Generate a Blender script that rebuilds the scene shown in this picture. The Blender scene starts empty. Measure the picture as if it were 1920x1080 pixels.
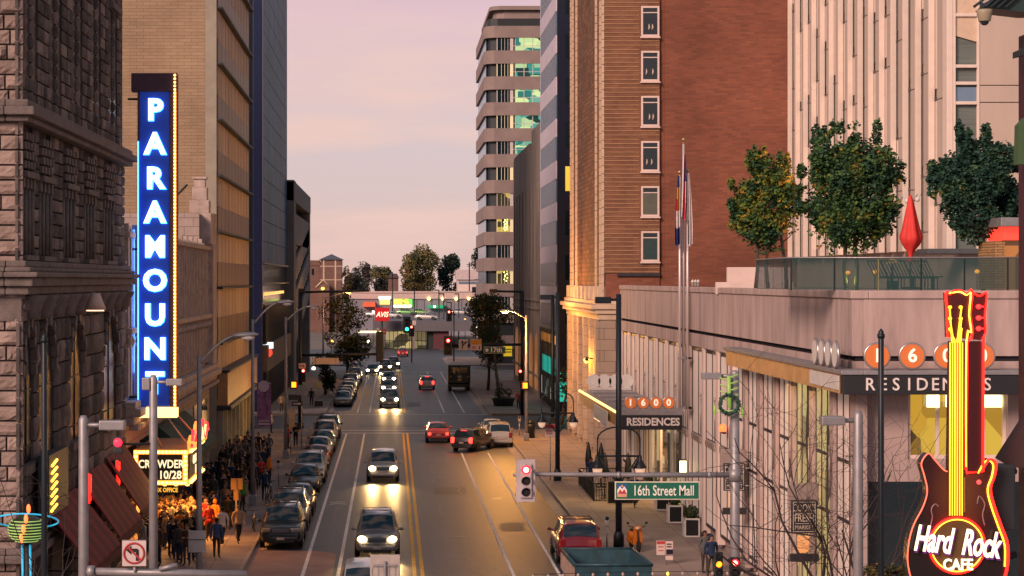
import bpy, bmesh, math, random
from mathutils import Vector, Matrix, Euler, noise
C = bpy.context
R = math.radians
# ------------------------------------------------------------------ camera, sky, sun, exposure
scene = C.scene
F, HC, VX, VY = 3900.0, 11.7, 734.0, 525.0
cam_d = bpy.data.cameras.new('camera'); cam = bpy.data.objects.new('camera', cam_d)
scene.collection.objects.link(cam); scene.camera = cam
cam.location = (0, 0, HC); cam.rotation_euler = (R(90), 0, 0)
cam_d.sensor_width = 36; cam_d.lens = F/1920*36
cam_d.shift_x = (960-VX)/1920; cam_d.shift_y = -(540-VY)/1920
cam_d.clip_start = 0.5; cam_d.clip_end = 9000
scene.view_settings.view_transform = 'Standard'; scene.view_settings.look = 'None'
scene.view_settings.exposure = -0.12; scene.view_settings.gamma = 1.0
scene.cycles.use_denoising = True
scene.cycles.max_bounces = 6; scene.cycles.diffuse_bounces = 2; scene.cycles.glossy_bounces = 4
scene.cycles.transparent_max_bounces = 12
scene.cycles.sample_clamp_indirect = 6.0
scene.cycles.caustics_reflective = False; scene.cycles.caustics_refractive = False

SUN_DIR = Vector((-0.58, -0.74, 0.46)).normalized()
world = bpy.data.worlds.new("World"); scene.world = world; world.use_nodes = True
nt = world.node_tree; nt.nodes.clear(); N = nt.nodes.new; Lk = nt.links.new
wout = N('ShaderNodeOutputWorld'); bg1 = N('ShaderNodeBackground'); bg2 = N('ShaderNodeBackground'); addw = N('ShaderNodeAddShader')
sky = N('ShaderNodeTexSky'); sky.sky_type = 'NISHITA'; sky.sun_disc = False
sky.sun_elevation = math.asin(SUN_DIR.z); sky.sun_rotation = math.atan2(SUN_DIR.x, SUN_DIR.y)
Lk(sky.outputs[0], bg1.inputs[0]); bg1.inputs[1].default_value = 0.012
tc = N('ShaderNodeTexCoord'); sep = N('ShaderNodeSeparateXYZ'); Lk(tc.outputs['Generated'], sep.inputs[0])
ramp = N('ShaderNodeValToRGB'); Lk(sep.outputs[2], ramp.inputs[0])
cr = ramp.color_ramp; cr.elements[0].position = 0.0; cr.elements[0].color = (.72, .50, .46, 1)
cr.elements[1].position = 0.07; cr.elements[1].color = (.70, .55, .57, 1)
for p, c in ((.035, (.73, .54, .53)), (.13, (.80, .53, .58)), (.19, (.20, .28, .34)), (.45, (.035, .14, .21)), (1.0, (.02, .13, .20))):
    e = cr.elements.new(p); e.color = (*c, 1)
mp = N('ShaderNodeMapping'); mp.inputs['Scale'].default_value = (4.0, 4.0, 24.0); mp.inputs['Rotation'].default_value = (0, .05, 0)
Lk(tc.outputs['Generated'], mp.inputs[0])
ns = N('ShaderNodeTexNoise'); ns.inputs['Scale'].default_value = 1.6; ns.inputs['Detail'].default_value = 6; ns.inputs['Roughness'].default_value = .55
Lk(mp.outputs[0], ns.inputs[0])
r2 = N('ShaderNodeValToRGB'); Lk(ns.outputs[0], r2.inputs[0])
r2.color_ramp.elements[0].position = .45; r2.color_ramp.elements[0].color = (0, 0, 0, 1)
r2.color_ramp.elements[1].position = .66; r2.color_ramp.elements[1].color = (1, 1, 1, 1)
mx = N('ShaderNodeMix'); mx.data_type = 'RGBA'; Lk(r2.outputs[0], mx.inputs[0]); Lk(ramp.outputs[0], mx.inputs[6])
mx.inputs[7].default_value = (.86, .58, .53, 1)
Lk(mx.outputs[2], bg2.inputs[0]); bg2.inputs[1].default_value = 0.98
Lk(bg1.outputs[0], addw.inputs[0]); Lk(bg2.outputs[0], addw.inputs[1]); Lk(addw.outputs[0], wout.inputs[0])

sun_d = bpy.data.lights.new('sun', 'SUN'); sun_d.energy = 4.2; sun_d.angle = R(20); sun_d.color = (1.0, .675, .53)
sun = bpy.data.objects.new('sun', sun_d); scene.collection.objects.link(sun)
sun.rotation_euler = (-SUN_DIR).to_track_quat('-Z', 'Y').to_euler(); sun.location = (-60, -80, 60)

# ------------------------------------------------------------------ helpers
def wx(px, Y): return (px-VX)*Y/F
def wz(py, Y): return HC-(py-VY)*Y/F
def gz(Y): return -0.0041*Y
rnd = random.Random(7)

class MB:
    def __init__(s): s.v = []; s.f = []; s.m = []; s.T = Matrix(); s.sm = []; s.ch = []
    def add(s, vs, fs, m=0, smooth=False):
        o = len(s.v); T = s.T; s.ch.append((o, len(s.f)))
        s.v += [T @ Vector(p) for p in vs]
        s.f += [tuple(i+o for i in q) for q in fs]; s.m += [m]*len(fs); s.sm += [smooth]*len(fs)
        return s
    def box(s, x0, x1, y0, y1, z0, z1, m=0):
        if x0 > x1: x0, x1 = x1, x0
        if y0 > y1: y0, y1 = y1, y0
        if z0 > z1: z0, z1 = z1, z0
        return s.add([(x0,y0,z0),(x1,y0,z0),(x1,y1,z0),(x0,y1,z0),(x0,y0,z1),(x1,y0,z1),(x1,y1,z1),(x0,y1,z1)],
              [(0,3,2,1),(4,5,6,7),(0,1,5,4),(1,2,6,5),(2,3,7,6),(3,0,4,7)], m)
    def rbox(s, x0, x1, y0, y1, z0, z1, b=.02, m=0):
        "box with chamfered edges"
        if x0 > x1: x0, x1 = x1, x0
        if y0 > y1: y0, y1 = y1, y0
        bm = bmesh.new(); bmesh.ops.create_cube(bm, size=1)
        for q in bm.verts:
            q.co = Vector(((x0+x1)/2+q.co.x*(x1-x0), (y0+y1)/2+q.co.y*(y1-y0), (z0+z1)/2+q.co.z*(z1-z0)))
        bmesh.ops.bevel(bm, geom=bm.edges[:], offset=min(b, .45*min(x1-x0, y1-y0, abs(z1-z0))), segments=2, affect='EDGES', profile=.6)
        bm.verts.index_update()
        s.add([q.co.copy() for q in bm.verts], [tuple(w.index for w in g.verts) for g in bm.faces], m); bm.free(); return s
    def quad(s, a, b, c, d, m=0): return s.add([a, b, c, d], [(0, 1, 2, 3)], m)
    def prism(s, poly, a, b, axis='y', m=0):
        n = len(poly)
        f = {'y': lambda p, t: (p[0], t, p[1]), 'x': lambda p, t: (t, p[0], p[1]), 'z': lambda p, t: (p[0], p[1], t)}[axis]
        vs = [f(p, a) for p in poly]+[f(p, b) for p in poly]
        fs = [tuple(range(n))[::-1], tuple(range(n, 2*n))]+[(i, (i+1) % n, n+(i+1) % n, n+i) for i in range(n)]
        return s.add(vs, fs, m)
    def tube(s, pts, r, n=8, m=0, cap=True, smooth=True):
        pts = [Vector(p) for p in pts]; k = len(pts)
        rs = r if isinstance(r, (list, tuple)) else [r]*k
        vs = []; up = None
        for i, p in enumerate(pts):
            d = (pts[min(i+1, k-1)]-pts[max(i-1, 0)])
            d = d.normalized() if d.length > 1e-9 else Vector((0, 0, 1))
            if up is None: up = Vector((1, 0, 0)) if abs(d.x) < .8 else Vector((0, 1, 0))
            a = d.cross(up); a = a.normalized() if a.length > 1e-6 else d.orthogonal().normalized()
            b = a.cross(d).normalized(); up = b
            for j in range(n):
                t = 2*math.pi*j/n
                vs.append(p+(a*math.cos(t)+b*math.sin(t))*rs[i])
        fs = [(i*n+j, i*n+(j+1) % n, (i+1)*n+(j+1) % n, (i+1)*n+j) for i in range(k-1) for j in range(n)]
        s.add(vs, fs, m, smooth)
        if cap:
            o = len(s.v)-len(vs)
            s.f += [tuple(o+j for j in range(n))[::-1], tuple(o+(k-1)*n+j for j in range(n))]; s.m += [m, m]; s.sm += [False, False]
        return s
    def ring(s, c, rx, ry, r, n=32, k=6, m=0, M=None):
        "closed tube round an ellipse in the xz plane (or the plane M)"
        vs = []
        for i in range(n):
            t = 2*math.pi*i/n
            for j in range(k):
                u = 2*math.pi*j/k
                p = Vector(((rx+r*math.cos(u))*math.cos(t), r*math.sin(u), (ry+r*math.cos(u))*math.sin(t)))
                if M is not None: p = M @ p
                vs.append(Vector(c)+p)
        return s.add(vs, [(i*k+j, i*k+(j+1) % k, ((i+1) % n)*k+(j+1) % k, ((i+1) % n)*k+j) for i in range(n) for j in range(k)], m, True)
    def lathe(s, prof, n=16, m=0, c=(0, 0, 0), axis='z', smooth=True):
        f = {'z': lambda a, b, h: (a, b, h), 'x': lambda a, b, h: (h, a, b), 'y': lambda a, b, h: (a, h, b)}[axis]
        vs = []
        for r, h in prof:
            for j in range(n):
                t = 2*math.pi*j/n
                p = f(r*math.cos(t), r*math.sin(t), h); vs.append((p[0]+c[0], p[1]+c[1], p[2]+c[2]))
        k = len(prof)
        fs = [(i*n+j, i*n+(j+1) % n, (i+1)*n+(j+1) % n, (i+1)*n+j) for i in range(k-1) for j in range(n)]
        s.add(vs, fs, m, smooth)
        o = len(s.v)-len(vs)
        s.f += [tuple(o+j for j in range(n))[::-1], tuple(o+(k-1)*n+j for j in range(n))]; s.m += [m, m]; s.sm += [False, False]
        return s
    def ell(s, c, rx, ry, rz, n=10, k=6, m=0):
        prof = [(math.sin(math.pi*i/k), -math.cos(math.pi*i/k)) for i in range(k+1)]
        prof[0] = (.001, -1); prof[-1] = (.001, 1)
        T = s.T; s.T = T @ Matrix.Translation(c) @ Matrix.Diagonal((rx, ry, rz, 1)); s.lathe(prof, n, m); s.T = T; return s
    def text(s, t, size, M, ext=.02, off=0.0, m=0, align='CENTER', sx=1.0, shear=0, space=1.0):
        cu = bpy.data.curves.new('t', 'FONT'); cu.body = t; cu.size = size; cu.extrude = ext; cu.offset = off; cu.align_x = align
        cu.align_y = 'CENTER'; cu.resolution_u = 3; cu.shear = shear; cu.space_character = space
        o = bpy.data.objects.new('t', cu); scene.collection.objects.link(o); C.view_layer.update()
        dg = C.evaluated_depsgraph_get(); me = bpy.data.meshes.new_from_object(o.evaluated_get(dg))
        T = s.T; s.T = T @ M @ Matrix.Diagonal((sx, 1, 1, 1))
        s.add([q.co.copy() for q in me.vertices], [tuple(p.vertices) for p in me.polygons], m); s.T = T
        bpy.data.objects.remove(o); bpy.data.curves.remove(cu); bpy.data.meshes.remove(me); return s
    def build(s, name, mats, parent=None, smooth=None, kind=None):
        off = Vector((0, 0, 0)); p = parent
        while p: off += p.location; p = p.parent
        me = bpy.data.meshes.new(name); me.from_pydata([q-off for q in s.v], [], s.f); 
        if not isinstance(mats, (list, tuple)): mats = [mats]
        for q in mats: me.materials.append(q)
        me.polygons.foreach_set('material_index', s.m); me.polygons.foreach_set('use_smooth', s.sm)
        if smooth is not None:
            me.polygons.foreach_set('use_smooth', [True]*len(s.f)); me.set_sharp_from_angle(angle=R(smooth))
        me.update()
        o = bpy.data.objects.new(name, me); scene.collection.objects.link(o)
        if parent: o.parent = parent
        if kind: o['kind'] = kind
        return o

def split(g, name, mats, parent):
    "each piece added to g becomes a part of its own"
    ch = g.ch+[(len(g.v), len(g.f))]
    for (v0, f0), (v1, f1) in zip(ch, ch[1:]):
        h = MB(); h.v = g.v[v0:v1]; h.f = [tuple(i-v0 for i in q) for q in g.f[f0:f1]]; h.m = g.m[f0:f1]; h.sm = g.sm[f0:f1]; h.build(name, mats, parent)
FRONT = Matrix.Rotation(R(90), 4, 'X')                 # text facing the camera (-Y)
def at(x, y, z): return Matrix.Translation((x, y, z))
def front(x, y, z): return at(x, y, z) @ FRONT
FACE_R = Matrix.Rotation(R(90), 4, 'Z') @ FRONT        # faces +X
FACE_L = Matrix.Rotation(R(-90), 4, 'Z') @ FRONT       # faces -X
def tag(o, label, cat, group=None):
    o['label'] = label; o['category'] = cat
    if group: o['group'] = group
    return o
def thing(name, label, cat, loc=(0, 0, 0), rz=0, group=None):
    o = bpy.data.objects.new(name, None); scene.collection.objects.link(o); o.empty_display_size = .3
    o.location = loc; o.rotation_euler = (0, 0, rz); return tag(o, label, cat, group)
def struct(name, mb, m): return mb.build(name, m, kind='structure')
def kids(o): return [c for c in bpy.data.objects if c.parent == o]
KID = {}
def copy_tree(o, parent=None):
    if o.name not in KID: KID[o.name] = kids(o)
    c = o.copy(); scene.collection.objects.link(c); c.parent = parent
    for ch in KID[o.name]: copy_tree(ch, c)
    return c
def clone(root, loc, rz=0, label=None, group=None):
    c = copy_tree(root); c.location = loc; c.rotation_euler = (0, 0, rz)
    if label: c['label'] = label
    if group: c['group'] = group
    return c
def lcopy(o, dx, dy, dz, parent=None):
    c = o.copy(); scene.collection.objects.link(c); c.parent = parent or o.parent
    c.location = Vector(o.location)+Vector((dx, dy, dz)); return c
def light(name, kind, loc, energy, col, parent=None, size=.3, rot=None, spot=None, blend=.5):
    d = bpy.data.lights.new(name, kind); d.energy = energy; d.color = col
    if kind == 'POINT': d.specular_factor = 0
    if kind == 'AREA': d.size = size
    else: d.shadow_soft_size = size
    if spot: d.spot_size = R(spot); d.spot_blend = blend
    o = bpy.data.objects.new(name, d); scene.collection.objects.link(o); o.location = loc
    if rot: o.rotation_euler = rot
    if parent: o.parent = parent
    return o

# ------------------------------------------------------------------ materials
def newmat(name):
    m = bpy.data.materials.new(name); m.use_nodes = True; t = m.node_tree
    return m, t, t.nodes['Principled BSDF']
def mat(name, col, rough=.6, metal=0.0, var=.12, sc=2.0, bump=0.0, bsc=25.0, spec=.5, coat=0.0, streak=0.0, stain=None):
    m, t, b = newmat(name)
    b.inputs['Roughness'].default_value = rough; b.inputs['Metallic'].default_value = metal
    b.inputs['Specular IOR Level'].default_value = spec
    if coat: b.inputs['Coat Weight'].default_value = coat; b.inputs['Coat Roughness'].default_value = .05
    tcn = t.nodes.new('ShaderNodeTexCoord')
    n = t.nodes.new('ShaderNodeTexNoise'); n.inputs['Scale'].default_value = sc; n.inputs['Detail'].default_value = 5; n.inputs['Roughness'].default_value = .65
    src = tcn.outputs['Object']
    if streak:
        mpn = t.nodes.new('ShaderNodeMapping'); mpn.inputs['Scale'].default_value = (1, 1, streak); t.links.new(src, mpn.inputs[0]); t.links.new(mpn.outputs[0], n.inputs[0])
    else: t.links.new(src, n.inputs[0])
    r = t.nodes.new('ShaderNodeValToRGB'); t.links.new(n.outputs[0], r.inputs[0])
    lo = tuple(c*(1-var) for c in col); hi = tuple(min(1, c*(1+var)) for c in col)
    if stain: lo = stain
    r.color_ramp.elements[0].position = .3; r.color_ramp.elements[0].color = (*lo, 1)
    r.color_ramp.elements[1].position = .7; r.color_ramp.elements[1].color = (*hi, 1)
    t.links.new(r.outputs[0], b.inputs['Base Color'])
    if bump:
        n2 = t.nodes.new('ShaderNodeTexNoise'); n2.inputs['Scale'].default_value = bsc; n2.inputs['Detail'].default_value = 4
        t.links.new(src, n2.inputs[0])
        bp = t.nodes.new('ShaderNodeBump'); bp.inputs['Strength'].default_value = bump; bp.inputs['Distance'].default_value = .05
        t.links.new(n2.outputs[0], bp.inputs['Height']); t.links.new(bp.outputs[0], b.inputs['Normal'])
    return m
def uvec(t, flat=False):
    "(x+y, z) for upright walls, (x, y) for flat ground"
    tcn = t.nodes.new('ShaderNodeTexCoord')
    if flat: return tcn.outputs['Object']
    s = t.nodes.new('ShaderNodeSeparateXYZ'); t.links.new(tcn.outputs['Object'], s.inputs[0])
    a = t.nodes.new('ShaderNodeMath'); a.operation = 'ADD'; t.links.new(s.outputs[0], a.inputs[0]); t.links.new(s.outputs[1], a.inputs[1])
    c = t.nodes.new('ShaderNodeCombineXYZ'); t.links.new(a.outputs[0], c.inputs[0]); t.links.new(s.outputs[2], c.inputs[1])
    return c.outputs[0]
def brick(name, c1, c2, mort, bw, bh, ms=.012, rough=.8, flat=False, bump=.3, off=.5, var=.2, vs=.35, bias=0.0, spec=.3):
    m, t, b = newmat(name); b.inputs['Roughness'].default_value = rough; b.inputs['Specular IOR Level'].default_value = spec
    u = uvec(t, flat)
    br = t.nodes.new('ShaderNodeTexBrick'); br.offset = off; br.inputs['Scale'].default_value = 1
    br.inputs['Brick Width'].default_value = bw; br.inputs['Row Height'].default_value = bh; br.inputs['Mortar Size'].default_value = ms
    br.inputs['Color1'].default_value = (*c1, 1); br.inputs['Color2'].default_value = (*c2, 1); br.inputs['Mortar'].default_value = (*mort, 1)
    br.inputs['Bias'].default_value = bias; br.inputs['Mortar Smooth'].default_value = .2
    t.links.new(u, br.inputs[0])
    n = t.nodes.new('ShaderNodeTexNoise'); n.inputs['Scale'].default_value = vs; n.inputs['Detail'].default_value = 6; n.inputs['Roughness'].default_value = .65
    t.links.new(u, n.inputs[0])
    r = t.nodes.new('ShaderNodeValToRGB'); t.links.new(n.outputs[0], r.inputs[0])
    r.color_ramp.elements[0].position = .3; r.color_ramp.elements[0].color = (1-var, 1-var, 1-var, 1)
    r.color_ramp.elements[1].position = .7; r.color_ramp.elements[1].color = (1+var*.5, 1+var*.5, 1+var*.5, 1)
    mxn = t.nodes.new('ShaderNodeMix'); mxn.data_type = 'RGBA'; mxn.blend_type = 'MULTIPLY'; mxn.inputs[0].default_value = 1
    t.links.new(br.outputs[0], mxn.inputs[6]); t.links.new(r.outputs[0], mxn.inputs[7]); t.links.new(mxn.outputs[2], b.inputs['Base Color'])
    if bump:
        bp = t.nodes.new('ShaderNodeBump'); bp.inputs['Strength'].default_value = bump; bp.inputs['Distance'].default_value = .03; bp.invert = True
        t.links.new(br.outputs['Fac'], bp.inputs['Height']); t.links.new(bp.outputs[0], b.inputs['Normal'])
    return m
def emit(name, col, st, base=None):
    m, t, b = newmat(name); b.inputs['Base Color'].default_value = (*(base or col), 1); b.inputs['Roughness'].default_value = .4
    b.inputs['Emission Color'].default_value = (*col, 1); b.inputs['Emission Strength'].default_value = st; return m
def litroom(name, c1, c2, st, sc=(2.0, 2.0), dark=.2):
    "a lit room behind a window: blocks of furniture, blinds and lamps at different brightness"
    m, t, b = newmat(name); u = uvec(t)
    mpn = t.nodes.new('ShaderNodeMapping'); mpn.inputs['Scale'].default_value = (sc[0], sc[1], 1); t.links.new(u, mpn.inputs[0])
    v = t.nodes.new('ShaderNodeTexVoronoi'); v.distance = 'CHEBYCHEV'; v.inputs['Scale'].default_value = 1; t.links.new(mpn.outputs[0], v.inputs[0])
    s = t.nodes.new('ShaderNodeSeparateColor'); t.links.new(v.outputs['Color'], s.inputs[0])
    r = t.nodes.new('ShaderNodeValToRGB'); t.links.new(s.outputs[0], r.inputs[0])
    r.color_ramp.elements[0].position = dark; r.color_ramp.elements[0].color = (*[c*.12 for c in c2], 1)
    r.color_ramp.elements[1].position = .9; r.color_ramp.elements[1].color = (*c1, 1)
    e = r.color_ramp.elements.new(min(.85, dark+.3)); e.color = (*c2, 1)
    b.inputs['Base Color'].default_value = (.02, .025, .03, 1); b.inputs['Roughness'].default_value = .08
    t.links.new(r.outputs[0], b.inputs['Emission Color']); b.inputs['Emission Strength'].default_value = st; return m
def objcol(name, rough=.85, rand=False, pal=None, spec=.2):
    m, t, b = newmat(name); o = t.nodes.new('ShaderNodeObjectInfo'); b.inputs['Roughness'].default_value = rough; b.inputs['Specular IOR Level'].default_value = spec
    if rand:
        r = t.nodes.new('ShaderNodeValToRGB'); r.color_ramp.interpolation = 'CONSTANT'; t.links.new(o.outputs['Random'], r.inputs[0])
        for i, c in enumerate(pal):
            e = r.color_ramp.elements[i] if i < 2 else r.color_ramp.elements.new(i/len(pal)); e.position = i/len(pal); e.color = (*c, 1)
        t.links.new(r.outputs[0], b.inputs['Base Color'])
    else: t.links.new(o.outputs['Color'], b.inputs['Base Color'])
    return m
def paint(name, col, metal=.25, rough=.28): return mat(name, col, rough, metal, .04, 3, coat=.7)
def glass(name, col=(.012, .022, .03), rough=.06, metal=0.0, spec=.6): return mat(name, col, rough, metal, .25, .4, spec=spec)
def clearglass(name, col=(.55, .75, .72), a=.25):
    m, t, b = newmat(name); b.inputs['Base Color'].default_value = (*col, 1); b.inputs['Roughness'].default_value = .05; b.inputs['Alpha'].default_value = a; return m

M = {}
def asphalt(name, col):
    m, t, b = newmat(name); tcn = t.nodes.new('ShaderNodeTexCoord'); cur = None
    for sc_, vec, lo, hi in ((.22, (1, 1, 1), .72, 1.2), (1.0, (1.5, .035, 1), .70, 1.25), (14, (1, 1, 1), .8, 1.2), (2.2, (1, .5, 1), .86, 1.1)):
        mp_ = t.nodes.new('ShaderNodeMapping'); mp_.inputs['Scale'].default_value = vec; t.links.new(tcn.outputs['Object'], mp_.inputs[0])
        n = t.nodes.new('ShaderNodeTexNoise'); n.inputs['Scale'].default_value = sc_; n.inputs['Detail'].default_value = 6; t.links.new(mp_.outputs[0], n.inputs[0])
        r = t.nodes.new('ShaderNodeValToRGB'); t.links.new(n.outputs[0], r.inputs[0]); r.color_ramp.elements[0].position = .32; r.color_ramp.elements[0].color = (lo, lo, lo, 1); r.color_ramp.elements[1].position = .68; r.color_ramp.elements[1].color = (hi, hi, hi, 1)
        x = t.nodes.new('ShaderNodeMix'); x.data_type = 'RGBA'; x.blend_type = 'MULTIPLY'; x.inputs[0].default_value = 1
        if cur is None: x.inputs[6].default_value = (*col, 1)
        else: t.links.new(cur, x.inputs[6])
        t.links.new(r.outputs[0], x.inputs[7]); cur = x.outputs[2]
    t.links.new(cur, b.inputs['Base Color']); b.inputs['Roughness'].default_value = .48; b.inputs['Specular IOR Level'].default_value = .5
    bp = t.nodes.new('ShaderNodeBump'); bp.inputs['Strength'].default_value = .3; bp.inputs['Distance'].default_value = .04; t.links.new(n.outputs[0], bp.inputs['Height']); t.links.new(bp.outputs[0], b.inputs['Normal'])
    return m
M['asphalt'] = asphalt('asphalt', (.033, .038, .048))
M['pave'] = brick('pavement', (.30, .24, .22), (.26, .21, .195), (.13, .11, .10), 1.5, 1.5, .02, .75, True, .2, 0.0, .3, .3)
M['concrete'] = mat('concrete', (.34, .29, .27), .8, 0, .18, 1.5, .15)
M['kerb'] = mat('kerb', (.30, .25, .23), .8, 0, .25, 2, .2)
M['white_line'] = mat('white_line', (.78, .72, .70), .7, 0, .35, 5)
M['yellow_line'] = mat('yellow_line', (.75, .40, .05), .7, 0, .3, 4)
M['ground'] = mat('ground', (.16, .14, .13), .9, 0, .25, .05)
M['black'] = mat('black', (.012, .014, .018), .45, .2, .2)
M['dark'] = mat('dark', (.02, .026, .032), .5, .1, .2)
M['steel'] = mat('steel', (.36, .34, .35), .4, .6, .1)
M['galv'] = mat('galvanised', (.30, .29, .31), .5, .5, .15, 4)
M['pole_dark'] = mat('pole_dark', (.012, .02, .03), .45, .3, .2)
M['glass_dark'] = glass('glass_dark')
M['tyre'] = mat('tyre', (.012, .012, .013), .85)
M['rim'] = mat('rim', (.30, .30, .31), .35, .8)
M['chrome'] = mat('chrome', (.6, .6, .62), .15, 1.0, .05)
M['whiteplastic'] = mat('whiteplastic', (.6, .57, .56), .5)
M['red_on'] = emit('red_on', (1.0, .01, .025), 6); M['red_core'] = emit('red_core', (1, .35, .2), 8)
M['green_on'] = emit('green_on', (.03, 1.0, .55), 6); M['amber_on'] = emit('amber_on', (1, .22, .01), 4.5)
M['lamp_off'] = mat('lamp_off', (.02, .02, .02), .3)
M['sodium'] = emit('sodium', (1.0, .42, .06), 6)
M['head_on'] = emit('head_on', (1.0, .72, .34), 40); M['tail_on'] = emit('tail_on', (1.0, .03, .02), 7)
M['tail_off'] = mat('tail_off', (.25, .01, .012), .25, coat=.5); M['head_off'] = mat('head_off', (.45, .42, .38), .12, .5)
M['plate'] = mat('plate', (.62, .48, .45), .5)
M['bulb'] = emit('bulb', (1.0, .50, .12), 6)
M['neon_red'] = emit('neon_red', (1.0, .010, .006), 6); M['neon_yellow'] = emit('neon_yellow', (1.0, .58, .03), 2.0)
M['neon_cyan'] = emit('neon_cyan', (.03, .45, .75), .6); M['neon_blue'] = emit('neon_blue', (.04, .22, 1.0), 9)
M['sign_white'] = emit('sign_white', (1.0, .92, .70), 3.0)
# ------------------------------------------------------------------ the setting: ground, roads, pavements, markings
def sheet(mb, x0, x1, y0, y1, dz, m=0, step=400):
    mb.add([(x0, y0, gz(y0)+dz), (x1, y0, gz(y0)+dz), (x1, y1, gz(y1)+dz), (x0, y1, gz(y1)+dz)], [(0, 1, 2, 3)], m)
g = MB(); sheet(g, -3500, 3500, -300, 7000, -.02); struct('ground', g, M['ground'])
KL, KR = -6.1, 9.1
FL, FR = -11.4, 14.4
g = MB(); sheet(g, KL-.05, KR+.05, 20, 418, 0); struct('road', g, M['asphalt'])
g = MB(); sheet(g, -400, 400, 172.5, 191, .004); struct('cross_road', g, M['asphalt'])
g = MB(); sheet(g, -400, 400, 296, 314, .004); struct('cross_road', g, M['asphalt'])
g = MB(); sheet(g, -400, 400, 352, 398, .004); struct('cross_road', g, M['asphalt'])
g = MB(); sheet(g, -400, 400, 24, 62, .004); struct('mall_road', g, M['concrete'])
# concrete apron by the left kerb at the bottom of the picture
g = MB()
ap = [(KL, 60), (-2.42, 60), (-2.42, 91.6), (-2.8, 92.4), (-3.5, 92.75), (KL, 92.9)]
g.add([(x, y, gz(y)+.004) for x, y in ap], [tuple(range(len(ap)))])
M['apron'] = mat('apron', (.27, .17, .155), .75, 0, .22, .8, .2)
struct('road_apron', g, M['apron'])
def pavement(x0, x1, y0, y1, kerbside):
    g = MB(); h = .15; kw = .17
    a0, a1 = (x0, x1-kw) if kerbside > 0 else (x0+kw, x1)
    g.add([(a0, y0, gz(y0)-.3), (a1, y0, gz(y0)-.3), (a1, y1, gz(y1)-.3), (a0, y1, gz(y1)-.3), (a0, y0, gz(y0)+h), (a1, y0, gz(y0)+h), (a1, y1, gz(y1)+h), (a0, y1, gz(y1)+h)],
          [(4, 5, 6, 7), (0, 1, 5, 4), (1, 2, 6, 5), (2, 3, 7, 6), (3, 0, 4, 7)])
    struct('pavement', g, M['pave'])
    g = MB(); b0, b1 = (x1-kw, x1) if kerbside > 0 else (x0, x0+kw)
    s = 1 if kerbside > 0 else -1
    e0, e1 = (b0, b1-.03) if s > 0 else (b0+.03, b1)
    g.add([(b0, y0, gz(y0)-.3), (b1, y0, gz(y0)-.3), (b1, y1, gz(y1)-.3), (b0, y1, gz(y1)-.3), (e0, y0, gz(y0)+h+.003), (e1, y0, gz(y0)+h+.003), (e1, y1, gz(y1)+h+.003), (e0, y1, gz(y1)+h+.003)],
          [(4, 5, 6, 7), (0, 1, 5, 4), (1, 2, 6, 5), (2, 3, 7, 6), (3, 0, 4, 7)])
    struct('kerb', g, M['kerb'])
    g = MB(); q0, q1 = (KL, KL+.5) if s > 0 else (KR-.6, KR)
    sheet(g, q0, q1, max(y0, 93), y1, .005); struct('gutter', g, M['kerb'])
for a, b in ((64, 171), (192, 295), (315, 351)):
    pavement(-40 if a > 100 else -14, KL, a, b, 1); pavement(KR, 60 if a > 300 else 40, a, b, -1)
# painted lines
def lines(y0, y1, xs, w, m, name, dz=.010, dash=None):
    g = MB()
    for x in xs: sheet(g, x-w/2, x+w/2, y0, y1, dz)
    struct(name, g, m)
lines(66, 167.6, (-3.63, -2.18), .15, M['white_line'], 'lane_line'); lines(66, 148, (4.98, 6.87), .13, M['white_line'], 'lane_line')
lines(66, 168, (.95, 1.27), .16, M['yellow_line'], 'centre_line')
lines(195.5, 291, (-3.2, -2.05, 4.98, 6.87), .13, M['white_line'], 'lane_line'); lines(195.5, 291, (1.0, 1.26), .12, M['yellow_line'], 'centre_line')
for y, x0, x1 in ((168, -5.2, 5.2), (171.4, -6, 9), (192.6, -6, 9), (291.5, -5.5, 9), (316.5, -6, 9)):
    g = MB(); sheet(g, x0, x1, y, y+.45, .0105); struct('stop_line', g, M['white_line'])
# bike symbol + repair seams and manhole covers in the asphalt
g = MB()
for k in (0, 1):
    yy = 112.5+k*.9
    g.add([(-2.9-.45, yy, gz(yy)+.011), (-2.9, yy+.5, gz(yy)+.011), (-2.9+.45, yy, gz(yy)+.011), (-2.9+.45, yy+.25, gz(yy)+.011), (-2.9, yy+.8, gz(yy)+.011), (-2.9-.45, yy+.25, gz(yy)+.011)], [(0, 1, 4, 5), (1, 2, 3, 4)])
struct('bike_lane_mark', g, M['white_line'])
M['seam'] = mat('seam', (.028, .027, .03), .4, 0, .3, 3)
r0 = random.Random(3); g = MB()
for i in range(26):
    x = r0.choice((-1.0, .3, 2.6, 3.9, -2.9)); y = r0.uniform(90, 165); w = r0.uniform(.02, .04)
    L = r0.uniform(2, 9)
    pts = [(x+r0.uniform(-.12, .12), y+L*k/5) for k in range(6)]
    for a, b in zip(pts, pts[1:]):
        g.add([(a[0]-w, a[1], gz(a[1])+.007), (a[0]+w, a[1], gz(a[1])+.007), (b[0]+w, b[1], gz(b[1])+.007), (b[0]-w, b[1], gz(b[1])+.007)], [(0, 1, 2, 3)])
for y, x0, x1 in ((104, 1.4, 7), (121, -2, 8.4), (136, -5, 3), (152, -2, 5), (97, -2.3, 1)):
    for k in range(8):
        a = x0+(x1-x0)*k/8; b = x0+(x1-x0)*(k+1)/8; ya = y+.1*math.sin(k*2.1); yb = y+.1*math.sin(k*2.1+2.1)
        g.add([(a, ya, gz(ya)+.006), (b, yb, gz(yb)+.006), (b, yb+.09, gz(yb)+.006), (a, ya+.09, gz(ya)+.006)], [(0, 1, 2, 3)])
struct('road_seam', g, M['seam'])
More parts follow.
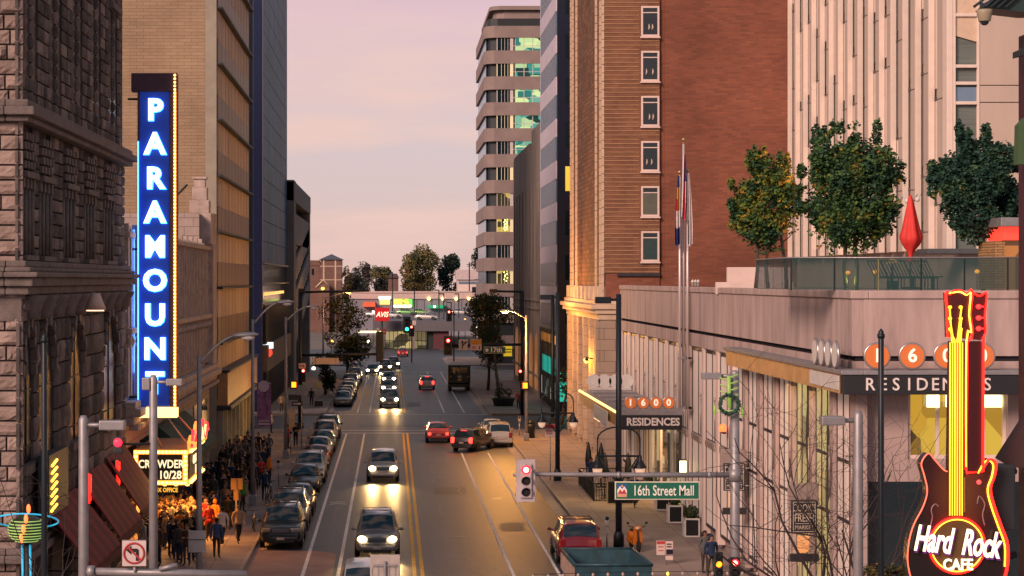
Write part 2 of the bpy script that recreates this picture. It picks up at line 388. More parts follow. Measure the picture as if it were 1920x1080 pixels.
M['patch'] = mat('patch', (.036, .038, .045), .55, 0, .25, 2.5, .3)
for x0, x1, y0, y1 in ((2.4, 4.4, 118, 122.5), (-1.9, -.4, 141, 147), (5.3, 6.6, 100, 104), (1.6, 3.0, 206, 214), (-2.9, 4.5, 176, 178.2)):
    g = MB(); k = [(x0, y0), (x1-.1, y0+.15), (x1, y1), (x0+.15, y1-.2)]; g.add([(x, y, gz(y)+.0052) for x, y in k], [(0, 1, 2, 3)]); struct('road_patch', g, M['patch'])
for x, y in ((2.9, 128.5), (5.9, 116), (-.7, 139), (3.2, 98)):
    g = MB(); g.lathe([(.36, gz(y)-.02), (.36, gz(y)+.008)], 20, 0, (x, y, 0)); struct('road_manhole_cover', g, M['seam'])
# ------------------------------------------------------------------ left side of the street
M['temple_glass'] = mat('temple_glass', (.010, .014, .022), .35, 0, .2, spec=.3)
M['rock'] = mat('rock', (.135, .110, .104), .9, 0, .42, 1.1, .6, 9, spec=.2)
M['rock2'] = mat('rock2', (.082, .070, .068), .9, 0, .42, 1.3, .6, 9, spec=.2)
M['rock3'] = mat('rock3', (.21, .165, .15), .9, 0, .38, 1.0, .6, 9, spec=.2)
M['rock_front_lit'] = mat('rock_front_lit', (.26, .195, .175), .9, 0, .35, 1.0, .6, 9, spec=.2)  # front-face rock coloured lighter, its daylight put into the colour
M['rock_front_lit2'] = mat('rock_front_lit2', (.31, .235, .21), .9, 0, .35, 1.0, .6, 9, spec=.2)
M['dressed'] = mat('dressed', (.15, .125, .12), .85, 0, .3, 2.2, .35, 14, spec=.2)
M['rockcore'] = mat('rockcore', (.03, .025, .025), .95, 0, .3, 2)
def rock(mb, face, base, a0, a1, z0, z1, bulge, m, r, n=5, k=4, rnd_=False):
    gp = .03; a0 += gp; a1 -= gp; z0 += gp; z1 -= gp
    vs = []; hb = bulge*r.uniform(.55, 1.25)
    ta, tz = r.uniform(-.2, .2), r.uniform(-.2, .2)
    for j in range(k+1):
        for i in range(n+1):
            u, w = i/n, j/k; e = i in (0, n) or j in (0, k)
            d = (bulge*(.15+.75*math.sqrt(max(0, 1-(2*u-1)**2)))*(.6 if j in (0, k) else 1)+r.uniform(-.08, .08)*bulge if rnd_ else bulge*.45 if e else hb*(1+ta*(u-.5)+tz*(w-.5))+r.uniform(-.22, .22)*bulge)
            if not e and not rnd_: u += r.uniform(-.06, .06); w += r.uniform(-.06, .06)
            a, z = a0+(a1-a0)*u, z0+(z1-z0)*w
            vs.append((base+d, a, z) if face == 'x' else (a, base-d, z))
    N0 = len(vs); per = []
    idx = lambda i, j: j*(n+1)+i
    bord = [idx(i, 0) for i in range(n)]+[idx(n, j) for j in range(k)]+[idx(i, k) for i in range(n, 0, -1)]+[idx(0, j) for j in range(k, 0, -1)]
    for b in bord:
        p = vs[b]; vs.append((base-.06, p[1], p[2]) if face == 'x' else (p[0], base+.06, p[2]))
    fs = [(idx(i, j), idx(i+1, j), idx(i+1, j+1), idx(i, j+1)) for j in range(k) for i in range(n)]
    B = len(bord)
    fs += [(bord[i], N0+i, N0+(i+1) % B, bord[(i+1) % B]) for i in range(B)]
    mb.add(vs, fs, m)

# ---- stone temple (rock-faced masonry) at the near left corner
temple = thing('stone_temple', 'dark rough stone building with arched windows at the left edge', 'building', (FL, 64.3, gz(64)))
r0 = random.Random(11)
core = MB(); core.box(-34, FL-.25, 64.5, 90, -1, 24.6); core.build('core', M['rockcore'], temple)
wall = MB()
arch = [(64.9, 66.9), (68.0, 71.0), (74.4, 77.6), (83.2, 87.0)]           # lower arched openings (Y range)
slit = [(65.0, 66.9), (68.2, 70.4), (73.2, 75.6), (78.2, 80.6), (83.4, 86.0)]
slots_ = []
def course_rows(z0, z1, h):
    n = max(1, round((z1-z0)/h)); return [(z0+(z1-z0)*k/n, z0+(z1-z0)*(k+1)/n) for k in range(n)]
def strips(z0, z1, h, st, holes, bulge):
    "vertical strips of stacked blocks with level courses; r = rounded shaft"
    for za, zb in course_rows(z0, z1, h):
        for a, b, rd, dep in st:
            if any(a < hb-.05 and b > ha+.05 and zb > t0+.05 and za < t1-.05 for ha, hb, t0, t1 in holes): continue
            cuts = [a, b] if b-a < 1.25 or rd else ([a, a+(b-a)*r0.uniform(.35, .65), b] if r0.random() < .5 else [a, b])
            for p, q in zip(cuts, cuts[1:]): rock(wall, 'x', FL-dep, p, q, za, zb, bulge*(1.9 if rd else 1), r0.choice((0, 0, 1, 1, 1, 2)), r0, rnd_=rd)
def runs(holes, y0=64.3, y1=90.0):
    out = []; y = y0
    for a, b in holes: out.append((y, a)); y = b
    return out+[(y, y1)]
def cut(runs_, w, rd_from=1.0, dep=.15):
    st = []
    for a, b in runs_:
        n = max(1, round((b-a)/w))
        for k in range(n): st.append((a+(b-a)*k/n, a+(b-a)*(k+1)/n, n > 1 and k % 2 == 0 and (b-a)/n > rd_from, dep))
    return st
shopg = [(66, 69.5), (70.5, 73.8), (76, 82.5)]
strips(-.6, 2.95, .8, cut(runs(shopg), 1.5, 9), [], .10)
strips(3.4, 10.4, .78, cut(runs(arch), 1.35), [], .09)
strips(3.4, 5.6, .73, [(a, b, False, .15) for a, b in arch], [], .09)
strips(12.3, 16.6, .45, cut(runs(slit), 1.1, 9, .18), [], .06)
up = []
y = 64.3
for k in range(6):
    for w, rd, dep in ((1.3, False, .18), (.95, None, 0), (.46, True, .21), (.95, None, 0), (1.25, False, .19)):
        if rd is not None and y+w < 90.05: up.append((y, y+w, rd, dep))
        elif rd is None: high.append((y, y+w)) if False else slots_.append((y, y+w))
        y += w
strips(17.28, 24.6, .47, up, [], .07)
for ya, yb in slots_:
    if yb > 90: continue
    for za, zb in course_rows(17.28, 24.6, .47):
        if zb < 18.2 or 22.6 < za: rock(wall, 'x', FL-.23, ya, yb, za, zb, .05, 1, r0)
for za, zb in course_rows(-.6, 24.6, .47):                                      # front face (towards the mall)
    x = -17.4
    while x < FL-.02:
        L = r0.uniform(.55, 1.0)
        if FL-(x+L) < .4: L = FL-x
        rock(wall, 'y', 64.5, x, x+L, za, zb, .14, r0.choice((3, 4, 3)), r0); x += L
wall.build('wall', [M['rock'], M['rock2'], M['rock3'], M['rock_front_lit'], M['rock_front_lit2']], temple)
# string course, cornices
def course(name, prof, m='dressed'):
    g = MB()
    for z0, z1, d in prof:
        g.rbox(FL-.5, FL+d, 64.3-d, 90.0, z0, z1, .05); g.rbox(-17.6, FL-.51, 64.3-d, 66, z0, z1, .05)
    return g.build(name, M[m], temple)
course('string_course', [(16.6, 16.78, .22), (16.785, 17.05, .42), (17.055, 17.28, .20)])
course('cornice', [(11.25, 11.5, .22), (11.505, 11.78, .38), (11.785, 11.95, .55), (11.955, 12.1, .3)])
course('sill_course', [(12.1, 12.3, .12)])
course('plinth_course', [(2.95, 3.2, .25), (3.205, 3.4, .12)])
g = MB()                                                                       # carved frieze under the cornice
y = 64.4
while y < 89.8:
    if int(y*2) % 5 < 2: g.lathe([(.2, 10.45), (.30, 10.6), (.34, 10.9), (.48, 11.1), (.5, 11.22)], 10, 0, (FL-.06, y+.25, 0))
    else:
        for q in range(3):
            g.ell((FL-.02, y+.1+.16*q, 10.85+.12*(q % 2)), .1, .09, .13, 8, 5)
    y += .5
g.box(FL-.3, FL-.05, 64.35, 90, 10.42, 11.24); g.box(-17.5, FL-.06, 64.36, 65, 10.43, 11.23); g.build('frieze', M['dressed'], temple)
# arched windows (recess, pointed-round head, mullion)
for a, b in arch:
    c = (a+b)/2; w = (b-a)/2; g = MB(); pts = [(a, 5.9), (b, 5.9)]+[(c+w*math.cos(t*math.pi/10), 8.6+1.65*math.sin(t*math.pi/10)) for t in range(11)]
    g.prism([(p[0], p[1]) for p in pts], FL-.24, FL-.20, 'x'); o = g.build('window', M['temple_glass'], temple)
    g = MB(); g.tube([(FL-.19, c, 5.9), (FL-.19, c, 10.2)], .04, 6); g.tube([(FL-.19, a, 6.4), (FL-.19, b, 6.4)], .03, 6); g.tube([(FL-.19, a, 8.2), (FL-.19, b, 8.2)], .03, 6)
    g.build('window_bars', M['dark'], o)
    g = MB(); n = 11                                                           # voussoirs
    for k in range(n):
        t0, t1 = math.pi*k/n+.03, math.pi*(k+1)/n-.03
        q = [(c+(w+d)*math.cos(t), 8.6+(1.65+d)*math.sin(t)) for t, d in ((t0, -.02), (t1, -.02), (t1, .30), (t0, .30))]
        g.prism(q, FL-.24, FL-.02+.05*(k % 2), 'x')
    g.build('arch_surround', M['dressed'], temple); g = MB(); g.box(FL-.24, FL+.06, a-.15, b+.15, 5.6, 5.88); g.build('window_sill', M['dressed'], temple)
for a, b in slit:
    g = MB(); g.box(FL-.24, FL-.20, a, b, 12.5, 14.9); o = g.build('window', M['temple_glass'], temple)
    g = MB(); n = 3
    for k in range(n+1):
        yy = a+(b-a)*k/n; g.tube([(FL-.16, yy, 12.5), (FL-.16, yy, 14.6)], .08, 8); g.box(FL-.24, FL-.06, yy-.15, yy+.15, 14.6, 14.9)
    g.build('window_colonnettes', M['dressed'], temple)  # stone colonnettes with their capitals, not a grating
    g = MB(); g.rbox(FL-.2, FL+.06, a-.15, b+.15, 14.92, 15.12); g.build('window_lintel', M['dressed'], temple)
    g = MB(); g.rbox(FL-.2, FL+.06, a-.1, b+.1, 12.32, 12.48); g.build('window_sill', M['dressed'], temple)
    g = MB()
    for j in range(4):
        for k in range(7):
            g.rbox(FL-.2, FL-.03+.04*((j+k) % 2), a+(b-a)*k/7+.02, a+(b-a)*(k+1)/7-.03, 15.2+.3*j, 15.45+.3*j, .04)
    g.build('lintel_grille', M['dressed'], temple)
for ya, yb in slots_:
    if yb > 90: continue
    for z0, z1 in ((18.1, 22.8),):
        g = MB(); g.box(FL-.24, FL-.21, ya, yb, z0, z1); g.build('window', M['temple_glass'], temple)
    g = MB(); g.rbox(FL-.2, FL+.05, ya-.2, yb+.2, 22.85, 23.1); g.build('window_hood', M['dressed'], temple)
# ground floor shop: dark glazing, lit sign, awnings
M['maroon'] = mat('maroon', (.17, .010, .018), .8, 0, .2, 3)
M['maroon2'] = mat('maroon2', (.08, .006, .012), .8, 0, .2, 3)
g = MB(); g.box(FL-.24, FL-.2, 66, 69.5, -.6, 3); g.box(FL-.24, FL-.2, 70.5, 73.8, -.6, 3); g.box(FL-.24, FL-.2, 76, 82.5, -.6, 3)
split(g, 'shop_window', M['temple_glass'], temple)
def slope_awning(y0, y1, zt, zb, xo, label, n=9):
    t = thing('awning', label, 'awning', (FL, (y0+y1)/2, zb), 0, 'maroon awnings over the pavement')
    g = MB(); k = n
    for i in range(k):
        a, b = y0+(y1-y0)*i/k, y0+(y1-y0)*(i+1)/k
        g.prism([(a, 0), (b-.02, 0), (b-.02, 1), (a, 1)], 0, 1, 'x', i % 2) if False else g.add(
            [(FL, a, zt), (FL, b, zt), (xo, b, zb), (xo, a, zb), (FL, a, zt-.09), (FL, b, zt-.09), (xo, b, zb-.09), (xo, a, zb-.09)],
            [(0, 1, 2, 3), (4, 7, 6, 5), (0, 4, 5, 1), (3, 2, 6, 7), (0, 3, 7, 4), (1, 5, 6, 2)], i % 2)
    g.build('canopy', [M['maroon'], M['maroon2']], t)
    g = MB(); g.box(xo-.02, xo+.02, y0, y1, zb-.38, zb-.10); g.build('valance', M['maroon2'], t)
    g = MB()
    for yy in (y0+.1, (y0+y1)/2, y1-.1): g.tube([(FL, yy, zb-.1), (xo+.05, yy, zb-.15)], .025, 6)
    g.build('arm', M['black'], t)
slope_awning(83.2, 89.2, 4.6, 2.5, -10.0, 'maroon ribbed awning beside the lit marquee, lit red along its top')
slope_awning(76.0, 82.4, 4.5, 2.3, -9.9, 'dark maroon ribbed awning behind the no-left-turn sign')
slope_awning(68.6, 75.2, 4.2, 2.2, -9.8, 'darkest maroon awning, lowest one at the left foot of the stone temple')
sg = thing('neon_shop_sign', 'small gold lit sign with slanting bars on the stone temple wall', 'sign', (FL+.3, 68.3, 4.5))
g = MB(); g.rbox(FL+.14, FL+.5, 66.2, 70.2, 4.1, 6.1); g.build('box', M['dark'], sg)
g = MB()
for k in range(7): g.tube([(FL+.53, 66.5+.02*k, 4.3+.24*k), (FL+.53, 67.6, 4.42+.24*k)], .04, 6)
g.build('tube', emit('gold_tube', (1, .5, .05), 5), sg)
# red neon outlines beside the awnings
for i, (px, py0, py1, Y, lab) in enumerate(((136, 886, 945, 76, 'tall red neon arrow on the temple wall beside the grey pole'), (187, 862, 930, 84, 'bent red neon tube above the upper maroon awning'))):
    x = FL+.35; z0, z1 = wz(py1, Y), wz(py0, Y); t = thing('neon_tube_sign', lab, 'neon sign', (x, Y, z0))
    g = MB(); g.rbox(x-.2, x-.05, Y-.3, Y+.3, z0, z1, .03); g.build('backing', M['dark'], t)
    g = MB(); g.tube([(x, Y-.2, z0+.05), (x, Y+.1, (z0+z1)/2), (x, Y-.25, z1-.05)], .07, 6); g.tube([(x, Y+.22, z0+.1), (x, Y+.25, z1-.1)], .06, 6); g.build('tube', M['neon_red'], t)
# small floodlight on the frieze
t = thing('wall_lamp', 'small lit wall lamp on the frieze of the stone temple', 'lamp', (FL+.2, 76.5, 10.9))
g = MB(); g.lathe([(.42, 0), (.3, .3), (.18, .62)], 14, 0, (FL+.5, 76.5, 10.6)); g.tube([(FL-.05, 76.5, 11.1), (FL+.5, 76.5, 11.2)], .05); g.build('shade', mat('lampshade', (.6, .42, .36), .6), t)
g = MB(); g.lathe([(.34, -.04), (.30, .02)], 14, 0, (FL+.5, 76.5, 10.6)); g.build('lens', emit('soft_warm', (1, .6, .35), 3), t)

# ---- blade sign PARAMOUNT
sgY = 92.0; sign = thing('blade_sign', 'tall vertical blue neon sign reading PARAMOUNT with a border of bulbs', 'sign', (-10.5, sgY, 5.6))
M['sign_blue'] = mat('sign_blue', (.015, .07, .42), .45, 0, .12, 1.2, spec=.4)
M['panel_neon_glow'] = emit('panel_neon_glow', (.010, .05, .50), .26, (.02, .07, .45))  # panel's own emission stands in for neon light falling on it
M['sign_cap'] = mat('sign_cap', (.085, .045, .07), .6, 0, .15, 3)
zt, zc, zb, zl = wz(137, sgY), wz(172, sgY), wz(762, sgY), wz(783, sgY)
x0, x1, x2, x3 = wx(246, sgY), wx(262, sgY), wx(317, sgY), wx(332, sgY)
g = MB(); g.rbox(x1, x2, sgY, sgY+.55, zb, zc, .03)
for k in range(1, 6): g.box(x1, x2, sgY-.008, sgY+.01, zb+(zc-zb)*k/6, zb+(zc-zb)*k/6+.025)
g.build('panel', M['panel_neon_glow'], sign)
g = MB(); g.rbox(x0, x3, sgY-.05, sgY+.6, zc+.005, zt, .03); g.rbox(x2+.03, x3, sgY-.03, sgY+.58, zb, zc, .02); g.rbox(x1-.1, x1-.01, sgY-.03, sgY+.58, zb, zc, .02); g.build('casing', M['sign_cap'], sign)
g = MB()
for z in (zc-.3, (zb+zc)/2, zb+.4): g.tube([(FL-.3, sgY+.3, z), (x1, sgY+.3, z)], .05, 6)
g.build('bracket', M['black'], sign)
g = MB(); g.rbox(wx(256, sgY), x3, sgY-.1, sgY+.6, zl, zb-.06, .03); g.build('light_box', emit('lightbox', (1, .66, .24), 2.6), sign)
M['letter'] = emit('letter', (1.0, .97, .74), 2.6); M['halo'] = emit('halo', (.05, .36, 1.0), 4)
letter_x = wx(290.5, sgY)
for ch, py in zip('PARAMOUNT', (207.5, 271, 335.5, 399.5, 464, 527.5, 592, 655.5, 719.5)):
    z = wz(py, sgY); sxx = .92 if ch in 'M' else 1.0
    g = MB(); g.text(ch, 1.30, front(letter_x, sgY-.10, z-.0), .05, .034, 0, sx=sxx); o = g.build('letter', M['letter'], sign); o['label'] = 'glowing letter '+ch
    g = MB(); g.text(ch, 1.30, front(letter_x+.015, sgY-.035, z-.015), .012, .068, 0, sx=sxx); g.build('halo', M['halo'], o)
g = MB(); g.tube([(x1-.06, sgY-.06, zb+.3), (x1-.06, sgY-.06, zc-2.2)], .03, 6); g.tube([(x1-.12, sgY+.64, zb), (x1-.12, sgY+.64, zc-2)], .035, 6); g.build('neon_tube', M['neon_blue'], sign)
b0 = MB(); b0.ell((x3-.09, sgY-.10, zl+.1), .052, .05, .052, 8, 5); b0 = b0.build('bulb', M['bulb'], sign)
nb = 96
g = MB(); g.box(x3-.14, x3-.04, sgY-.045, sgY-.032, zl+.1, zt-.1); g.build('bulb_glow_strip', emit('bulb_glow_strip', (1, .36, .04), 1.6), sign)  # added glowing strip joins the bulbs into one line of light
for k in range(1, nb): lcopy(b0, 0, 0, (zt-.1-zl-.1)*k/(nb-1))
light('sign_glow', 'AREA', (x1-.25-(-10.5), .35, 7.5), 170, (.05, .2, 1.0), sign, 1, (0, R(90), 0)); bpy.data.objects['sign_glow'].data.shape = 'RECTANGLE'; bpy.data.objects['sign_glow'].data.size = 11; bpy.data.objects['sign_glow'].data.size_y = .4

# ---- marquee
mY0, mY1 = 92.0, 98.8; mx0, mx1 = -11.4, wx(352, 92); mz0, mz1 = wz(910, 92), wz(843, 92)
mq = thing('marquee', 'lit theatre marquee reading CROWDER 10/28 with bulbs round it', 'marquee', ((mx0+mx1)/2, mY0, mz0))
M['sign_board'] = mat('sign_board', (.022, .018, .014), .5)
g = MB(); g.rbox(mx0, mx1, mY0, mY1, mz0, mz1, .05); g.build('body', mat('marq_body', (.35, .2, .1), .5, 0, .2), mq)
g = MB(); g.box(mx0+.22, mx1-.25, mY0-.05, mY0-.003, mz0+.25, mz1-.22); g.box(mx1+.003, mx1+.05, mY0+.3, mY1-.3, mz0+.25, mz1-.22); g.build('board', M['sign_board'], mq)
g = MB(); g.text('CROWDER', .50, front((mx0+mx1)/2+.02, mY0-.07, mz0+.93), .015, .010, sx=.80); g.text('10/28', .50, front((mx0+mx1)/2+.42, mY0-.07, mz0+.45), .015, .010, sx=.9)
g.text('CROWDER', .5, at(mx1+.07, (mY0+mY1)/2, mz0+.95) @ FACE_R, .015, .02, sx=1.3); g.text('10/28', .5, at(mx1+.07, (mY0+mY1)/2, mz0+.45) @ FACE_R, .015, .02)
split(g, 'lettering', emit('marq_letter', (1.0, .84, .50), 1.3), mq)
g = MB()
for a, b, c, d in ((mx0+.0, mx1, mz1-.2, mz1-.02), (mx0, mx1, mz0+.02, mz0+.22)): g.box(a, b, mY0-.06, mY0-.004, c, d)
for a, b in ((mx0, mx0+.2), (mx1-.22, mx1)): g.box(a, b, mY0-.058, mY0-.003, mz0+.02, mz1-.02)
for c, d in ((mz1-.2, mz1-.02), (mz0+.02, mz0+.22)): g.box(mx1+.004, mx1+.06, mY0, mY1, c, d)
g.build('border', emit('border', (1.0, .42, .06), 1.5), mq)
b0 = MB(); b0.ell((mx0+.1, mY0-.1, mz1-.11), .07, .06, .07, 8, 5); b0 = b0.build('bulb', M['bulb'], mq)
for k in range(1, 14): lcopy(b0, (mx1-mx0-.2)*k/13, 0, 0)
for k in range(14): lcopy(b0, (mx1-mx0-.2)*k/13, 0, -(mz1-mz0-.22))
for k in range(1, 7):
    lcopy(b0, 0, 0, -(mz1-mz0-.22)*k/7); lcopy(b0, mx1-mx0-.2, 0, -(mz1-mz0-.22)*k/7)
for k in range(1, 14):
    lcopy(b0, mx1-mx0+.02, .5*k, 0); lcopy(b0, mx1-mx0+.02, .5*k, -(mz1-mz0-.22))
g = MB()
for i in range(5): 
    for j in range(5): g.ell((mx0+.3+i*.5, mY0+.7+j*1.3, mz0-.04), .11, .11, .06, 8, 4)
split(g, 'soffit_light', M['bulb'], mq)
light('marquee_light', 'AREA', (0, 3.2, -.12), 800, (1, .40, .08), mq, 2.6); 
light('marquee_front_light', 'AREA', (.3, -.8, .2), 60, (1, .50, .14), mq, 1.6, (R(-70), 0, 0))
# flame-shaped neon upright on the street side of the marquee
zt2 = wz(792, 95)
fl = MB()
prof = [(92.4, mz1), (98.4, mz1), (98.6, mz1+.35), (98.0, mz1+.7), (97.2, zt2-.9), (96.4, zt2-.75), (95.9, zt2), (95.2, zt2-.15), (94.6, zt2-.95), (93.8, zt2-1.0), (93.2, mz1+.55), (92.3, mz1+.3)]
fl.prism(prof, mx1-.05, mx1+.28, 'x'); fl.build('crest', emit('crest', (1.0, .34, .05), 1.6), mq)
g = MB(); g.text('PARAMOUNT', .80, at(mx1+.30, 95.4, mz1+.42) @ FACE_R, .02, .01, sx=.95); g.build('crest_lettering', emit('crest_l', (1, .75, .25), 2.2), mq)
g = MB()
for d in (0, .05): g.tube([(mx1+.31+d*0, p[0]+.0, p[1]+.06) for p in prof[2:]], .06, 6)
g.tube([(mx1+.15, 92.25, mz1+.1), (mx1+.15, 93.0, mz1+.75), (mx1+.15, 94.5, zt2-.7), (mx1+.15, 95.8, zt2+.1)], .07, 6)
g.build('crest_tube', emit('crest_tube', (1.0, .02, .03), 4), mq)
g = MB(); g.tube([(mx1, mY0+1, mz1), (FL, mY0+4, mz1+2.6)], .04); g.tube([(mx1, mY1-1, mz1), (FL, mY1-1, mz1+2.6)], .04); g.tube([(mx0+1.2, mY0+.6, mz1), (FL, mY0+1.4, mz1+2.2)], .04); g.build('tie_rod', mat('rod', (.5, .35, .25), .5, .5), mq)
t = thing('hanging_sign', 'small dim gold OFFICE sign hanging under the marquee', 'sign', (wx(310, 92.6), 92.6, wz(925, 92.6)))
g = MB(); g.box(wx(288, 92.6), wx(343, 92.6), 92.6, 92.68, wz(926, 92.6), wz(912, 92.6)); g.build('board', M['dark'], t)
g = MB(); g.text('BOX OFFICE', .26, front(wx(309, 92.6), 92.58, wz(919, 92.6)), .01, .008, sx=.8); g.build('lettering', emit('boxoffice', (1, .5, .05), 1.2), t)

# ---- theatre front (pale terracotta, ribbed)
th = thing('theatre', 'pale ribbed terracotta theatre front behind the blue vertical sign', 'building', (FL, 111, gz(111)))
M['terra'] = brick('terracotta', (.40, .32, .30), (.36, .285, .265), (.19, .145, .14), 1.1, .55, .02, .7, False, .3, .5, .22, .5)
M['terra_trim'] = mat('terracotta_trim', (.42, .33, .30), .75, 0, .3, 1.6, .3)
g = MB(); g.box(-30, FL-.25, 90, 133, -1, 14.0); g.build('wall', M['terra'], th)
g = MB()
for k in range(44):
    y = 90.4+k*.97; g.rbox(FL-.25, FL-.02, y, y+.30, 6.6, 14.0-.05+(.22 if k % 3 == 0 else 0), .03)
g.build('ribs', M['terra_trim'], th)
g = MB()
for z in (8.2, 10.3, 12.4): g.box(FL-.25, FL-.1, 90, 133, z, z+.12)
g.build('band', M['terra_trim'], th)
g = MB()
for z0, z1, d in ((5.4, 5.75, .25), (5.755, 6.1, .55), (6.105, 6.4, .32), (13.55, 13.8, .1), (9.35, 9.6, .18)): g.rbox(FL-.3, FL+d, 90, 133, z0, z1, .04)
for k in range(70): g.rbox(FL, FL+.42, 90.3+k*.61, 90.6+k*.61, 5.15, 5.38, .03)
for k in range(40): g.lathe([(.05, 9.2), (.17, 9.0), (.05, 8.75)], 8, 0, (FL-.02, 90.5+k*1.07, 0))
g.build('cornice', M['terra_trim'], th)
g = MB(); g.box(-17, FL-.3, 126.5, 133, 13.9, 15.75); g.build('parapet_block', M['terra'], th)
g = MB()                                                                        # stepped finial at the far corner
for w, z0, z1 in ((.75, 13.9, 15.8), (.60, 15.8, 16.6), (.46, 16.6, 17.4), (.34, 17.4, 17.9), (.44, 17.9, 18.05)): g.rbox(FL-.4-w, FL-.4+w, 128.3-w, 128.3+w, z0+.003, z1, .05)
for k in range(3): g.ell((FL+.05, 128.3, 14.5+k*.9), .2, .28, .3, 8, 5)
g.rbox(FL-.2, FL+.25, 130.3, 132.8, 6.4, 15.9, .06); g.build('finial', M['terra_trim'], th)
g = MB(); g.tube([(-14.4, 128.5, 15.75), (-12.6, 128.5, 18.3-.7)], .07, 6); g.build('brace', M['dark'], th)
g = MB()
for k in range(8): g.box(FL-.27, FL-.2, 91+k*5.2, 94.6+k*5.2, .2, 4.3)
split(g, 'shop_window', glass('shop_glass', (.02, .02, .02)), th)
# green awning beyond the marquee
t = thing('awning', 'dark green sloping awning above the crowd beyond the marquee', 'awning', (FL, 108, 3))
g = MB()
for y0, y1 in ((101.5, 107.6), (107.8, 114.5)):
    g.add([(FL, y0, 4.55), (FL, y1, 4.55), (-9.55, y1, 3.0), (-9.55, y0, 3.0), (FL, y0, 3.0), (FL, y1, 3.0)], [(0, 1, 2, 3), (0, 3, 4), (1, 5, 2), (3, 2, 5, 4)])
g.build('canopy', mat('green_canvas', (.012, .05, .045), .8, 0, .2, 2), t)
g = MB(); g.box(-9.57, -9.53, 101.5, 114.5, 2.7, 2.99); g.build('valance', mat('green_canvas2', (.008, .03, .028), .8), t)

# ---- tan office block
ob = thing('office_block', 'tan office block with fine vertical fins and dark ledges at each floor', 'building', (FL, 137, gz(137)))
M['tanbrick'] = brick('tanbrick', (.37, .265, .175), (.32, .23, .15), (.17, .115, .075), .9, .22, .012, .85, False, .15, .5, .22, .25)
M['pier'] = mat('pier', (.30, .27, .22), .85, 0, .15, .8, .1)
g = MB(); g.box(-32, wx(385, 137), 137, 167.5, -1, 42); g.build('brick_wall', M['tanbrick'], ob)
g = MB(); g.box(wx(385, 137)+.003, FL-.12, 136.9, 167.4, -1, 42)
for k in range(13): g.box(wx(385, 137)+.01, FL-.10, 136.89, 136.95, 1.0+3.69*k, 1.03+3.69*k)
g.build('corner_pier', M['pier'], ob)
M['curtain'] = mat('curtain', (.60, .51, .44), .7, 0, .25, .55, spec=.5, streak=.12)
M['spandrel'] = mat('spandrel', (.22, .16, .125), .4, .1, .3, .8, spec=.5, streak=.1)
M['fin'] = mat('fin', (.22, .15, .095), .45, .4, .2, 3)
wfloor = []
for k in range(10):
    z = 7.57+3.69*(k-1); zz = z
    if k == 0: continue
    a = MB(); a.box(FL-.11, FL-.07, 137.2, 167.4, zz-2.05, zz-.16); a.build('window_band', M['curtain'], ob)
    a = MB(); a.box(FL-.11, FL-.06, 137.2, 167.4, zz-3.69+.02, zz-2.07); a.build('spandrel', M['spandrel'], ob)
    a = MB(); a.rbox(FL-.1, FL+.30, 136.95, 167.5, zz-.15, zz+.0, .03); a.build('ledge', M['dark'], ob)
g = MB()
for k in range(31): g.box(FL-.08, FL-.045 if k % 3 == 0 else FL-.055, 137.4+k*.99, 137.48+k*.99, 5.3, 41)
split(g, 'fin', M['fin'], ob)
g = MB(); g.rbox(FL-.2, FL+.6, 137.2, 167.5, 3.4, 5.6, .04); g.build('fascia', mat('fascia', (.42, .24, .11), .4, .3, .22, .7), ob)
g = MB(); g.rbox(FL-.2, FL+.85, 137.0, 167.6, 3.12, 3.395, .04); g.rbox(FL-.2, FL+.75, 137.0, 167.6, 5.605, 5.75, .04); g.build('fascia_edge', M['dark'], ob)
g = MB()
for k in range(8):
    y = 137.6+k*3.7; g.box(FL-.1, FL+.02, y, y+3.0, .1, 3.1)
split(g, 'display_window', litroom('display', (1, .62, .25), (.55, .42, .20), .65, (1.2, .6), .25), ob)
g = MB()
for k in range(9): g.rbox(FL-.1, FL+.3, 137.2+k*3.68, 137.55+k*3.68, 0, 3.1, .03)
split(g, 'shop_pier', M['pier'], ob)
light('fascia_lamp', 'AREA', (2.6, 20, 2.4), 130, (1, .50, .14), ob, 6, (0, R(100), 0))

# ---- blue glass tower on the far side of the cross street
gt = thing('glass_tower', 'blue mirrored glass tower on the left beyond the cross street', 'building', (-12.2, 195, gz(195)))
M['blueglass'] = mat('blueglass', (.035, .125, .225), .4, .0, .5, .22, spec=.06)
M['tower_dark'] = mat('tower_dark', (.008, .014, .024), .3, .2, .2)
g = MB(); g.box(-34, -12.45, 195, 243, -2, 66); g.build('core', M['tower_dark'], gt)
for k in range(31):
    z = 3.7+2.0*k if False else 13.4+2.0*k
    if z > 64: break
    a = MB(); a.box(-12.44, -12.2, 196.2, 243, z+.03, z+1.97); a.build('glass_band', M['blueglass'], gt)
g = MB()
for k in range(24): g.box(-12.19, -12.175, 196.2+k*1.95, 196.25+k*1.95, 13.4, 65)
g.build('mullions', M['tower_dark'], gt)
g = MB(); g.rbox(-13.0, -12.1, 194.9, 196.1, 0, 66, .05); g.build('corner_fin', mat('navy', (.010, .018, .07), .35, .2), gt)
g = MB(); g.box(-12.44, -12.25, 196.2, 243, 9.4, 13.2); g.build('podium_glass', M['glass_dark'], gt)
g = MB(); g.rbox(-12.4, -11.9, 196.0, 243, 9.25, 9.45, .03); g.rbox(-12.4, -12.0, 196.0, 243, 13.2, 13.38, .03); g.rbox(-12.4, -12.0, 196, 243, 11.3, 11.42, .03); g.build('podium_ledge', M['galv'], gt)
g = MB()
for k in range(24): g.rbox(-12.3, -11.85, 196.6+k*1.95, 196.95+k*1.95, 5.6, 9.2, .03); g.rbox(-12.3, -11.85, 196.6+k*1.95, 197.1+k*1.95, -.6, 3.0, .03)
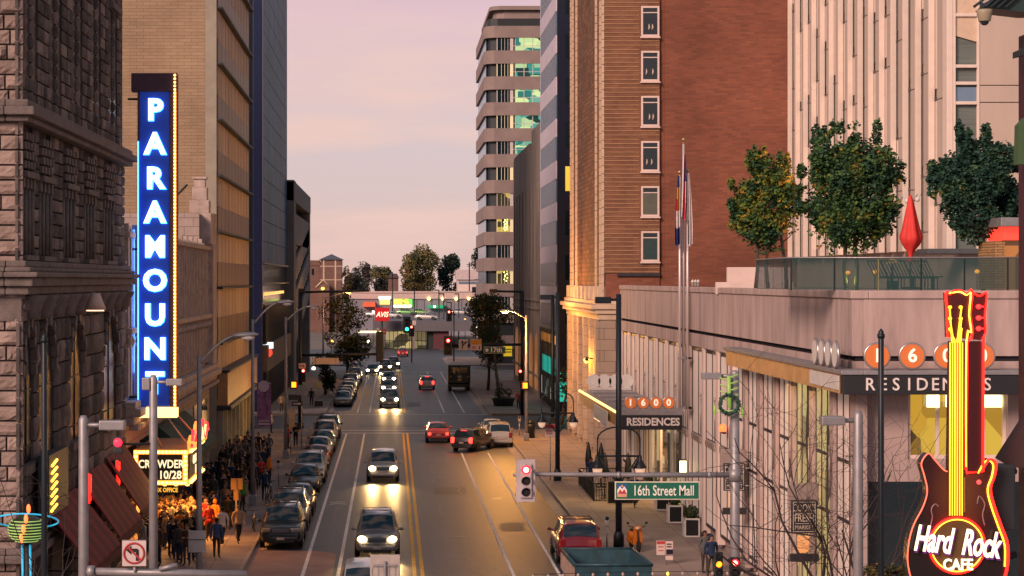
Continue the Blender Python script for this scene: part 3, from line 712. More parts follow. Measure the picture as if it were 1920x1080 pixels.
split(g, 'podium_fin', M['tower_dark'], gt)
g = MB(); g.box(-12.4, -11.7, 196, 243, 3.05, 5.5); g.build('soffit_band', mat('soffit_band', (.26, .17, .12), .7, 0, .2, .5), gt)
g = MB()
for k in range(22):
    if k % 3 != 1: g.box(-12.43, -12.32, 197.15+k*1.95, 198.5+k*1.95, .1, 2.9)
split(g, 'lobby_window', litroom('lobby', (1, .72, .2), (.2, .2, .12), .9, (.9, .8), .45), gt)
g = MB(); g.box(-12.43, -12.2, 200, 236, 10.2, 10.5); g.build('lit_strip', emit('lit_strip', (1, .55, .15), 1.0), gt)
t = thing('shop_sign', 'small white lit sign with a red badge on the dark fins of the glass tower', 'sign', (-11.6, 199, 4.5))
g = MB(); g.rbox(-12.6, -11.3, 198.8, 199.1, 5.15, 5.75); g.build('board', emit('shopsign', (.8, .95, 1), 1.5), t)
g = MB(); g.lathe([(.42, 198.7), (.42, 199.0)], 16, 0, (-11.8, 0, 4.75), 'y'); g.build('badge', emit('badge', (1, .06, .03), 1.6), t)

# ---- concrete parking building with slanting ramps
pk = thing('parking_building', 'dark concrete parking building with slanting ramp decks on the left', 'building', (FL, 243, gz(243)))
M['pkc'] = mat('pkc', (.19, .185, .20), .85, 0, .2, .5, .1)
g = MB(); g.box(-34, FL-1.6, 243.3, 292, -2, 23.0); g.build('core', M['dark'], pk)
g = MB(); g.box(FL-1.5, FL, 243.0, 248.5, -1, 23.4); g.box(FL-1.5, FL, 288.5, 292, -1, 22.6); g.rbox(FL-1.6, FL+.05, 243.0, 292.1, 20.9, 23.3, .1); g.box(FL-34, FL-1.5, 242.9, 243.2, -1, 23.3); g.build('frame', M['pkc'], pk)
for k, (za, zb) in enumerate(((16.2, 18.8), (11.7, 16.5), (7.9, 13.0), (4.0, 9.2))):
    g = MB(); h = 2.3 if k else 3.6
    ya, yb = 248.5, 288.5
    if k == 0: za = zb = 16.0
    g.add([(FL-.3, ya, za), (FL-.05, ya, za), (FL-.05, yb, zb), (FL-.3, yb, zb), (FL-.3, ya, za+h), (FL-.05, ya, za+h), (FL-.05, yb, zb+h), (FL-.3, yb, zb+h)],
          [(0, 3, 2, 1), (4, 5, 6, 7), (0, 1, 5, 4), (1, 2, 6, 5), (2, 3, 7, 6), (3, 0, 4, 7)])
    g.build('ramp_wall', M['pkc'], pk)
    if k:
        g = MB()
        for q in range(12): g.ell((FL-.5, ya+3+q*3.2, za+h+.6+(zb-za)*(3+q*3.2)/40), .25, .5, .25, 8, 4)
        split(g, 'railing_lamp', mat('pale_dots', (.45, .5, .5), .5), pk)
# ------------------------------------------------------------------ right side of the street
M['panelc'] = mat('panel_concrete', (.50, .385, .365), .8, 0, .14, 1.2, .12, 20, streak=.15, stain=(.29, .215, .205))
M['pinkstone'] = mat('pinkstone', (.40, .30, .285), .7, 0, .12, .8, .1)
M['white_fin'] = mat('white_fin', (.70, .56, .52), .6, 0, .08, .6)
M['curtain_glow'] = mat('curtain_glow', (.68, .55, .51), .7, 0, .12, 1.2, streak=.05)
cb = M['curtain_glow'].node_tree.nodes['Principled BSDF']; cb.inputs['Emission Color'].default_value = (1, .74, .58, 1); cb.inputs['Emission Strength'].default_value = .13  # slight emission added to the curtains to brighten this wall
M['frame_dark'] = mat('frame_dark', (.045, .04, .05), .45, .3, .2)
# ---- low corner building 1600
lb = thing('corner_building', 'low pink concrete corner building with roof terrace and white curtained windows', 'building', (FR, 65, gz(65)))
TOP = 11.37; Y0, Y1 = 65.0, 131.0
g = MB(); g.box(FR+.35, 60, Y0+.35, Y1-.02, -1, TOP-.12); g.build('core', mat('core_pink', (.30, .23, .22), .8), lb)
g = MB()
def panels_x(y0, y1, z0, z1, n):
    for k in range(n): g.rbox(FR, FR+.34, y0+(y1-y0)*k/n+.012, y0+(y1-y0)*(k+1)/n-.012, z0, z1, .012)
panels_x(Y0, Y1, 9.32, TOP-.26, 8); panels_x(Y0, Y1, 8.55, 9.16, 8)
for k in range(12): g.rbox(FR+.345+k*3.05, FR+.345+(k+1)*3.05-.024, Y0, Y0+.34, 9.32, TOP-.26, .012)
g.rbox(FR+.345, 52, Y0, Y0+.34, 8.3, 9.16, .012)
g.build('parapet_panels', M['panelc'], lb)
g = MB(); g.rbox(FR-.06, FR+.5, Y0-.06, Y1, TOP-.255, TOP, .03); g.rbox(FR+.505, 52, Y0-.06, Y0+.5, TOP-.255, TOP, .03); g.build('coping', M['panelc'], lb)
g = MB(); g.box(FR+.12, FR+.3, Y0+.12, Y1-.05, 9.165, 9.315); g.box(FR+.31, 52, Y0+.12, Y0+.3, 9.165, 9.315); g.build('groove', mat('groove', (.03, .028, .035), .95, spec=.0), lb)
# bays of white fins and tall curtained windows along the street
edges = [131 - 4.3*k for k in range(7)]+[101.0, 96.6, 92.4, 88.4]
edges = [e for e in edges if e > 88]
pf = MB(); 
for i, y in enumerate(edges):
    pf.rbox(FR, FR+.34, y-.62, y, 0, 8.54, .02)
split(pf, 'pier', M['white_fin'], lb)
wproto = None
for a, b in zip(edges[1:], edges[:-1]):
    ya, yb = a, b-.62
    g = MB(); g.box(FR+.13, FR+.17, ya, yb, .4, 8.5); o = g.build('window', M['curtain_glow'], lb)
    g = MB()
    for yy in (ya+.06, ya+(yb-ya)*.45, yb-.06): g.rbox(FR+.10, FR+.128, yy-.05, yy+.05, .4, 8.5, .01)
    for z in (.45, 4.35, 8.42): g.rbox(FR+.105, FR+.125, ya, yb, z-.08, z+.08, .005)
    g.build('window_frame', M['frame_dark'], o)
    g = MB(); g.rbox(FR-.02, FR+.1, ya+.5, yb-.5, 4.1, 4.4, .04); g.tube([(FR+.02, ya+.35, 4.5), (FR+.02, ya+.35, 6.2)], .035, 6); g.ell((FR+.02, ya+.35, 6.35), .06, .06, .12, 8, 5); g.build('wall_light', mat('fixture', (.4, .33, .3), .4, .4), lb)
# bays under the gold canopy
e2 = [88.4-3.35*k for k in range(8)]
pf = MB()
for y in e2: pf.rbox(FR-.02, FR+.34, y-.55, y, 0, 8.2, .02)
split(pf, 'pier', M['pinkstone'], lb)
for i, (a, b) in enumerate(zip(e2[1:], e2[:-1])):
    ya, yb = a, b-.55
    g = MB(); g.box(FR+.13, FR+.17, ya, yb, .3, 8.2)
    o = g.build('window', M['curtain_glow'] if i not in (4, 5) else litroom('lit_curtain', (1, .75, .3), (.75, .5, .2), .55, (1.2, .4), .1), lb)
    g = MB()
    for k in range(4): g.rbox(FR+.10, FR+.128, ya+(yb-ya)*k/3-.04, ya+(yb-ya)*k/3+.04, .3, 8.2, .01)
    for z in (.5, 4.0, 5.9): g.rbox(FR+.105, FR+.125, ya, yb, z-.06, z+.06, .005)
    g.build('window_frame', M['frame_dark'], o)
g = MB()
for y in e2[1:]:
    g.tube([(FR-.08, y-.27, 4.6), (FR-.08, y-.27, 6.3)], .03, 6)
split(g, 'wall_light', mat('fixture2', (.35, .3, .28), .4, .4), lb)
# front wall towards the mall: stone panels with windows
g = MB(); xs = [FR+.345, 16.15, 19.25, 22.5, 26, 30]
g.rbox(FR, 16.15, Y0, Y0+.34, 0, 8.29, .02); g.rbox(19.25, 52, Y0, Y0+.34, 0, 8.29, .02); g.rbox(16.155, 19.245, Y0, Y0+.34, 0, 6.1, .02); g.rbox(16.155, 19.245, Y0, Y0+.34, 8.15, 8.29, .02)
g.build('front_wall', M['pinkstone'], lb)
g = MB(); g.box(16.15, 19.25, Y0+.27, Y0+.31, 6.1, 8.15); o = g.build('window', litroom('restaurant', (1, .62, .06), (.78, .40, .03), .75, (.8, .7), .1), lb)
g = MB()
for x in (16.2, 17.1, 18.0, 18.55, 19.2): g.rbox(x-.05, x+.05, Y0+.12, Y0+.26, 6.1, 8.15, .01)
g.rbox(16.15, 19.25, Y0+.11, Y0+.25, 6.1, 6.22, .01); g.build('window_frame', M['white_fin'], o)
g = MB()
for a, b in ((16.75, 17.15), (17.35, 17.75), (18.5, 19.1)): g.rbox(a, b, Y0+.05, Y0+.14, 7.72, 8.1, .02)
split(g, 'ceiling_light', emit('ceil_light', (1, .86, .45), 4), lb)
g = MB(); g.box(14.9, 19.8, Y0-.004, Y0+.1, 2.3, 5.4); g.build('lower_window', M['glass_dark'], lb)
# ---- gold corner canopy with RESIDENCES
M['gold'] = mat('gold', (.56, .32, .15), .42, .2, .22, 1.0, .1)
M['signface'] = mat('signface', (.016, .016, .022), .5)
M['silver'] = mat('silver', (.5, .47, .48), .3, .8)
M['letterw'] = mat('letterw', (.75, .68, .66), .5)
cX, cY = 13.8, 63.5
cn = thing('corner_canopy', 'gold edged corner canopy with RESIDENCES in white on black', 'canopy', (cX, cY, 8.2))
g = MB()
for k in range(9): g.rbox(cX, cX+.2, cY+.55+k*2.42, cY+.55+(k+1)*2.42-.03, 8.2, 8.8, .01)
g.build('fascia', M['gold'], cn)
g = MB(); g.rbox(cX-.08, FR, cY-.05, 86.0, 8.805, 8.94, .02); g.rbox(FR+.005, 30, cY-.05, Y0-.01, 8.805, 8.94, .02); g.build('top_edge', M['galv'], cn)
g = MB(); g.box(cX+.21, FR-.01, cY+.6, 85.6, 8.2, 8.3); g.build('soffit', M['gold'], cn)
g = MB(); g.rbox(cX, 30, cY, cY+.5, 8.2, 8.8, .02); g.build('front_board', M['signface'], cn)
g = MB(); g.rbox(cX-.03, cX-.005, cY+.6, cY+5.0, 8.3, 8.75, .01); g.build('side_board', M['whiteplastic'], cn)
g = MB()
nm = 'RESIDENCES'; xa, xb = wx(1631, cY), wx(1851, cY)
for i, ch in enumerate(nm): g.text(ch, .54, front(xa+(xb-xa)*i/9, cY-.02, 8.50), .02, .004, sx=.95)
g.build('lettering', M['letterw'], cn)
M['disc'] = emit('disc', (.85, .22, .05), .28, (.55, .14, .04))
def disc(parent, x, y, z, r, ch, face='y'):
    g = MB(); 
    if face == 'y':
        g.lathe([(r*.9, y-.06), (r*.9, y+.06)], 28, 0, (x, 0, z), 'y')
        o = g.build('number_disc', M['disc'], parent); o['label'] = 'round disc with the digit '+ch
        h = MB(); h.ring((x, y, z), r*.95, r*.95, r*.1, 32, 8, 0); h.lathe([(r*.99, y-.08), (r*.99, y+.10)], 28, 0, (x, 0, z), 'y') if False else None; h.build('rim', M['silver'], o)
        h = MB(); h.text(ch, r*1.45, front(x, y-.075, z), .015, .012); h.build('digit', M['sign_white'] if False else emit('digit', (1, .85, .7), .6), o)
    else:
        h = MB(); h.ring((x, y, z), r*.95, r*.95, r*.12, 32, 8, 0, Matrix.Rotation(R(90), 3, 'Z')); o = h.build('number_disc', M['silver'], parent)
        h = MB(); h.lathe([(r*.9, x-.05), (r*.9, x+.05)], 28, 0, (0, y, z), 'x'); h.build('back', M['whiteplastic'], o)
for ch, px in zip('1600', (1644.5, 1710, 1775, 1841)): disc(cn, wx(px, cY), cY, 9.38, .40, ch)
for k in range(4): disc(cn, cX-.0, 64.6+1.02*k, 9.38, .42, '0', 'x')
light('canopy_glow', 'AREA', (.35, 10, -.3), 200, (1, .6, .2), cn, 6)
# ---- street canopy at the entrance
ex0, eY0, eY1 = 11.4, 103.0, 125.0
ec = thing('entrance_canopy', 'flat entrance canopy over the pavement with 1600 discs and RESIDENCES on black', 'canopy', (ex0, eY0, 4.25))
g = MB(); g.rbox(ex0, FR, eY0+.35, eY1, 4.3, 5.1, .03); g.build('deck', M['galv'], ec)
g = MB()
for k in range(5): g.rbox(ex0+.3, FR-.1, eY0+2+k*4, eY0+2.4+k*4, 5.1, 5.22, .02)
split(g, 'roof_beam', M['silver'], ec)
g = MB(); g.rbox(ex0-.02, FR, eY0, eY0+.34, 4.28, 5.0, .02); g.build('front_board', M['signface'], ec)
g = MB(); g.rbox(ex0-.06, FR, eY0-.05, eY0+.5, 5.0, 5.32, .03); g.build('front_edge', M['galv'], ec)
g = MB(); g.text('RESIDENCES', .52, front((ex0+FR)/2+.05, eY0-.02, 4.66), .02, .016, sx=.92); g.build('lettering', M['letterw'], ec)
for k, ch in enumerate('1600'): disc(ec, wx(1182, eY0)+k*.63, eY0, 5.62, .31, ch)
g = MB(); g.rbox(ex0-.05, ex0-.01, eY0+.4, eY1, 4.32, 4.98, .01); g.build('side_fascia', M['gold'], ec)
g = MB()
for k in range(36): g.ell((ex0-.1, eY0+.6+k*.61, 5.05), .07, .10, .07, 8, 5)
split(g, 'edge_light', emit('edge_light', (1, .66, .2), 2.5), ec)
g = MB(); g.rbox(ex0-.28, ex0-.22, 107.5, 114.5, 4.1, 4.9, .02); g.build('side_sign', M['whiteplastic'], ec)
for k in range(4):
    g = MB(); g.lathe([(.40, eY1-.1), (.42, eY1), (.40, eY1+.1)], 28, 0, (wx(1113, eY1)+k*.66, 0, 5.62), 'y'); g.build('disc_back', M['whiteplastic'], ec)
g = MB(); g.rbox(wx(1105, eY1), FR, eY1-.15, eY1+.1, 5.1, 5.25, .02); g.build('disc_rail', M['whiteplastic'], ec)
light('canopy_lamp', 'AREA', (1.6, 10, -.1), 420, (1, .62, .25), ec, 4)
# entrance wall below the canopy
g = MB()
for y in (104, 108.3, 112.5): g.rbox(FR-.03, FR+.1, y, y+2.0, .2, 4.2, .02)
split(g, 'doorway', litroom('entry', (1, .72, .35), (.45, .30, .18), .5, (.7, .5), .3), lb)
t = thing('wall_lightbox', 'bright tilted yellow light box under the entrance canopy', 'lamp', (FR-.3, 101, 2.6))
g = MB(); g.rbox(FR-.5, FR-.1, 100.6, 101.0, 2.2, 3.0, .03); g.build('case', M['dark'], t)
g = MB(); g.box(FR-.46, FR-.14, 100.57, 100.595, 2.25, 2.95); g.build('lens', emit('lens', (1, .85, .35), 5), t)

# ---- brick hotel with banded corner
M['redbrick'] = brick('redbrick', (.29, .10, .060), (.21, .072, .045), (.20, .10, .075), .6, .16, .02, .85, False, .3, .5, .38, .13)
M['bandbrick'] = brick('bandbrick', (.26, .125, .075), (.19, .088, .055), (.18, .10, .07), .5, .145, .012, .85, False, .2, .5, .3, .5)
M['tanband'] = mat('tanband', (.42, .24, .13), .8, 0, .15, 2, .1)
M['creamtrim'] = mat('creamtrim', (.56, .42, .31), .75, 0, .15, 1.5, .15)
M['limestone'] = brick('limestone', (.36, .27, .21), (.33, .25, .195), (.17, .12, .10), 1.5, .75, .02, .8, False, .25, .5, .2, .4)
ht = thing('brick_hotel', 'tall red brick building with orange banded corner and six white windows', 'building', (FR, 141, gz(141)))
HX0, HY0, HY1 = FR, 141.0, 166.5; hx1 = wx(1237, HY0); zb = wz(512, HY0)
g = MB(); g.box(hx1+.35, 48, HY0+.02, HY1, -1, 42); g.build('plain_wall', M['redbrick'], ht)
g = MB(); g.box(HX0+.05, hx1, HY0, HY1-.3, zb, 42); g.build('banded_wall', M['bandbrick'], ht)
g = MB(); g.box(hx1, hx1+.35, HY0+.18, HY1-1, -1, 42); g.box(HX0+.9, hx1, HY0+.06, HY1-.4, -1, zb); g.box(HX0+.1, HX0+.895, HY0+.07, HY1-.4, wz(600, 141)+1, zb-.005); g.build('lower_wall', M['redbrick'], ht)
win = [(wz(y, HY0), wz(y+57, HY0)) for y in (11.5, 95.5, 180, 264.5, 349, 433.5)]
wxa, wxb = wx(1202, HY0), wx(1237, HY0)-.03
g = MB(); z = zb+.05; k = 0
while z < 31:
    inw = any(b-.3 < z < a+.1 for a, b in win)
    g.rbox(HX0+.03, (wxa-.12) if inw else hx1-.02, HY0-.035, HY0+.01, z, z+.05, .008); z += .29; k += 1
g.build('brick_banding_trim', M['tanband'], ht)
g = MB(); g.box(HX0+.9, hx1, HY0-.1, HY0+.0, zb-.22, zb); g.build('ledge', M['frame_dark'], ht)
for i, (zt_, zl_) in enumerate(win):
    g = MB(); g.box(wxa+.12, wxb-.12, HY0-.03, HY0-.004, zl_+.12, zt_-.12); o = g.build('window', M['glass_dark'], ht)
    g = MB(); f = .13
    g.rbox(wxa, wxa+f, HY0-.09, HY0+.0, zl_, zt_, .015); g.rbox(wxb-f, wxb, HY0-.09, HY0, zl_, zt_, .015); g.rbox(wxa+f, wxb-f, HY0-.09, HY0, zt_-f, zt_, .015); g.rbox(wxa+f, wxb-f, HY0-.09, HY0, zl_, zl_+f, .015)
    g.rbox(wxa+f, wxb-f, HY0-.07, HY0-.01, zt_-.48, zt_-.41, .01); g.rbox(wxa-.06, wxb+.06, HY0-.16, HY0+.0, zl_-.12, zl_-.005, .02); g.build('window_frame', M['white_fin'], o)
    r0 = random.Random(i)
    g = MB()
    if i < 4:
        for q in range(2): x = wxa+.35+.25*q+r0.uniform(-.05, .2); g.tube([(x, HY0-.045, zl_+.45), (x+.05, HY0-.045, zl_+.62), (x+.02, HY0-.045, zl_+.85)], [.05, .07, .02], 6)
        split(g, 'lamp_shape', mat('lampdots', (.5, .4, .35), .5), o)
    else:
        g.box(wxa+.14, wxb-.14, HY0-.045, HY0-.032, zl_+.13, zt_-.5); g.build('blind', mat('blind%d' % i, (.10, .11, .09) if i == 4 else (.02, .05, .055), .7), o)
# street side of the banded corner: patterned bays between cream quoins
M['diaper'] = brick('diaper', (.28, .15, .09), (.15, .08, .055), (.14, .08, .06), .9, .33, .05, .85, False, .4, .5, .25, .5)
g = MB(); g.box(HX0, HX0+.045, HY0+.3, HY1-.3, wz(575, 150), 42); g.build('patterned_wall', M['diaper'], ht)
g = MB()
for y in (HY0+.02, HY0+1.6, HY0+4.6, HY1-5.4, HY1-2.2, HY1-.6):
    g = MB(); zq = wz(578, y)
    while zq < 38: g.rbox(HX0-.14, HX0+.03, y, y+.42, zq+.01, zq+.55, .02); zq += .57
    g.build('quoin_trim', M['creamtrim'], ht)
g = MB()
for k in range(14):
    for q in range(9):
        yy = HY0+6+q*1.6; zz = 10.8+k*2.0
        pass
# limestone base
zc1, zc0 = wz(570, 141), wz(600, 141)
g = MB(); g.box(HX0-.25, HX0+.9, HY0-.02, HY1, -1, zc0); g.build('stone_base', M['limestone'], ht)
g = MB()
for i, (a, b, d) in enumerate(((zc0+.003, zc0+.4, .15), (zc0+.403, zc0+.72, .38), (zc0+.723, zc1-.05, .62), (zc1-.047, zc1+.25, .3))): g.rbox(HX0-.25-d, HX0+.93+d*.4, HY0-.02-d*.6, HY1+d, a, b, .04)
for k in range(40): g.rbox(HX0-.7, HX0-.2, HY0+k*.65, HY0+.3+k*.65, zc0+.42, zc0+.7, .02)
for k in range(9): g.rbox(HX0-.38, HX0+.3, HY0+.1+k*3.1, HY0+1.0+k*3.1, zc1+.25, zc1+1.2, .05)
g.build('cornice', M['creamtrim'], ht)
g = MB()
for y in (141.3, 145.7, 150.1, 154.5, 158.9, 163.4): g.rbox(HX0-.52, HX0-.24, y, y+1.1, 0, zc0, .03)
split(g, 'pilaster', M['limestone'], ht)
for y in (142.6, 147.0, 151.4, 155.8, 160.2):
    g = MB(); g.box(HX0-.28, HX0-.255, y+.3, y+2.6, 5.9, 8.2); g.build('window', M['glass_dark'], ht)
    g = MB(); g.box(HX0-.28, HX0-.255, y+.3, y+2.6, .6, 3.9); g.build('shop_window', M['glass_dark'], ht)
# ---- dark mirrored office tower beyond the cross street
dt = thing('office_tower', 'dark navy office tower with bands of pale mirrored windows beyond the brick building', 'building', (15.4, 195, gz(195)))
M['navy_panel'] = mat('navy_panel', (.010, .014, .035), .35, .1, .2)
M['mirror'] = mat('mirror', (.19, .28, .40), .2, .3, .15, .5)
M['pale_panel'] = mat('pale_panel', (.62, .56, .68), .5, .0, .10, .6)
g = MB(); g.box(15.55, 60, 195, 216, -2, 66); g.build('core', M['navy_panel'], dt)
for k in range(16):
    z = 7.2+3.93*k
    a = MB(); a.box(15.45, 15.54, 195.25, 216, z, z+2.2); o = a.build('window_band', M['mirror'], dt)
    a = MB(); 
    for q in range(15): a.box(15.42, 15.448, 195.6+q*1.35, 195.68+q*1.35, z, z+2.2)
    a.build('mullion', M['navy_panel'], o)
    a = MB(); a.box(15.43, 15.54, 195.2, 216, z+2.22, z+3.91); a.build('spandrel', M['pale_panel'], dt)
for k in range(16):
    z = 7.6+4.15*k
    a = MB(); a.box(wx(1060, 195), wx(1074, 195), 194.96, 194.995, z, z+2.3)
    a.build('window', emit('office_lit', (.9, .68, .08), .45) if k == 3 else M['glass_dark'], dt)
g = MB()
for k in range(12): g.box(15.30, 15.40, 196+k*1.7, 196.12+k*1.7, -.5, 6.9)
g.build('lobby_mullion', M['navy_panel'], dt)
g = MB(); g.box(15.44, 15.5, 196, 215, 5.6, 6.4); g.build('lit_ceiling', emit('orange_ceiling', (1, .35, .05), 1.6), dt)
g = MB(); g.box(15.38, 15.43, 196.5, 212, 2.6, 4.2); g.build('teal_sign', emit('teal', (.02, .75, .58), 1.2), dt)
g = MB(); g.box(15.55, 17.0, 194.9, 194.98, .3, 3.0); g.build('shop_window', emit('shop_teal', (.05, .8, .6), .55), dt)
g = MB(); g.box(15.38, 15.43, 196.5, 214, .2, 2.0); g.build('lobby_window', litroom('lobby_r', (1, .9, .7), (.3, .4, .35), .6, (.5, .6), .5), dt)
# ---- rough stone block with notched top
sb = thing('stone_block_building', 'narrow brown stone building with notched top between the two towers', 'building', (15.45, 217, gz(217)))
M['brownstone'] = mat('brownstone', (.22, .185, .17), .9, 0, .3, .35, .3, 6, streak=.4)
g = MB(); za = wz(238, 223)
g.prism([(217, -1), (263, -1), (263, 26.6), (262, 27.0), (233, 27.0), (232.9, 26.2), (229.5, 26.0), (229.4, za), (217, za)], 15.45, 45, 'x'); g.build('wall', M['brownstone'], sb)
g = MB()
for z in (1.4, 8.5, 9.4): g.rbox(15.3, 15.5, 217, 263, z, z+.25, .03)
for k in range(9): g.rbox(15.35, 15.47, 218+k*5.3, 218.5+k*5.3, 0, 22, .03)
g.build('ledge', M['brownstone'], sb)
g = MB()
for k in range(5): 
    y = 218.5+k*8.6
    g.prism([(y, 0), (y+5, 0)]+[(y+2.5+2.5*math.cos(t*math.pi/8), 4.0+2.0*math.sin(t*math.pi/8)) for t in range(9)], 15.36, 15.44, 'x')
split(g, 'arched_doorway', emit('arch_glow', (1, .30, .05), .22, (.03, .02, .02)), sb)
# ---- rounded far tower with lit window bands
ft = thing('apartment_tower', 'far grey tower with rounded corner and lit green and yellow window bands', 'building', (14.7, 320, gz(320)))
M['ftc'] = mat('ftc', (.27, .21, .20), .85, 0, .15, .4, .05)
def octo(d):
    x0, x1, y0, y1 = 14.3+d, 44-d, 320+d, 352-d
    return [(x0, y0+1.9), (x0+.45, y0+.55), (x0+1.5, y0), (x1-3, y0), (x1, y0+3), (x1, y1), (x0, y1)]
g = MB(); g.prism(octo(.55), -2, 52, 'z'); g.build('core', M['dark'], ft)
FH = 48.6*320/F
zwin = [(wz(94.5+48.6*k, 320), wz(70.5+48.6*k, 320)) for k in range(-1, 12)]
g = MB(); prev = None
for i, (zl_, zt_) in enumerate(zwin):
    top = wz(70.5+48.6*(i-1)-24.6+24, 320)
for k in range(-1, 13):
    zb_ = wz(70.5+48.6*k, 320); zt_ = wz(94.5+48.6*(k-1), 320)
    if zb_ > 52: continue
    g.prism(octo(0), max(zb_, -1), min(zt_, 50.8), 'z')
g.prism(octo(-.0), -1, wz(555, 320)+0, 'z') if False else None
g.build('spandrel_bands', M['ftc'], ft)
g = MB(); g.prism(octo(1.6), 50.8, 53.4, 'z'); g.prism(octo(.9), 53.4, 54.0, 'z'); g.build('roof_storey', M['ftc'], ft)
lit_g = litroom('lit_green', (.80, .95, .40), (.05, .38, .32), 1.0, (.55, .9), .1); lit_y = litroom('lit_yellow', (1, .66, .12), (.55, .34, .05), .7, (.5, .8), .25)
for k in range(0, 11):
    zt_, zl_ = wz(70.5+48.6*k, 320), wz(94.5+48.6*k, 320)
    if k == 0: pass
    a = MB(); a.box(19.0, 43, 320.30, 320.42, zl_, zt_); o = a.build('window_band', lit_g if k < 6 else M['glass_dark'], ft)
    a = MB()
    for q in range(12): a.box(19.0+q*1.35, 19.1+q*1.35, 320.16, 320.29, zl_, zt_)
    a.box(18.7, 43, 320.17, 320.28, zl_+(zt_-zl_)*.35, zl_+(zt_-zl_)*.35+.08); a.build('window_frame', M['whiteplastic'], o)
    a = MB(); a.box(16.3, 18.7, 320.31, 320.41, zl_, zt_); o = a.build('window', lit_y if k in (6, 9, 7) else M['glass_dark'], ft)
    a = MB(); a.box(18.25, 18.75, 320.2, 320.3, zl_, zt_); a.box(16.2, 16.32, 320.18, 320.29, zl_, zt_)
    for q in (0, 1, 2): a.box(16.9+q*.5, 16.96+q*.5, 320.2, 320.29, zl_, zt_)
    a.build('window_jamb', emit('jamb_glow', (1, .78, .4), .55, (.5, .4, .3)) if k % 2 else M['whiteplastic'], o)  # jamb emission stands in for room light on every other floor
    a = MB(); a.box(14.62, 14.7, 322.3, 351, zl_, zt_); a.build('side_window', M['mirror'], ft)
a = MB()
for q in range(26): a.ell((17.6+.25*math.sin(q*2.4), 320.2, wz(505+70*q/26 if q < 9 else 408+25*(q-9)/17, 320)), .1, .08, .12, 6, 4)
split(a, 'window_light', emit('wl', (.9, .9, .25), 3), ft)
# ---- white ribbed tower behind the terrace
wt = thing('ribbed_tower', 'pale tower with closely spaced vertical ribs and slot windows above the roof terrace', 'building', (27, 100, 10))
M['ribc'] = mat('ribc', (.50, .405, .345), .75, 0, .10, .5, .06, 15, streak=.2)
M['ribw'] = mat('ribw', (.74, .62, .55), .55, 0, .06)
TX, TY = 27.0, 100.0; ztb = 13.2
g = MB(); g.box(TX+.5, 60, TY+.3, 150, 8, 40); g.build('core', M['ribc'], wt)
r0 = random.Random(5); pan = MB(); fin = MB(); slots = []; jn = MB()
y = TY+.9; i = 0
while y < 147:
    b = 2.62
    pan.rbox(TX-.02, TX+.5, y+.03, y+b-.66, ztb, 40, .02)
    fin.rbox(TX-.30, TX-.0, y+b-.16, y+b+.02, ztb, 40, .015)
    zz = ztb+r0.uniform(-2.0, 1.2)
    while zz < 38:
        h = r0.choice((4.6, 2.2)); a = MB(); a.box(TX+.02, TX+.1, y+b-.655, y+b-.165, max(zz, ztb), zz+h)
        slots.append((a, r0.random() < .62)); 
        jn.box(TX-.025, TX+.1, y+.03, y+b-.66, zz+h, zz+h+.05); jn.box(TX-.03, TX+.12, y+b-.655, y+b-.165, zz+h+.005, zz+h+.16); zz += h+.6
    y += b; i += 1
pan.build('panels', M['ribc'], wt); split(fin, 'fin', M['ribw'], wt); jn.build('panel_joint', M['frame_dark'], wt)
for a, d in slots: a.build('slot_window', M['glass_dark'] if d else M['ribw'], wt)
# front face
g = MB(); xa, xb = wx(1790, TY), wx(1832, TY)
g.rbox(TX-.3, xa-.08, TY, TY+.8, ztb, 40, .03); g.build('corner_frame', M['ribw'], wt)
g = MB()
zs = [ztb, wz(192, TY), wz(160, TY), 40]
for a, b in zip(zs, zs[1:]):
    for x0, x1 in ((xb+.12, xb+2.6), (xb+2.64, xb+5.2), (xb+5.24, 42)): g.rbox(x0, x1, TY, TY+.5, a+.02, b-.02, .015)
g.build('front_panels', M['ribc'], wt)
g = MB(); g.box(xa-.07, xb+.1, TY+.2, TY+.3, ztb, 40); o = g.build('window', mat('blinds', (.13, .155, .145), .5, 0, .25, .4, streak=14), wt)
g = MB(); g.box(xa-.02, xb+.02, TY+.12, TY+.19, wz(190, TY), wz(163, TY)); g.build('lower_pane', M['mirror'], o)
g = MB(); g.box(xa, xb, TY+.10, TY+.18, wz(60, TY), wz(36, TY)); g.prism([(xa, wz(66, TY)), (xb, wz(78, TY)), (xb, wz(-5, TY)), (xa, wz(-5, TY))], TY+.08, TY+.19, 'y') ; g.build('blind_lit_paint', mat('blind_sun_paint', (.62, .47, .35), .6), o)  # sunlight on the blind put in as a paler colour
g = MB()
for x in (xa-.07, xb+.0): g.rbox(x, x+.11, TY-.05, TY+.18, ztb, 40, .02)
for yy in (28, 124, 156, 193): g.rbox(xa+.045, xb-.005, TY-.04, TY+.17, wz(yy+3, TY), wz(yy-3, TY), .02)
g.build('window_frame', M['ribw'], o)
# recessed storey under the tower, opening on the terrace
g = MB(); g.box(TX+1.2, 50, TY+1.2, 140, 10, ztb); g.build('recess_wall', mat('recess', (.06, .075, .085), .6, 0, .3, .5), wt)
g = MB(); g.rbox(TX-1.5, 50, TY-1.0, TY+1.0, ztb-.25, ztb-.005, .03); g.build('soffit_slab', mat('slab', (.07, .08, .09), .6), wt)
g = MB(); 
for k in range(4): g.box(TX+3.0+k*1.1, TX+3.85+k*1.1, TY+1.1, TY+1.19, 11, 13.0)
split(g, 'terrace_door', litroom('tdoor', (1, .8, .25), (.3, .3, .16), .45, (.8, .4), .3), wt)
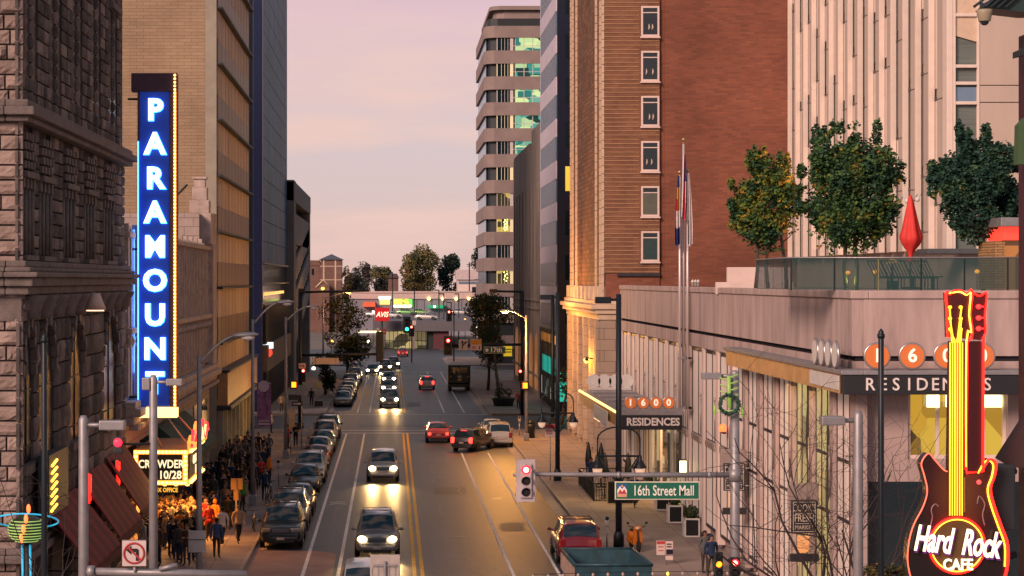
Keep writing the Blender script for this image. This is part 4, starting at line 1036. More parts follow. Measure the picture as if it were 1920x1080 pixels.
# ------------------------------------------------------------------ vehicles
M['carglass'] = glass('carglass', (.012, .024, .034), .05, .0, .8)
M['trim'] = mat('car_trim', (.015, .016, .018), .5)
STY = {  # z tops along the body (t, z, half-width factor), greenhouse t's, height
 'sedan': dict(L=4.7, W=1.82, H=1.45, st=[(0, .52, .74), (.015, .66, .84), (.06, .76, .93), (.16, .84, .98), (.27, .92, 1), (.5, .95, 1), (.78, .98, 1), (.90, 1.0, .97), (.97, .96, .90), (1, .72, .84)], gh=(.27, .43, .68, .86), wr=.68),
 'suv':   dict(L=4.8, W=1.92, H=1.74, st=[(0, .62, .80), (.012, .80, .88), (.05, .96, .95), (.14, 1.02, .99), (.25, 1.08, 1), (.5, 1.10, 1), (.8, 1.12, 1), (.93, 1.12, .98), (.985, 1.06, .94), (1, .8, .90)], gh=(.25, .38, .92, .985), wr=.74),
 'wagon': dict(L=4.6, W=1.78, H=1.58, st=[(0, .56, .76), (.015, .70, .86), (.06, .82, .94), (.15, .90, .98), (.26, .97, 1), (.5, 1.0, 1), (.8, 1.02, 1), (.93, 1.02, .98), (.985, .98, .93), (1, .75, .88)], gh=(.26, .40, .88, .975), wr=.70),
}
def make_car(kind, name, label, col, group, on='front', rack=False, metal=.25, rim=None, plain=False):
    S = STY[kind]; L, W, H = S['L'], S['W'], S['H']; hw = W/2
    root = thing(name, label, 'car', (0, 0, 0), 0, group)
    pm = paint('paint_'+name+str(len(bpy.data.materials)), col, metal)
    Y = lambda t: -L/2+t*L
    def interp(t, k):
        st = S['st']
        for a, b in zip(st, st[1:]):
            if a[0] <= t <= b[0]:
                u = (t-a[0])/(b[0]-a[0]); return a[k]+(b[k]-a[k])*u
        return st[-1][k]
    body = MB(); vs = []; ts = [s[0] for s in S['st']]
    for e in (.10, .20, .35, .42, .6, .7): ts.append(e)
    ts = sorted(set(ts)); nsec = 13
    for t in ts:
        zt, w = interp(t, 1), interp(t, 2)*hw; zb = .30 if .04 < t < .96 else .36
        half = [(w*.90, zb), (w*.985, zb+.10), (w, zb+(zt-zb)*.45), (w*.985, zb+(zt-zb)*.78), (w*.93, zt-.05), (w*.80, zt), (0, zt+.035)]
        sec = [(-x, z) for x, z in half[:-1]]+[(0, half[-1][1])]+[(x, z) for x, z in half[:-1][::-1]]
        vs += [(x, Y(t), z) for x, z in sec]
    n = nsec; k = len(ts)
    fs = [(i*n+j, i*n+j+1, (i+1)*n+j+1, (i+1)*n+j) for i in range(k-1) for j in range(n-1)]
    body.add(vs, fs, 0, True)
    o = len(body.v)-len(vs); body.f += [tuple(o+j for j in range(n)), tuple(o+(k-1)*n+j for j in range(n))[::-1]]; body.m += [0, 0]; body.sm += [False, False]
    body.add([vs[i*n] for i in range(k)]+[vs[i*n+n-1] for i in range(k)], [(i, i+1, k+i+1, k+i) for i in range(k-1)], 1)
    g0, g1, g2, g3 = S['gh']; wb = .93*hw; wr = S['wr']*hw
    def gsec(t, zr, w, zb, wbase):
        return [(-wbase, zb), (-(w+(wbase-w)*.35), zb+(zr-zb)*.62), (-w, zr-.03), (-w*.8, zr+.015), (0, zr+.04), (w*.8, zr+.015), (w, zr-.03), (w+(wbase-w)*.35, zb+(zr-zb)*.62), (wbase, zb)]
    zb0, zb3 = interp(g0, 1)-.04, interp(g3, 1)-.04
    secs = [(g0, gsec(g0, zb0+.01, wb*.9, zb0-.02, wb)), (g0+(g1-g0)*.5, gsec(0, zb0+(H-zb0)*.53, wb*.84, interp(g0+.07, 1)-.04, wb)), (g1, gsec(g1, H-.04, wr, interp(g1, 1)-.04, wb)),
            ((g1+g2)/2, gsec(0, H, wr, interp(.5, 1)-.04, wb)), (g2, gsec(g2, H-.035, wr*.98, interp(g2, 1)-.04, wb)), (g2+(g3-g2)*.5, gsec(0, zb3+(H-zb3)*.53, wb*.84, zb3, wb*.98)), (g3, gsec(g3, zb3+.01, wb*.88, zb3-.02, wb*.96))]
    gv = [(x, Y(t), z) for t, s in secs for x, z in s]; n2 = 9
    body.add(gv, [(i*n2+j, i*n2+j+1, (i+1)*n2+j+1, (i+1)*n2+j) for i in range(len(secs)-1) for j in range(n2-1)], 0, True)
    # wheel arches, bumper strips
    wheel_t = (.19, .80); rW = .335 if kind != 'suv' else .37
    for t in wheel_t:
        for s in (-1, 1):
            body.lathe([(rW*1.17, s*(hw*.90)), (rW*1.17, s*(hw*1.003))], 18, 1, (0, Y(t), rW), 'x')
    for t, s in ((0, -1), (1, 1)):
        w = interp(t, 2)*hw; body.rbox(-w*.97, w*.97, Y(t)-.05 if s < 0 else Y(t)-.10, Y(t)+.10 if s < 0 else Y(t)+.06, .36, .56, .04, 0); body.rbox(-w*.8, w*.8, Y(t)-.055 if s < 0 else Y(t), Y(t) if s < 0 else Y(t)+.065, .27, .40, .02, 1)
    body.build('body', [pm, M['trim']], root, 40)
    # glass (set a little proud of the cabin)
    def sec_pt(t, s_idx):   # on the cabin surface
        for (ta, sa), (tb, sb) in zip(secs, secs[1:]):
            if ta <= t <= tb:
                u = (t-ta)/(tb-ta); return (sa[s_idx][0]+(sb[s_idx][0]-sa[s_idx][0])*u, Y(t), sa[s_idx][1]+(sb[s_idx][1]-sa[s_idx][1])*u)
    for nmx, ta, tb, sgn in (('windscreen', g0, g1, -1), ('rear_window', g2, g3, 1)):
        g = MB(); rows = []
        a0, a1 = (ta+(tb-ta)*.10, tb-(tb-ta)*.06) if sgn < 0 else (ta+(tb-ta)*.10, tb-(tb-ta)*.18)
        for q in range(4):
            t = a0+(a1-a0)*q/3; row = []
            l, r_ = sec_pt(t, 2), sec_pt(t, 6); c = sec_pt(t, 4)
            for u in range(7):
                f = -.93+1.86*u/6; x = abs(l[0])*f; z = l[2]+(c[2]-l[2])*(1-abs(f)**2.2); row.append((x, Y(t)+.014*sgn, z+.020))
            rows.append(row)
        g.add([p for r_ in rows for p in r_], [(i*7+j, i*7+j+1, (i+1)*7+j+1, (i+1)*7+j) for i in range(3) for j in range(6)], 0, True)
        g.build(nmx, M['carglass'], root)
    for s in (-1, 1):
        spl = [g0+(g1-g0)*.42, .52, .54, g2-.02] if kind == 'sedan' else [g0+(g1-g0)*.5, .5, .52, .72]
        rng = [(spl[0], spl[1]), (spl[2], spl[3] if kind == 'sedan' else .73)]
        if kind != 'sedan': rng.append((.75, g2-.01))
        else: rng.append((g2-.01, g2+(g3-g2)*.45))
        for ra, rb in rng:
            g = MB(); row = []
            for q in range(4):
                t = ra+(rb-ra)*q/3
                lo = sec_pt(t, 0); hi = sec_pt(t, 2); md = sec_pt(t, 1)
                x0 = abs(lo[0]); 
                for f in (.12, .62, .93):
                    if f <= .62: x = abs(lo[0])+(abs(md[0])-abs(lo[0]))*f/.62; z = lo[2]+(md[2]-lo[2])*f/.62
                    else: x = abs(md[0])+(abs(hi[0])-abs(md[0]))*(f-.62)/.38; z = md[2]+(hi[2]-md[2])*(f-.62)/.38
                    row.append((s*(x+.012), Y(t), z+.004+(.06 if f == .12 else 0)))
            g.add(row, [(i*3+j, i*3+j+1, (i+1)*3+j+1, (i+1)*3+j) for i in range(3) for j in range(2)], 0, True); g.build('side_window', M['carglass'], root)
    # wheels
    for t in wheel_t:
        for s in (-1, 1):
            xo = s*hw*1.012; xi = s*(hw*1.012-.2)
            g = MB(); g.lathe([(rW*.66, xo), (rW*.80, xo+s*.012), (rW*.96, xo-s*.02), (rW, xo-s*.05), (rW, xi), (rW*.9, xi)], 20, 0, (0, Y(t), rW), 'x'); w = g.build('wheel', M['tyre'], root)
            g = MB(); g.lathe([(rW*.66, xo-s*.005), (rW*.60, xo-s*.03), (rW*.2, xo-s*.02), (rW*.16, xo+s*.004), (.01, xo+s*.004)], 16, 0, (0, Y(t), rW), 'x')
            for q in range(5):
                a = q*2*math.pi/5; g.tube([(xo+s*.0, Y(t)+rW*.15*math.cos(a), rW+rW*.15*math.sin(a)), (xo+s*.0, Y(t)+rW*.62*math.cos(a), rW+rW*.62*math.sin(a))], .028, 5)
            g.build('rim', M['rim'], w)
    zh = .70 if kind != 'suv' else .86
    for s in (-1, 1):
        wf = interp(.02, 2)*hw
        g = MB(); T = g.T; g.T = Matrix.Translation((s*wf*.76, Y(.018), zh-.02)) @ Matrix.Rotation(s*R(24), 4, 'Z'); g.rbox(-.21, .21, -.07, .10, -.085, .085, .05) if on != 'front' else g.ell((0, -.02, 0), .20, .13, .135, 14, 8); g.T = T
        g.build('headlight', M['head_on'] if on == 'front' else M['head_off'], root)
        wr_ = interp(.985, 2)*hw; zt_ = interp(.985, 1)
        g = MB(); g.rbox(s*wr_*.70, s*wr_*.985, Y(.972), Y(1)+.02, zt_-.34 if kind != 'sedan' else zt_-.24, zt_-.04 if kind == 'sedan' else zt_+.06, .035)
        g.build('tail_light', M['tail_on'] if on == 'rear' else M['tail_off'], root)
        g = MB(); g.ell((s*(hw+.10), Y(g0+.045), interp(g0, 1)+.06), .10, .07, .08, 10, 6); g.tube([(s*hw*.9, Y(g0+.05), interp(g0, 1)), (s*(hw+.08), Y(g0+.045), interp(g0, 1)+.04)], .025, 5); g.build('mirror', pm if not plain else M['trim'], root)
    g = MB(); g.rbox(-hw*.42, hw*.42, Y(0)-.035, Y(.02), zh-.13, zh+.05, .02); gr = g.build('grille', M['trim'], root)
    g = MB(); 
    for z in (zh-.10, zh-.045, zh+.01): g.rbox(-hw*.40, hw*.40, Y(0)-.048, Y(0)-.036, z, z+.018, .004)
    g.build('grille_bar', M['chrome'], gr)
    g = MB(); g.box(-.17, .17, Y(0)-.075, Y(0)-.06, .42, .54); g.build('number_plate', M['plate'], root)
    g = MB(); g.box(-.17, .17, Y(1)+.062, Y(1)+.075, .62 if kind != 'sedan' else .58, .74 if kind != 'sedan' else .70); g.build('number_plate', M['plate'], root)
    if on == 'rear':
        g = MB(); z = H-.08; g.rbox(-.22, .22, Y(g2)+.02, Y(g2)+.10, z-.02, z+.03, .01); g.build('brake_light', M['tail_on'], root)
    if rack:
        g = MB()
        for s in (-1, 1): g.tube([(s*wr*.86, Y(g1+.04), H+.02), (s*wr*.86, Y(g1+.07), H+.09), (s*wr*.86, Y(g2-.08), H+.09), (s*wr*.86, Y(g2-.04), H+.02)], .022, 6)
        for t in (.55, .75): g.tube([(-wr*.86, Y(t), H+.09), (wr*.86, Y(t), H+.09)], .018, 6)
        g.build('roof_rack', M['trim'], root)
    return root
def place(c, x, yfront, away=False, rz=0.0, dz=0.0):
    L = 4.8; y = yfront+L/2; c.location = (x, y, gz(y)+.006+dz); c.rotation_euler = (R(-.235), 0, (math.pi if away else 0)+rz); return c
PK = 'cars parked along the left kerb of the near block'; PK2 = 'cars parked along the left kerb of the far block'; MV = 'cars driving with lights on'
row1 = [('suv', 93.3, (.010, .016, .020), 'black suv parked at the head of the left kerb row, nearest the camera', True),
        ('suv', 99.9, (.09, .10, .11), 'grey suv parked directly behind the black suv at the head of the row', True),
        ('sedan', 106.6, (.04, .06, .085), 'blue-grey sedan parked between the grey suv and the black sedan', False),
        ('sedan', 118.3, (.010, .014, .02), 'black sedan parked alone after a gap in the left kerb row', False),
        ('suv', 124.6, (.50, .48, .47), 'white suv with roof rails parked behind the black sedan on the left', True),
        ('sedan', 133.6, (.33, .012, .02), 'dark red sedan parked in the left kerb row', False),
        ('sedan', 141.4, (.55, .52, .50), 'white sedan parked just beyond the red sedan at the left kerb', False),
        ('sedan', 147.8, (.03, .035, .04), 'dark sedan parked between the white sedan and the silver suv', False),
        ('suv', 154.6, (.34, .33, .34), 'silver suv second from the far end of the near left row', True),
        ('suv', 161.2, (.02, .028, .045), 'dark blue suv last of the near left row, beside the cross street', True)]
for kind, yf, col, lab, rk in row1:
    place(make_car(kind, 'parked_car', lab, col, PK, on='', rack=rk), -4.95+rnd.uniform(-.08, .08), yf)
row2 = [('sedan', 205.5, (.16, .18, .20), 'silver car first of the far block row, at the cross street'), ('sedan', 211.6, (.05, .06, .07), 'dark car second in the far block row'), ('sedan', 217.8, (.10, .10, .11), 'grey car third in the far block row'),
        ('wagon', 224, (.20, .10, .06), 'brown wagon fourth in the far block row'), ('sedan', 234, (.45, .43, .42), 'pale car fifth in the far block row'), ('suv', 241, (.05, .055, .06), 'dark suv sixth in the far block row'),
        ('sedan', 250, (.3, .3, .31), 'light grey car seventh in the far block row'), ('suv', 259, (.12, .12, .13), 'grey suv eighth in the far block row'), ('sedan', 268, (.4, .38, .37), 'pale car last of the far block row')]
for kind, yf, col, lab in row2:
    place(make_car(kind, 'parked_car', lab, col, PK2, on=''), -4.75+rnd.uniform(-.1, .1), yf)
def headbeam(c, e=1000):
    for s in (-.62, .62):
        light('headlight_beam', 'SPOT', (s, -2.55, .72), e, (1, .58, .20), c, .12, (R(81), 0, math.pi), 50, 1.0)
onc = [('suv', 125.5, -.52, (.50, .46, .44), 'white suv with headlights on driving towards the camera in the middle of the street', 1),
       ('suv', 90.0, -.62, (.22, .21, .22), 'silver suv with bright headlights, nearest oncoming lit car', 1),
       ('suv', 203.5, -.18, (.12, .12, .13), 'grey suv with headlights on just beyond the cross street', 1),
       ('sedan', 231, -.3, (.2, .2, .2), 'car with headlights on right behind the grey suv beyond the cross street', 0),
       ('sedan', 254, -.3, (.1, .1, .1), 'second lit car in the oncoming queue of the far block', 0),
       ('sedan', 280, -2.6, (.2, .2, .2), 'dim car with headlights on left of the far oncoming glare', 0),
       ('suv', 289, -.9, (.1, .1, .1), 'lit car at the far end of the oncoming queue', 1),
       ('suv', 301, .3, (.1, .1, .1), 'lit car crossing the far intersection towards the camera', 0)]
for kind, yf, x, col, lab, b in onc:
    c = place(make_car(kind, 'oncoming_car', lab, col, MV, on='front', rack=kind == 'suv' and yf < 100), x, yf)
    if b: headbeam(c)
# away-facing cars
for kind, yf, x, col, lab, on, rz in (
    ('sedan', 157.5, 3.55, (.42, .05, .05), 'red sedan braking at the cross street, rear lights lit', 'rear', 0),
    ('wagon', 148.6, 5.95, (.045, .045, .048), 'dark wagon with rear lights lit, turned across the bike lane', 'rear', R(-24)),
    ('suv', 153.0, 8.0, (.50, .46, .43), 'white suv parked at the right kerb by the lamp post', '', 0),
    ('sedan', 161.2, 7.9, (.4, .4, .41), 'white car parked in front of the white suv on the right', '', 0),
    ('wagon', 240, 4.1, (.35, .32, .31), 'pale wagon with lit tail lights driving away in the far block', 'rear', 0),
    ('sedan', 357, 1.95, (.3, .02, .02), 'small red car with brake lights at the far junction', 'rear', 0)):
    place(make_car(kind, 'departing_car', lab, col, 'cars seen from behind', on=on, rack=kind == 'wagon'), x, yf, True, rz)
c = place(make_car('suv', 'red_suv', 'dark red suv with roof rack parked behind the blue skip', (.20, .008, .025), 'cars seen from behind', on='', rack=True), 8.0, 88.0, True)
place(make_car('suv', 'silver_pickup', 'silver car at the bottom edge half hidden by the back of a grey sign', (.36, .35, .36), MV, on='', plain=True), -.95, 72.6)
for o in kids(c):
    if o.name.startswith('tail_light'): o.data.materials[0] = M['tail_off']
g = MB()
for k in range(6): g.rbox(-.55+.2*k, -.48+.2*k, -1.6, 1.4, 1.745, 1.775, .01)
split(g, 'roof_rib', paint('ribpaint', (.30, .02, .03)), c)
# black box truck in the far block
t = thing('box_truck', 'black box truck with pale left side parked at the right kerb of the far block', 'truck', (0, 0, 0))
g = MB(); g.rbox(-1.25, 1.25, -3.2, 1.8, .9, 3.0, .08); g.build('box', mat('truckbox', (.018, .024, .024), .45), t)
g = MB(); g.rbox(-1.29, -1.255, -3.1, 1.7, 1.0, 2.95, .01); g.build('side_panel', mat('cream', (.55, .40, .24), .6), t)
g = MB(); g.rbox(-1.1, 1.1, 1.85, 3.4, .5, 2.3, .2); g.build('cab', M['trim'], t)
g = MB(); g.rbox(-.95, .95, -3.26, -3.2, 1.95, 2.75, .02); g.build('rear_window', M['carglass'], t)
g = MB(); g.rbox(-1.2, 1.2, -3.3, -2.9, .45, .8, .05); g.build('bumper', M['trim'], t)
g = MB(); g.box(-.22, .22, -3.27, -3.25, 1.55, 1.8); g.build('number_plate', M['plate'], t)
g = MB(); g.box(-.2, .2, -3.27, -3.25, 1.2, 1.45); g.build('warning_plate', mat('ylw', (.7, .40, .05), .5), t)
for s in (-1, 1):
    g = MB(); g.rbox(s*.85, s*1.1, -3.28, -3.2, 1.6, 1.75, .02); g.build('tail_light', mat('amberl', (.5, .25, .03), .4), t)
    for y in (-2.0, 2.4):
        g = MB(); g.lathe([(.3, s*1.2), (.48, s*1.17), (.5, s*1.1), (.5, s*.85)], 18, 0, (0, y, .5), 'x'); w = g.build('wheel', M['tyre'], t)
        g = MB(); g.lathe([(.3, s*1.205), (.1, s*1.16)], 14, 0, (0, y, .5), 'x'); g.build('rim', M['rim'], w)
t.location = (7.75, 240.2, gz(240))
# blue skip / open container at the bottom edge
t = thing('skip_container', 'open blue steel skip at the bottom edge behind the red suv', 'skip', (7.8, 78.5, gz(78)))
M['skipblue'] = mat('skipblue', (.010, .055, .085), .55, .1, .35, 2.5, .15, stain=(.009, .03, .042)); M['skipside'] = mat('skipside', (.36, .25, .22), .7, 0, .3, 2)
y0, y1 = 75.4, 81.5; xl, xr = wx(1053, y1), wx(1186, y1); zb = .35; z1, z0 = wz(1030, y1), 1.35
g = MB()
out = [(xl, y0), (xr, y0), (xr, y1), (xl, y1)]; th_ = .09; inn = [(xl+th_, y0+th_), (xr-th_, y0+th_), (xr-th_, y1-th_), (xl+th_, y1-th_)]
zt = [z0, z0, z1, z1]
vs = [(x, y, zb) for x, y in out]+[(x, y, z) for (x, y), z in zip(out, zt)]+[(x, y, z) for (x, y), z in zip(inn, zt)]+[(x*.93+.07*7.9, y*.97+.03*78.5, zb+.1) for x, y in inn]
fs = []
for i in range(4):
    j = (i+1) % 4; fs += [(i, j, 4+j, 4+i), (4+i, 4+j, 8+j, 8+i), (8+i, 8+j, 12+j, 12+i)]
fs.append((12, 13, 14, 15)); fs.append((3, 2, 1, 0)); g.add(vs, fs); g.build('tub', M['skipblue'], t)
g = MB()
pts = [Vector((x, y, z+.02)) for (x, y), z in zip(out, zt)]
for a, b in zip(pts, pts[1:]+pts[:1]): g.tube([a, b], .06, 6)
g.build('rim_rail', M['skipblue'], t)
g = MB(); g.add([(xl-.015, y0+.1, zb+.1), (xl-.015, y1-.1, zb+.1), (xl-.015, y1-.1, z1-.1), (xl-.015, y0+.1, z0-.1), (xl-.05, y0+.1, zb+.1), (xl-.05, y1-.1, zb+.1), (xl-.05, y1-.1, z1-.1), (xl-.05, y0+.1, z0-.1)], [(0, 1, 2, 3), (4, 7, 6, 5), (0, 4, 5, 1), (2, 6, 7, 3), (1, 5, 6, 2), (0, 3, 7, 4)]); g.build('side_plate', M['skipside'], t)
g = MB(); g.box(wx(1115, y1), wx(1146, y1), y1-.2, y1-.12, z1-1.05+.3, z1-1.0+.3); g.build('label_plate', M['whiteplastic'], t)
g = MB()
for x in (xl+.2, xr-.2): 
    for y in (y0+.4, y1-.4): g.rbox(x-.12, x+.12, y-.2, y+.2, -.32, zb, .02)
g.build('foot', M['trim'], t)
# scooter on the right pavement
sc = thing('scooter', 'orange motor scooter parked on the right pavement by the black lamp post', 'scooter', (10.75, 91.9, gz(91.9)+.15), R(8))
M['orange'] = paint('orange_paint', (.62, .17, .015), .1)
def sp(nm, mb, m, smooth=None): mb.build(nm, m, sc, smooth)
def loc(mb):
    mb.T = Matrix.Translation(sc.location); return mb
def loc(mb): mb.T = Matrix.Translation(sc.location); return mb
g = loc(MB()); g.ell((0, .42, .62), .22, .45, .26, 12, 8); g.rbox(-.17, .17, -.35, .35, .28, .36, .03); g.ell((0, .55, .45), .24, .32, .22, 12, 8); sp('body', g, M['orange'])
g = loc(MB()); g.prism([(-.22, .3), (.22, .3), (.19, .95), (-.19, .95)], -.52, -.44, 'y'); g.ell((0, -.50, 1.0), .19, .13, .13, 12, 8); sp('front_shield', g, M['orange'])
g = loc(MB()); g.ell((0, .32, .87), .17, .42, .07, 12, 6); sp('seat', g, M['trim'])
g = loc(MB()); g.tube([(-.36, -.34, 1.08), (-.1, -.48, 1.05), (.1, -.48, 1.05), (.36, -.34, 1.08)], .022, 6); g.tube([(0, -.5, 1.0), (0, -.62, .3)], .04, 6); sp('handlebar', g, M['trim'])
g = loc(MB()); g.ell((-.42, -.40, 1.24), .07, .02, .06, 8, 5); g.ell((.42, -.40, 1.24), .07, .02, .06, 8, 5); g.tube([(-.34, -.36, 1.08), (-.42, -.40, 1.22)], .012, 5); g.tube([(.34, -.36, 1.08), (.42, -.40, 1.22)], .012, 5); sp('mirror', g, M['trim'])
g = loc(MB()); g.ell((0, -.64, 1.02), .08, .04, .08, 10, 6); sp('headlight', g, M['head_off'])
for y in (-.66, .62):
    g = loc(MB()); g.lathe([(.1, -.05), (.2, -.06), (.25, -.03), (.25, .03), (.2, .06), (.1, .05)], 18, 0, (0, y, .25), 'x'); sp('wheel', g, M['tyre'])
g = loc(MB()); g.lathe([(.14, .88), (.15, .9)], 12, 0, (0, 0, .33), 'y'); g.box(-.1, .1, .87, .89, .3, .5); sp('number_plate', g, mat('ylw2', (.7, .45, .1), .5))
# ------------------------------------------------------------------ street furniture
def cobra(px, Ytop, x, y, h, armx, lit, label, group='cobra head street lamps', m='galv', armz=.55, oy=0):
    t = thing('street_lamp', label, 'street lamp', (x, y, gz(y)+.15)); t['group'] = group
    z0 = gz(y)+.15; g = MB(); g.tube([(x, y, z0), (x, y, z0+h)], [.13, .075], 10); g.rbox(x-.2, x+.2, y-.2, y+.2, z0, z0+.55, .04); g.build('pole', M[m], t)
    g = MB(); L = armx-x; pts = [(x+L*u, y+oy*u, z0+h-.3+armz*math.sin(u*math.pi/2)+.3*u) for u in [i/8 for i in range(9)]]; g.tube(pts, [.055-.02*i/8 for i in range(9)], 8); g.build('arm', M[m], t)
    e = pts[-1]; s = 1 if L > 0 else -1
    g = MB(); T = g.T; g.T = Matrix.Translation(e) @ Matrix.Rotation(R(-3)*s, 4, 'Y'); g.ell((s*.36, 0, 0), .5, .17, .10, 12, 8); g.T = T; g.build('lamp_head', M['galv'], t)
    g = MB(); g.ell((e[0]+s*.45, e[1], e[2]-.07), .26, .15, .11, 10, 6); g.build('lens', M['sodium'] if lit else M['whiteplastic'], t)
    if lit: light('lamp_light', 'POINT', (e[0]+s*.45-x, e[1]-y, e[2]-.45-z0), lit, (1, .42, .08), t, .15)
    return t
def sphere_py(px, py, Y): return wx(px, Y), wz(py, Y)
cobra(0, 0, -6.75, 73.0, 9.2, wx(440, 73), 0, 'nearest grey cobra head street lamp, its arm ending above the parked row by the marquee', armz=.7)
cobra(0, 0, -7.4, 111.0, 9.9, wx(522, 111), 0, 'second grey cobra head street lamp on the left pavement carrying a purple banner', armz=.9)
cobra(0, 0, -7.2, 141.7, 9.6, wx(575, 141), 0, 'third street lamp on the left pavement, at the far end of the crowd', armz=.7)
cobra(0, 0, wx(987, 158), 158.0, 9.5, wx(958, 158), 6000, 'lit orange street lamp on the right pavement near the white suv', 'lit sodium street lamps', armz=.35)
cobra(0, 0, -8.6, 262, 10.5, wx(648, 262), 1300, 'lit orange street lamp in the far block on the left, over the dark tree', 'lit sodium street lamps')
# extra sodium lamp that lights the stone base of the hotel (behind the canopy line)
t = thing('wall_lamp', 'added wall lantern on the stone base of the brick hotel', 'lamp', (FR-.75, 145.2, 6.0))
g = MB(); g.tube([(FR-.3, 145.2, 6.2), (FR-.8, 145.2, 6.3)], .04, 6); g.lathe([(.05, 6.3), (.14, 6.2), (.16, 6.05)], 10, 0, (FR-.8, 145.2, 0)); g.build('bracket', M['black'], t)
g = MB(); g.ell((FR-.8, 145.2, 6.0), .11, .11, .12); g.build('lens', M['sodium'], t); light('lamp_light', 'POINT', (-.45, .2, .1), 700, (1, .42, .06), t, .2)
t = thing('banner', 'purple street banner hung from the second street lamp pole on the left', 'banner', (-6.85, 110.9, 3.6))
x0, x1 = wx(482, 110.9), wx(508, 110.9); za, zb = wz(720, 110.9), wz(800, 110.9)
g = MB(); g.box(x0, x1, 110.88, 110.92, zb, za); g.build('cloth', mat('bannercloth', (.22, .09, .16), .8, 0, .7, 3.5, stain=(.06, .02, .06)), t)
g = MB(); g.lathe([(.30, 110.86), (.30, 110.94)], 20, 0, ((x0+x1)/2-.02, 0, za-.12), 'y'); g.box(x0+.06, x1-.06, 110.865, 110.935, zb+.10, zb+.2); g.box(x0+.06, x1-.06, 110.865, 110.935, zb+.28, zb+.34); g.build('print', mat('bannerprint', (.5, .36, .38), .8), t)
g = MB(); g.tube([(-7.4, 110.95, za+.04), (x1, 110.9, za+.04)], .03, 6); g.tube([(-7.4, 110.95, zb-.04), (x1, 110.9, zb-.04)], .03, 6); g.build('rod', M['galv'], t)

def lantern_post(x, y, label, h=11.3, lant=True, box=True, boxdir=-1):
    t = thing('lantern_post', label, 'lamp post', (x, y, gz(y)+.15), 0, 'black posts with twin hanging lanterns'); z = gz(y)+.15
    g = MB(); g.tube([(x, y, z), (x, y, z+h)], [.15, .12], 10); g.lathe([(.24, z), (.24, z+.5), (.18, z+.65), (.16, z+.7)], 10, 0, (x, y, 0)); g.build('pole', M['pole_dark'], t)
    if box:
        g = MB(); g.rbox(x+boxdir*.35, x+boxdir*1.05, y-.2, y+.2, z+h-.42, z+h-.12, .03); g.tube([(x, y, z+h-.25), (x+boxdir*.4, y, z+h-.25)], .06, 6); g.build('lamp_box', M['pole_dark'], t)
    if lant:
        zz = wz(855, 93) - (gz(93)+.15) + z; w = .95
        g = MB(); g.tube([(x-w, y, zz), (x+w, y, zz)], .045, 6); g.tube([(x-w, y, zz+.05), (x, y, zz-1.3)], .04, 6); g.tube([(x+w, y, zz+.05), (x, y, zz-1.3)], .04, 6)
        g.tube([(x+w*math.cos(a), y, zz+.75+.55*math.sin(a)) for a in [math.pi*k/10 for k in range(11)]], .04, 6)
        for s in (-1, 1): g.tube([(x+s*w, y, zz+.8), (x+s*w, y, zz-.25)], .035, 6)
        g.build('bracket', M['pole_dark'], t)
        for s in (-1, 1):
            zl = zz-.25+1.0-1.1
            g = MB(); g.lathe([(.05, .55), (.10, .45), (.09, .35), (.17, .22), (.30, .02), (.31, -.04)], 12, 0, (x+s*w, y, zl-.15)); l = g.build('lantern', M['pole_dark'], t)
            g = MB(); g.ell((x+s*w, y, zl-.24), .22, .22, .30, 12, 8); g.build('globe', emit('globe', (1, .62, .40), .55, (.8, .55, .45)), l)
    return t
lantern_post(10.16, 93.0, 'black post with twin hanging lanterns in front of the entrance canopy, by the scooter')
lantern_post(9.98, 125.0, 'black post with twin hanging lanterns standing alone on the orange lit pavement')
t = thing('pole', 'slim black pole by the cross street beyond the lantern post', 'pole', (wx(1036, 178), 170, gz(170)))
g = MB(); g.tube([(wx(1036, 170), 170, gz(170)), (wx(1036, 170), 170, 10.5)], .14, 8); g.rbox(wx(1036, 170)-.25, wx(1036, 170)+.25, 169.8, 170.2, gz(170), .5, .04); g.build('shaft', M['pole_dark'], t)

# traffic signals
def signal_head(name, label, x, y, z, s, which, plate=True, group=None, hous='black', parent=None, glow=0):
    t = thing(name, label, 'traffic light', (x, y, z), 0, group) if parent is None else parent
    w, h = .36*s, 1.06*s
    g = MB(); g.rbox(x-w/2, x+w/2, y, y+.22*s, z-h/2, z+h/2, .03*s); g.build('housing', M[hous] if isinstance(hous, str) else hous, t)
    if plate: g = MB(); g.rbox(x-w*.82, x+w*.82, y+.08*s, y+.10*s, z-h*.62, z+h*.62, .008); g.build('backplate', plate if not isinstance(plate, bool) else M['black'], t)
    for i, (nm, on) in enumerate((('red', 'red_on'), ('amber', 'amber_on'), ('green', 'green_on'))):
        zz = z+(1-i)*.345*s; lit = nm == which
        g = MB(); g.ell((x, y-.012*s, zz), .135*s, .05*s, .135*s, 14, 6); ln = g.build('lens', M[on] if lit else M['lamp_off'], t)
        if lit:
            g = MB(); g.ell((x, y-.05*s, zz), .085*s, .03*s, .085*s, 12, 6); g.build('glow_core', M['red_core'] if nm == 'red' else M[on], ln)
        g = MB(); n = 10
        for k in range(n):
            a0, a1 = -.3+math.pi*1.18*k/n, -.3+math.pi*1.18*(k+1)/n
            p = [(x+.155*s*math.cos(a), y-(.0 if e else .20*s), zz+.155*s*math.sin(a)) for a, e in ((a0, 1), (a1, 1), (a1, 0), (a0, 0))]
            q = [(x+.168*s*math.cos(a), y-(.0 if e else .20*s), zz+.168*s*math.sin(a)) for a, e in ((a0, 1), (a1, 1), (a1, 0), (a0, 0))]
            g.add(p+q, [(0, 1, 2, 3), (7, 6, 5, 4), (3, 2, 6, 7)])
        g.build('visor', M[hous] if isinstance(hous, str) else hous, t)
    return t
M['backgrey'] = mat('backgrey', (.42, .36, .38), .55); M['greenpaint'] = mat('green_sign', (.005, .12, .075), .5)
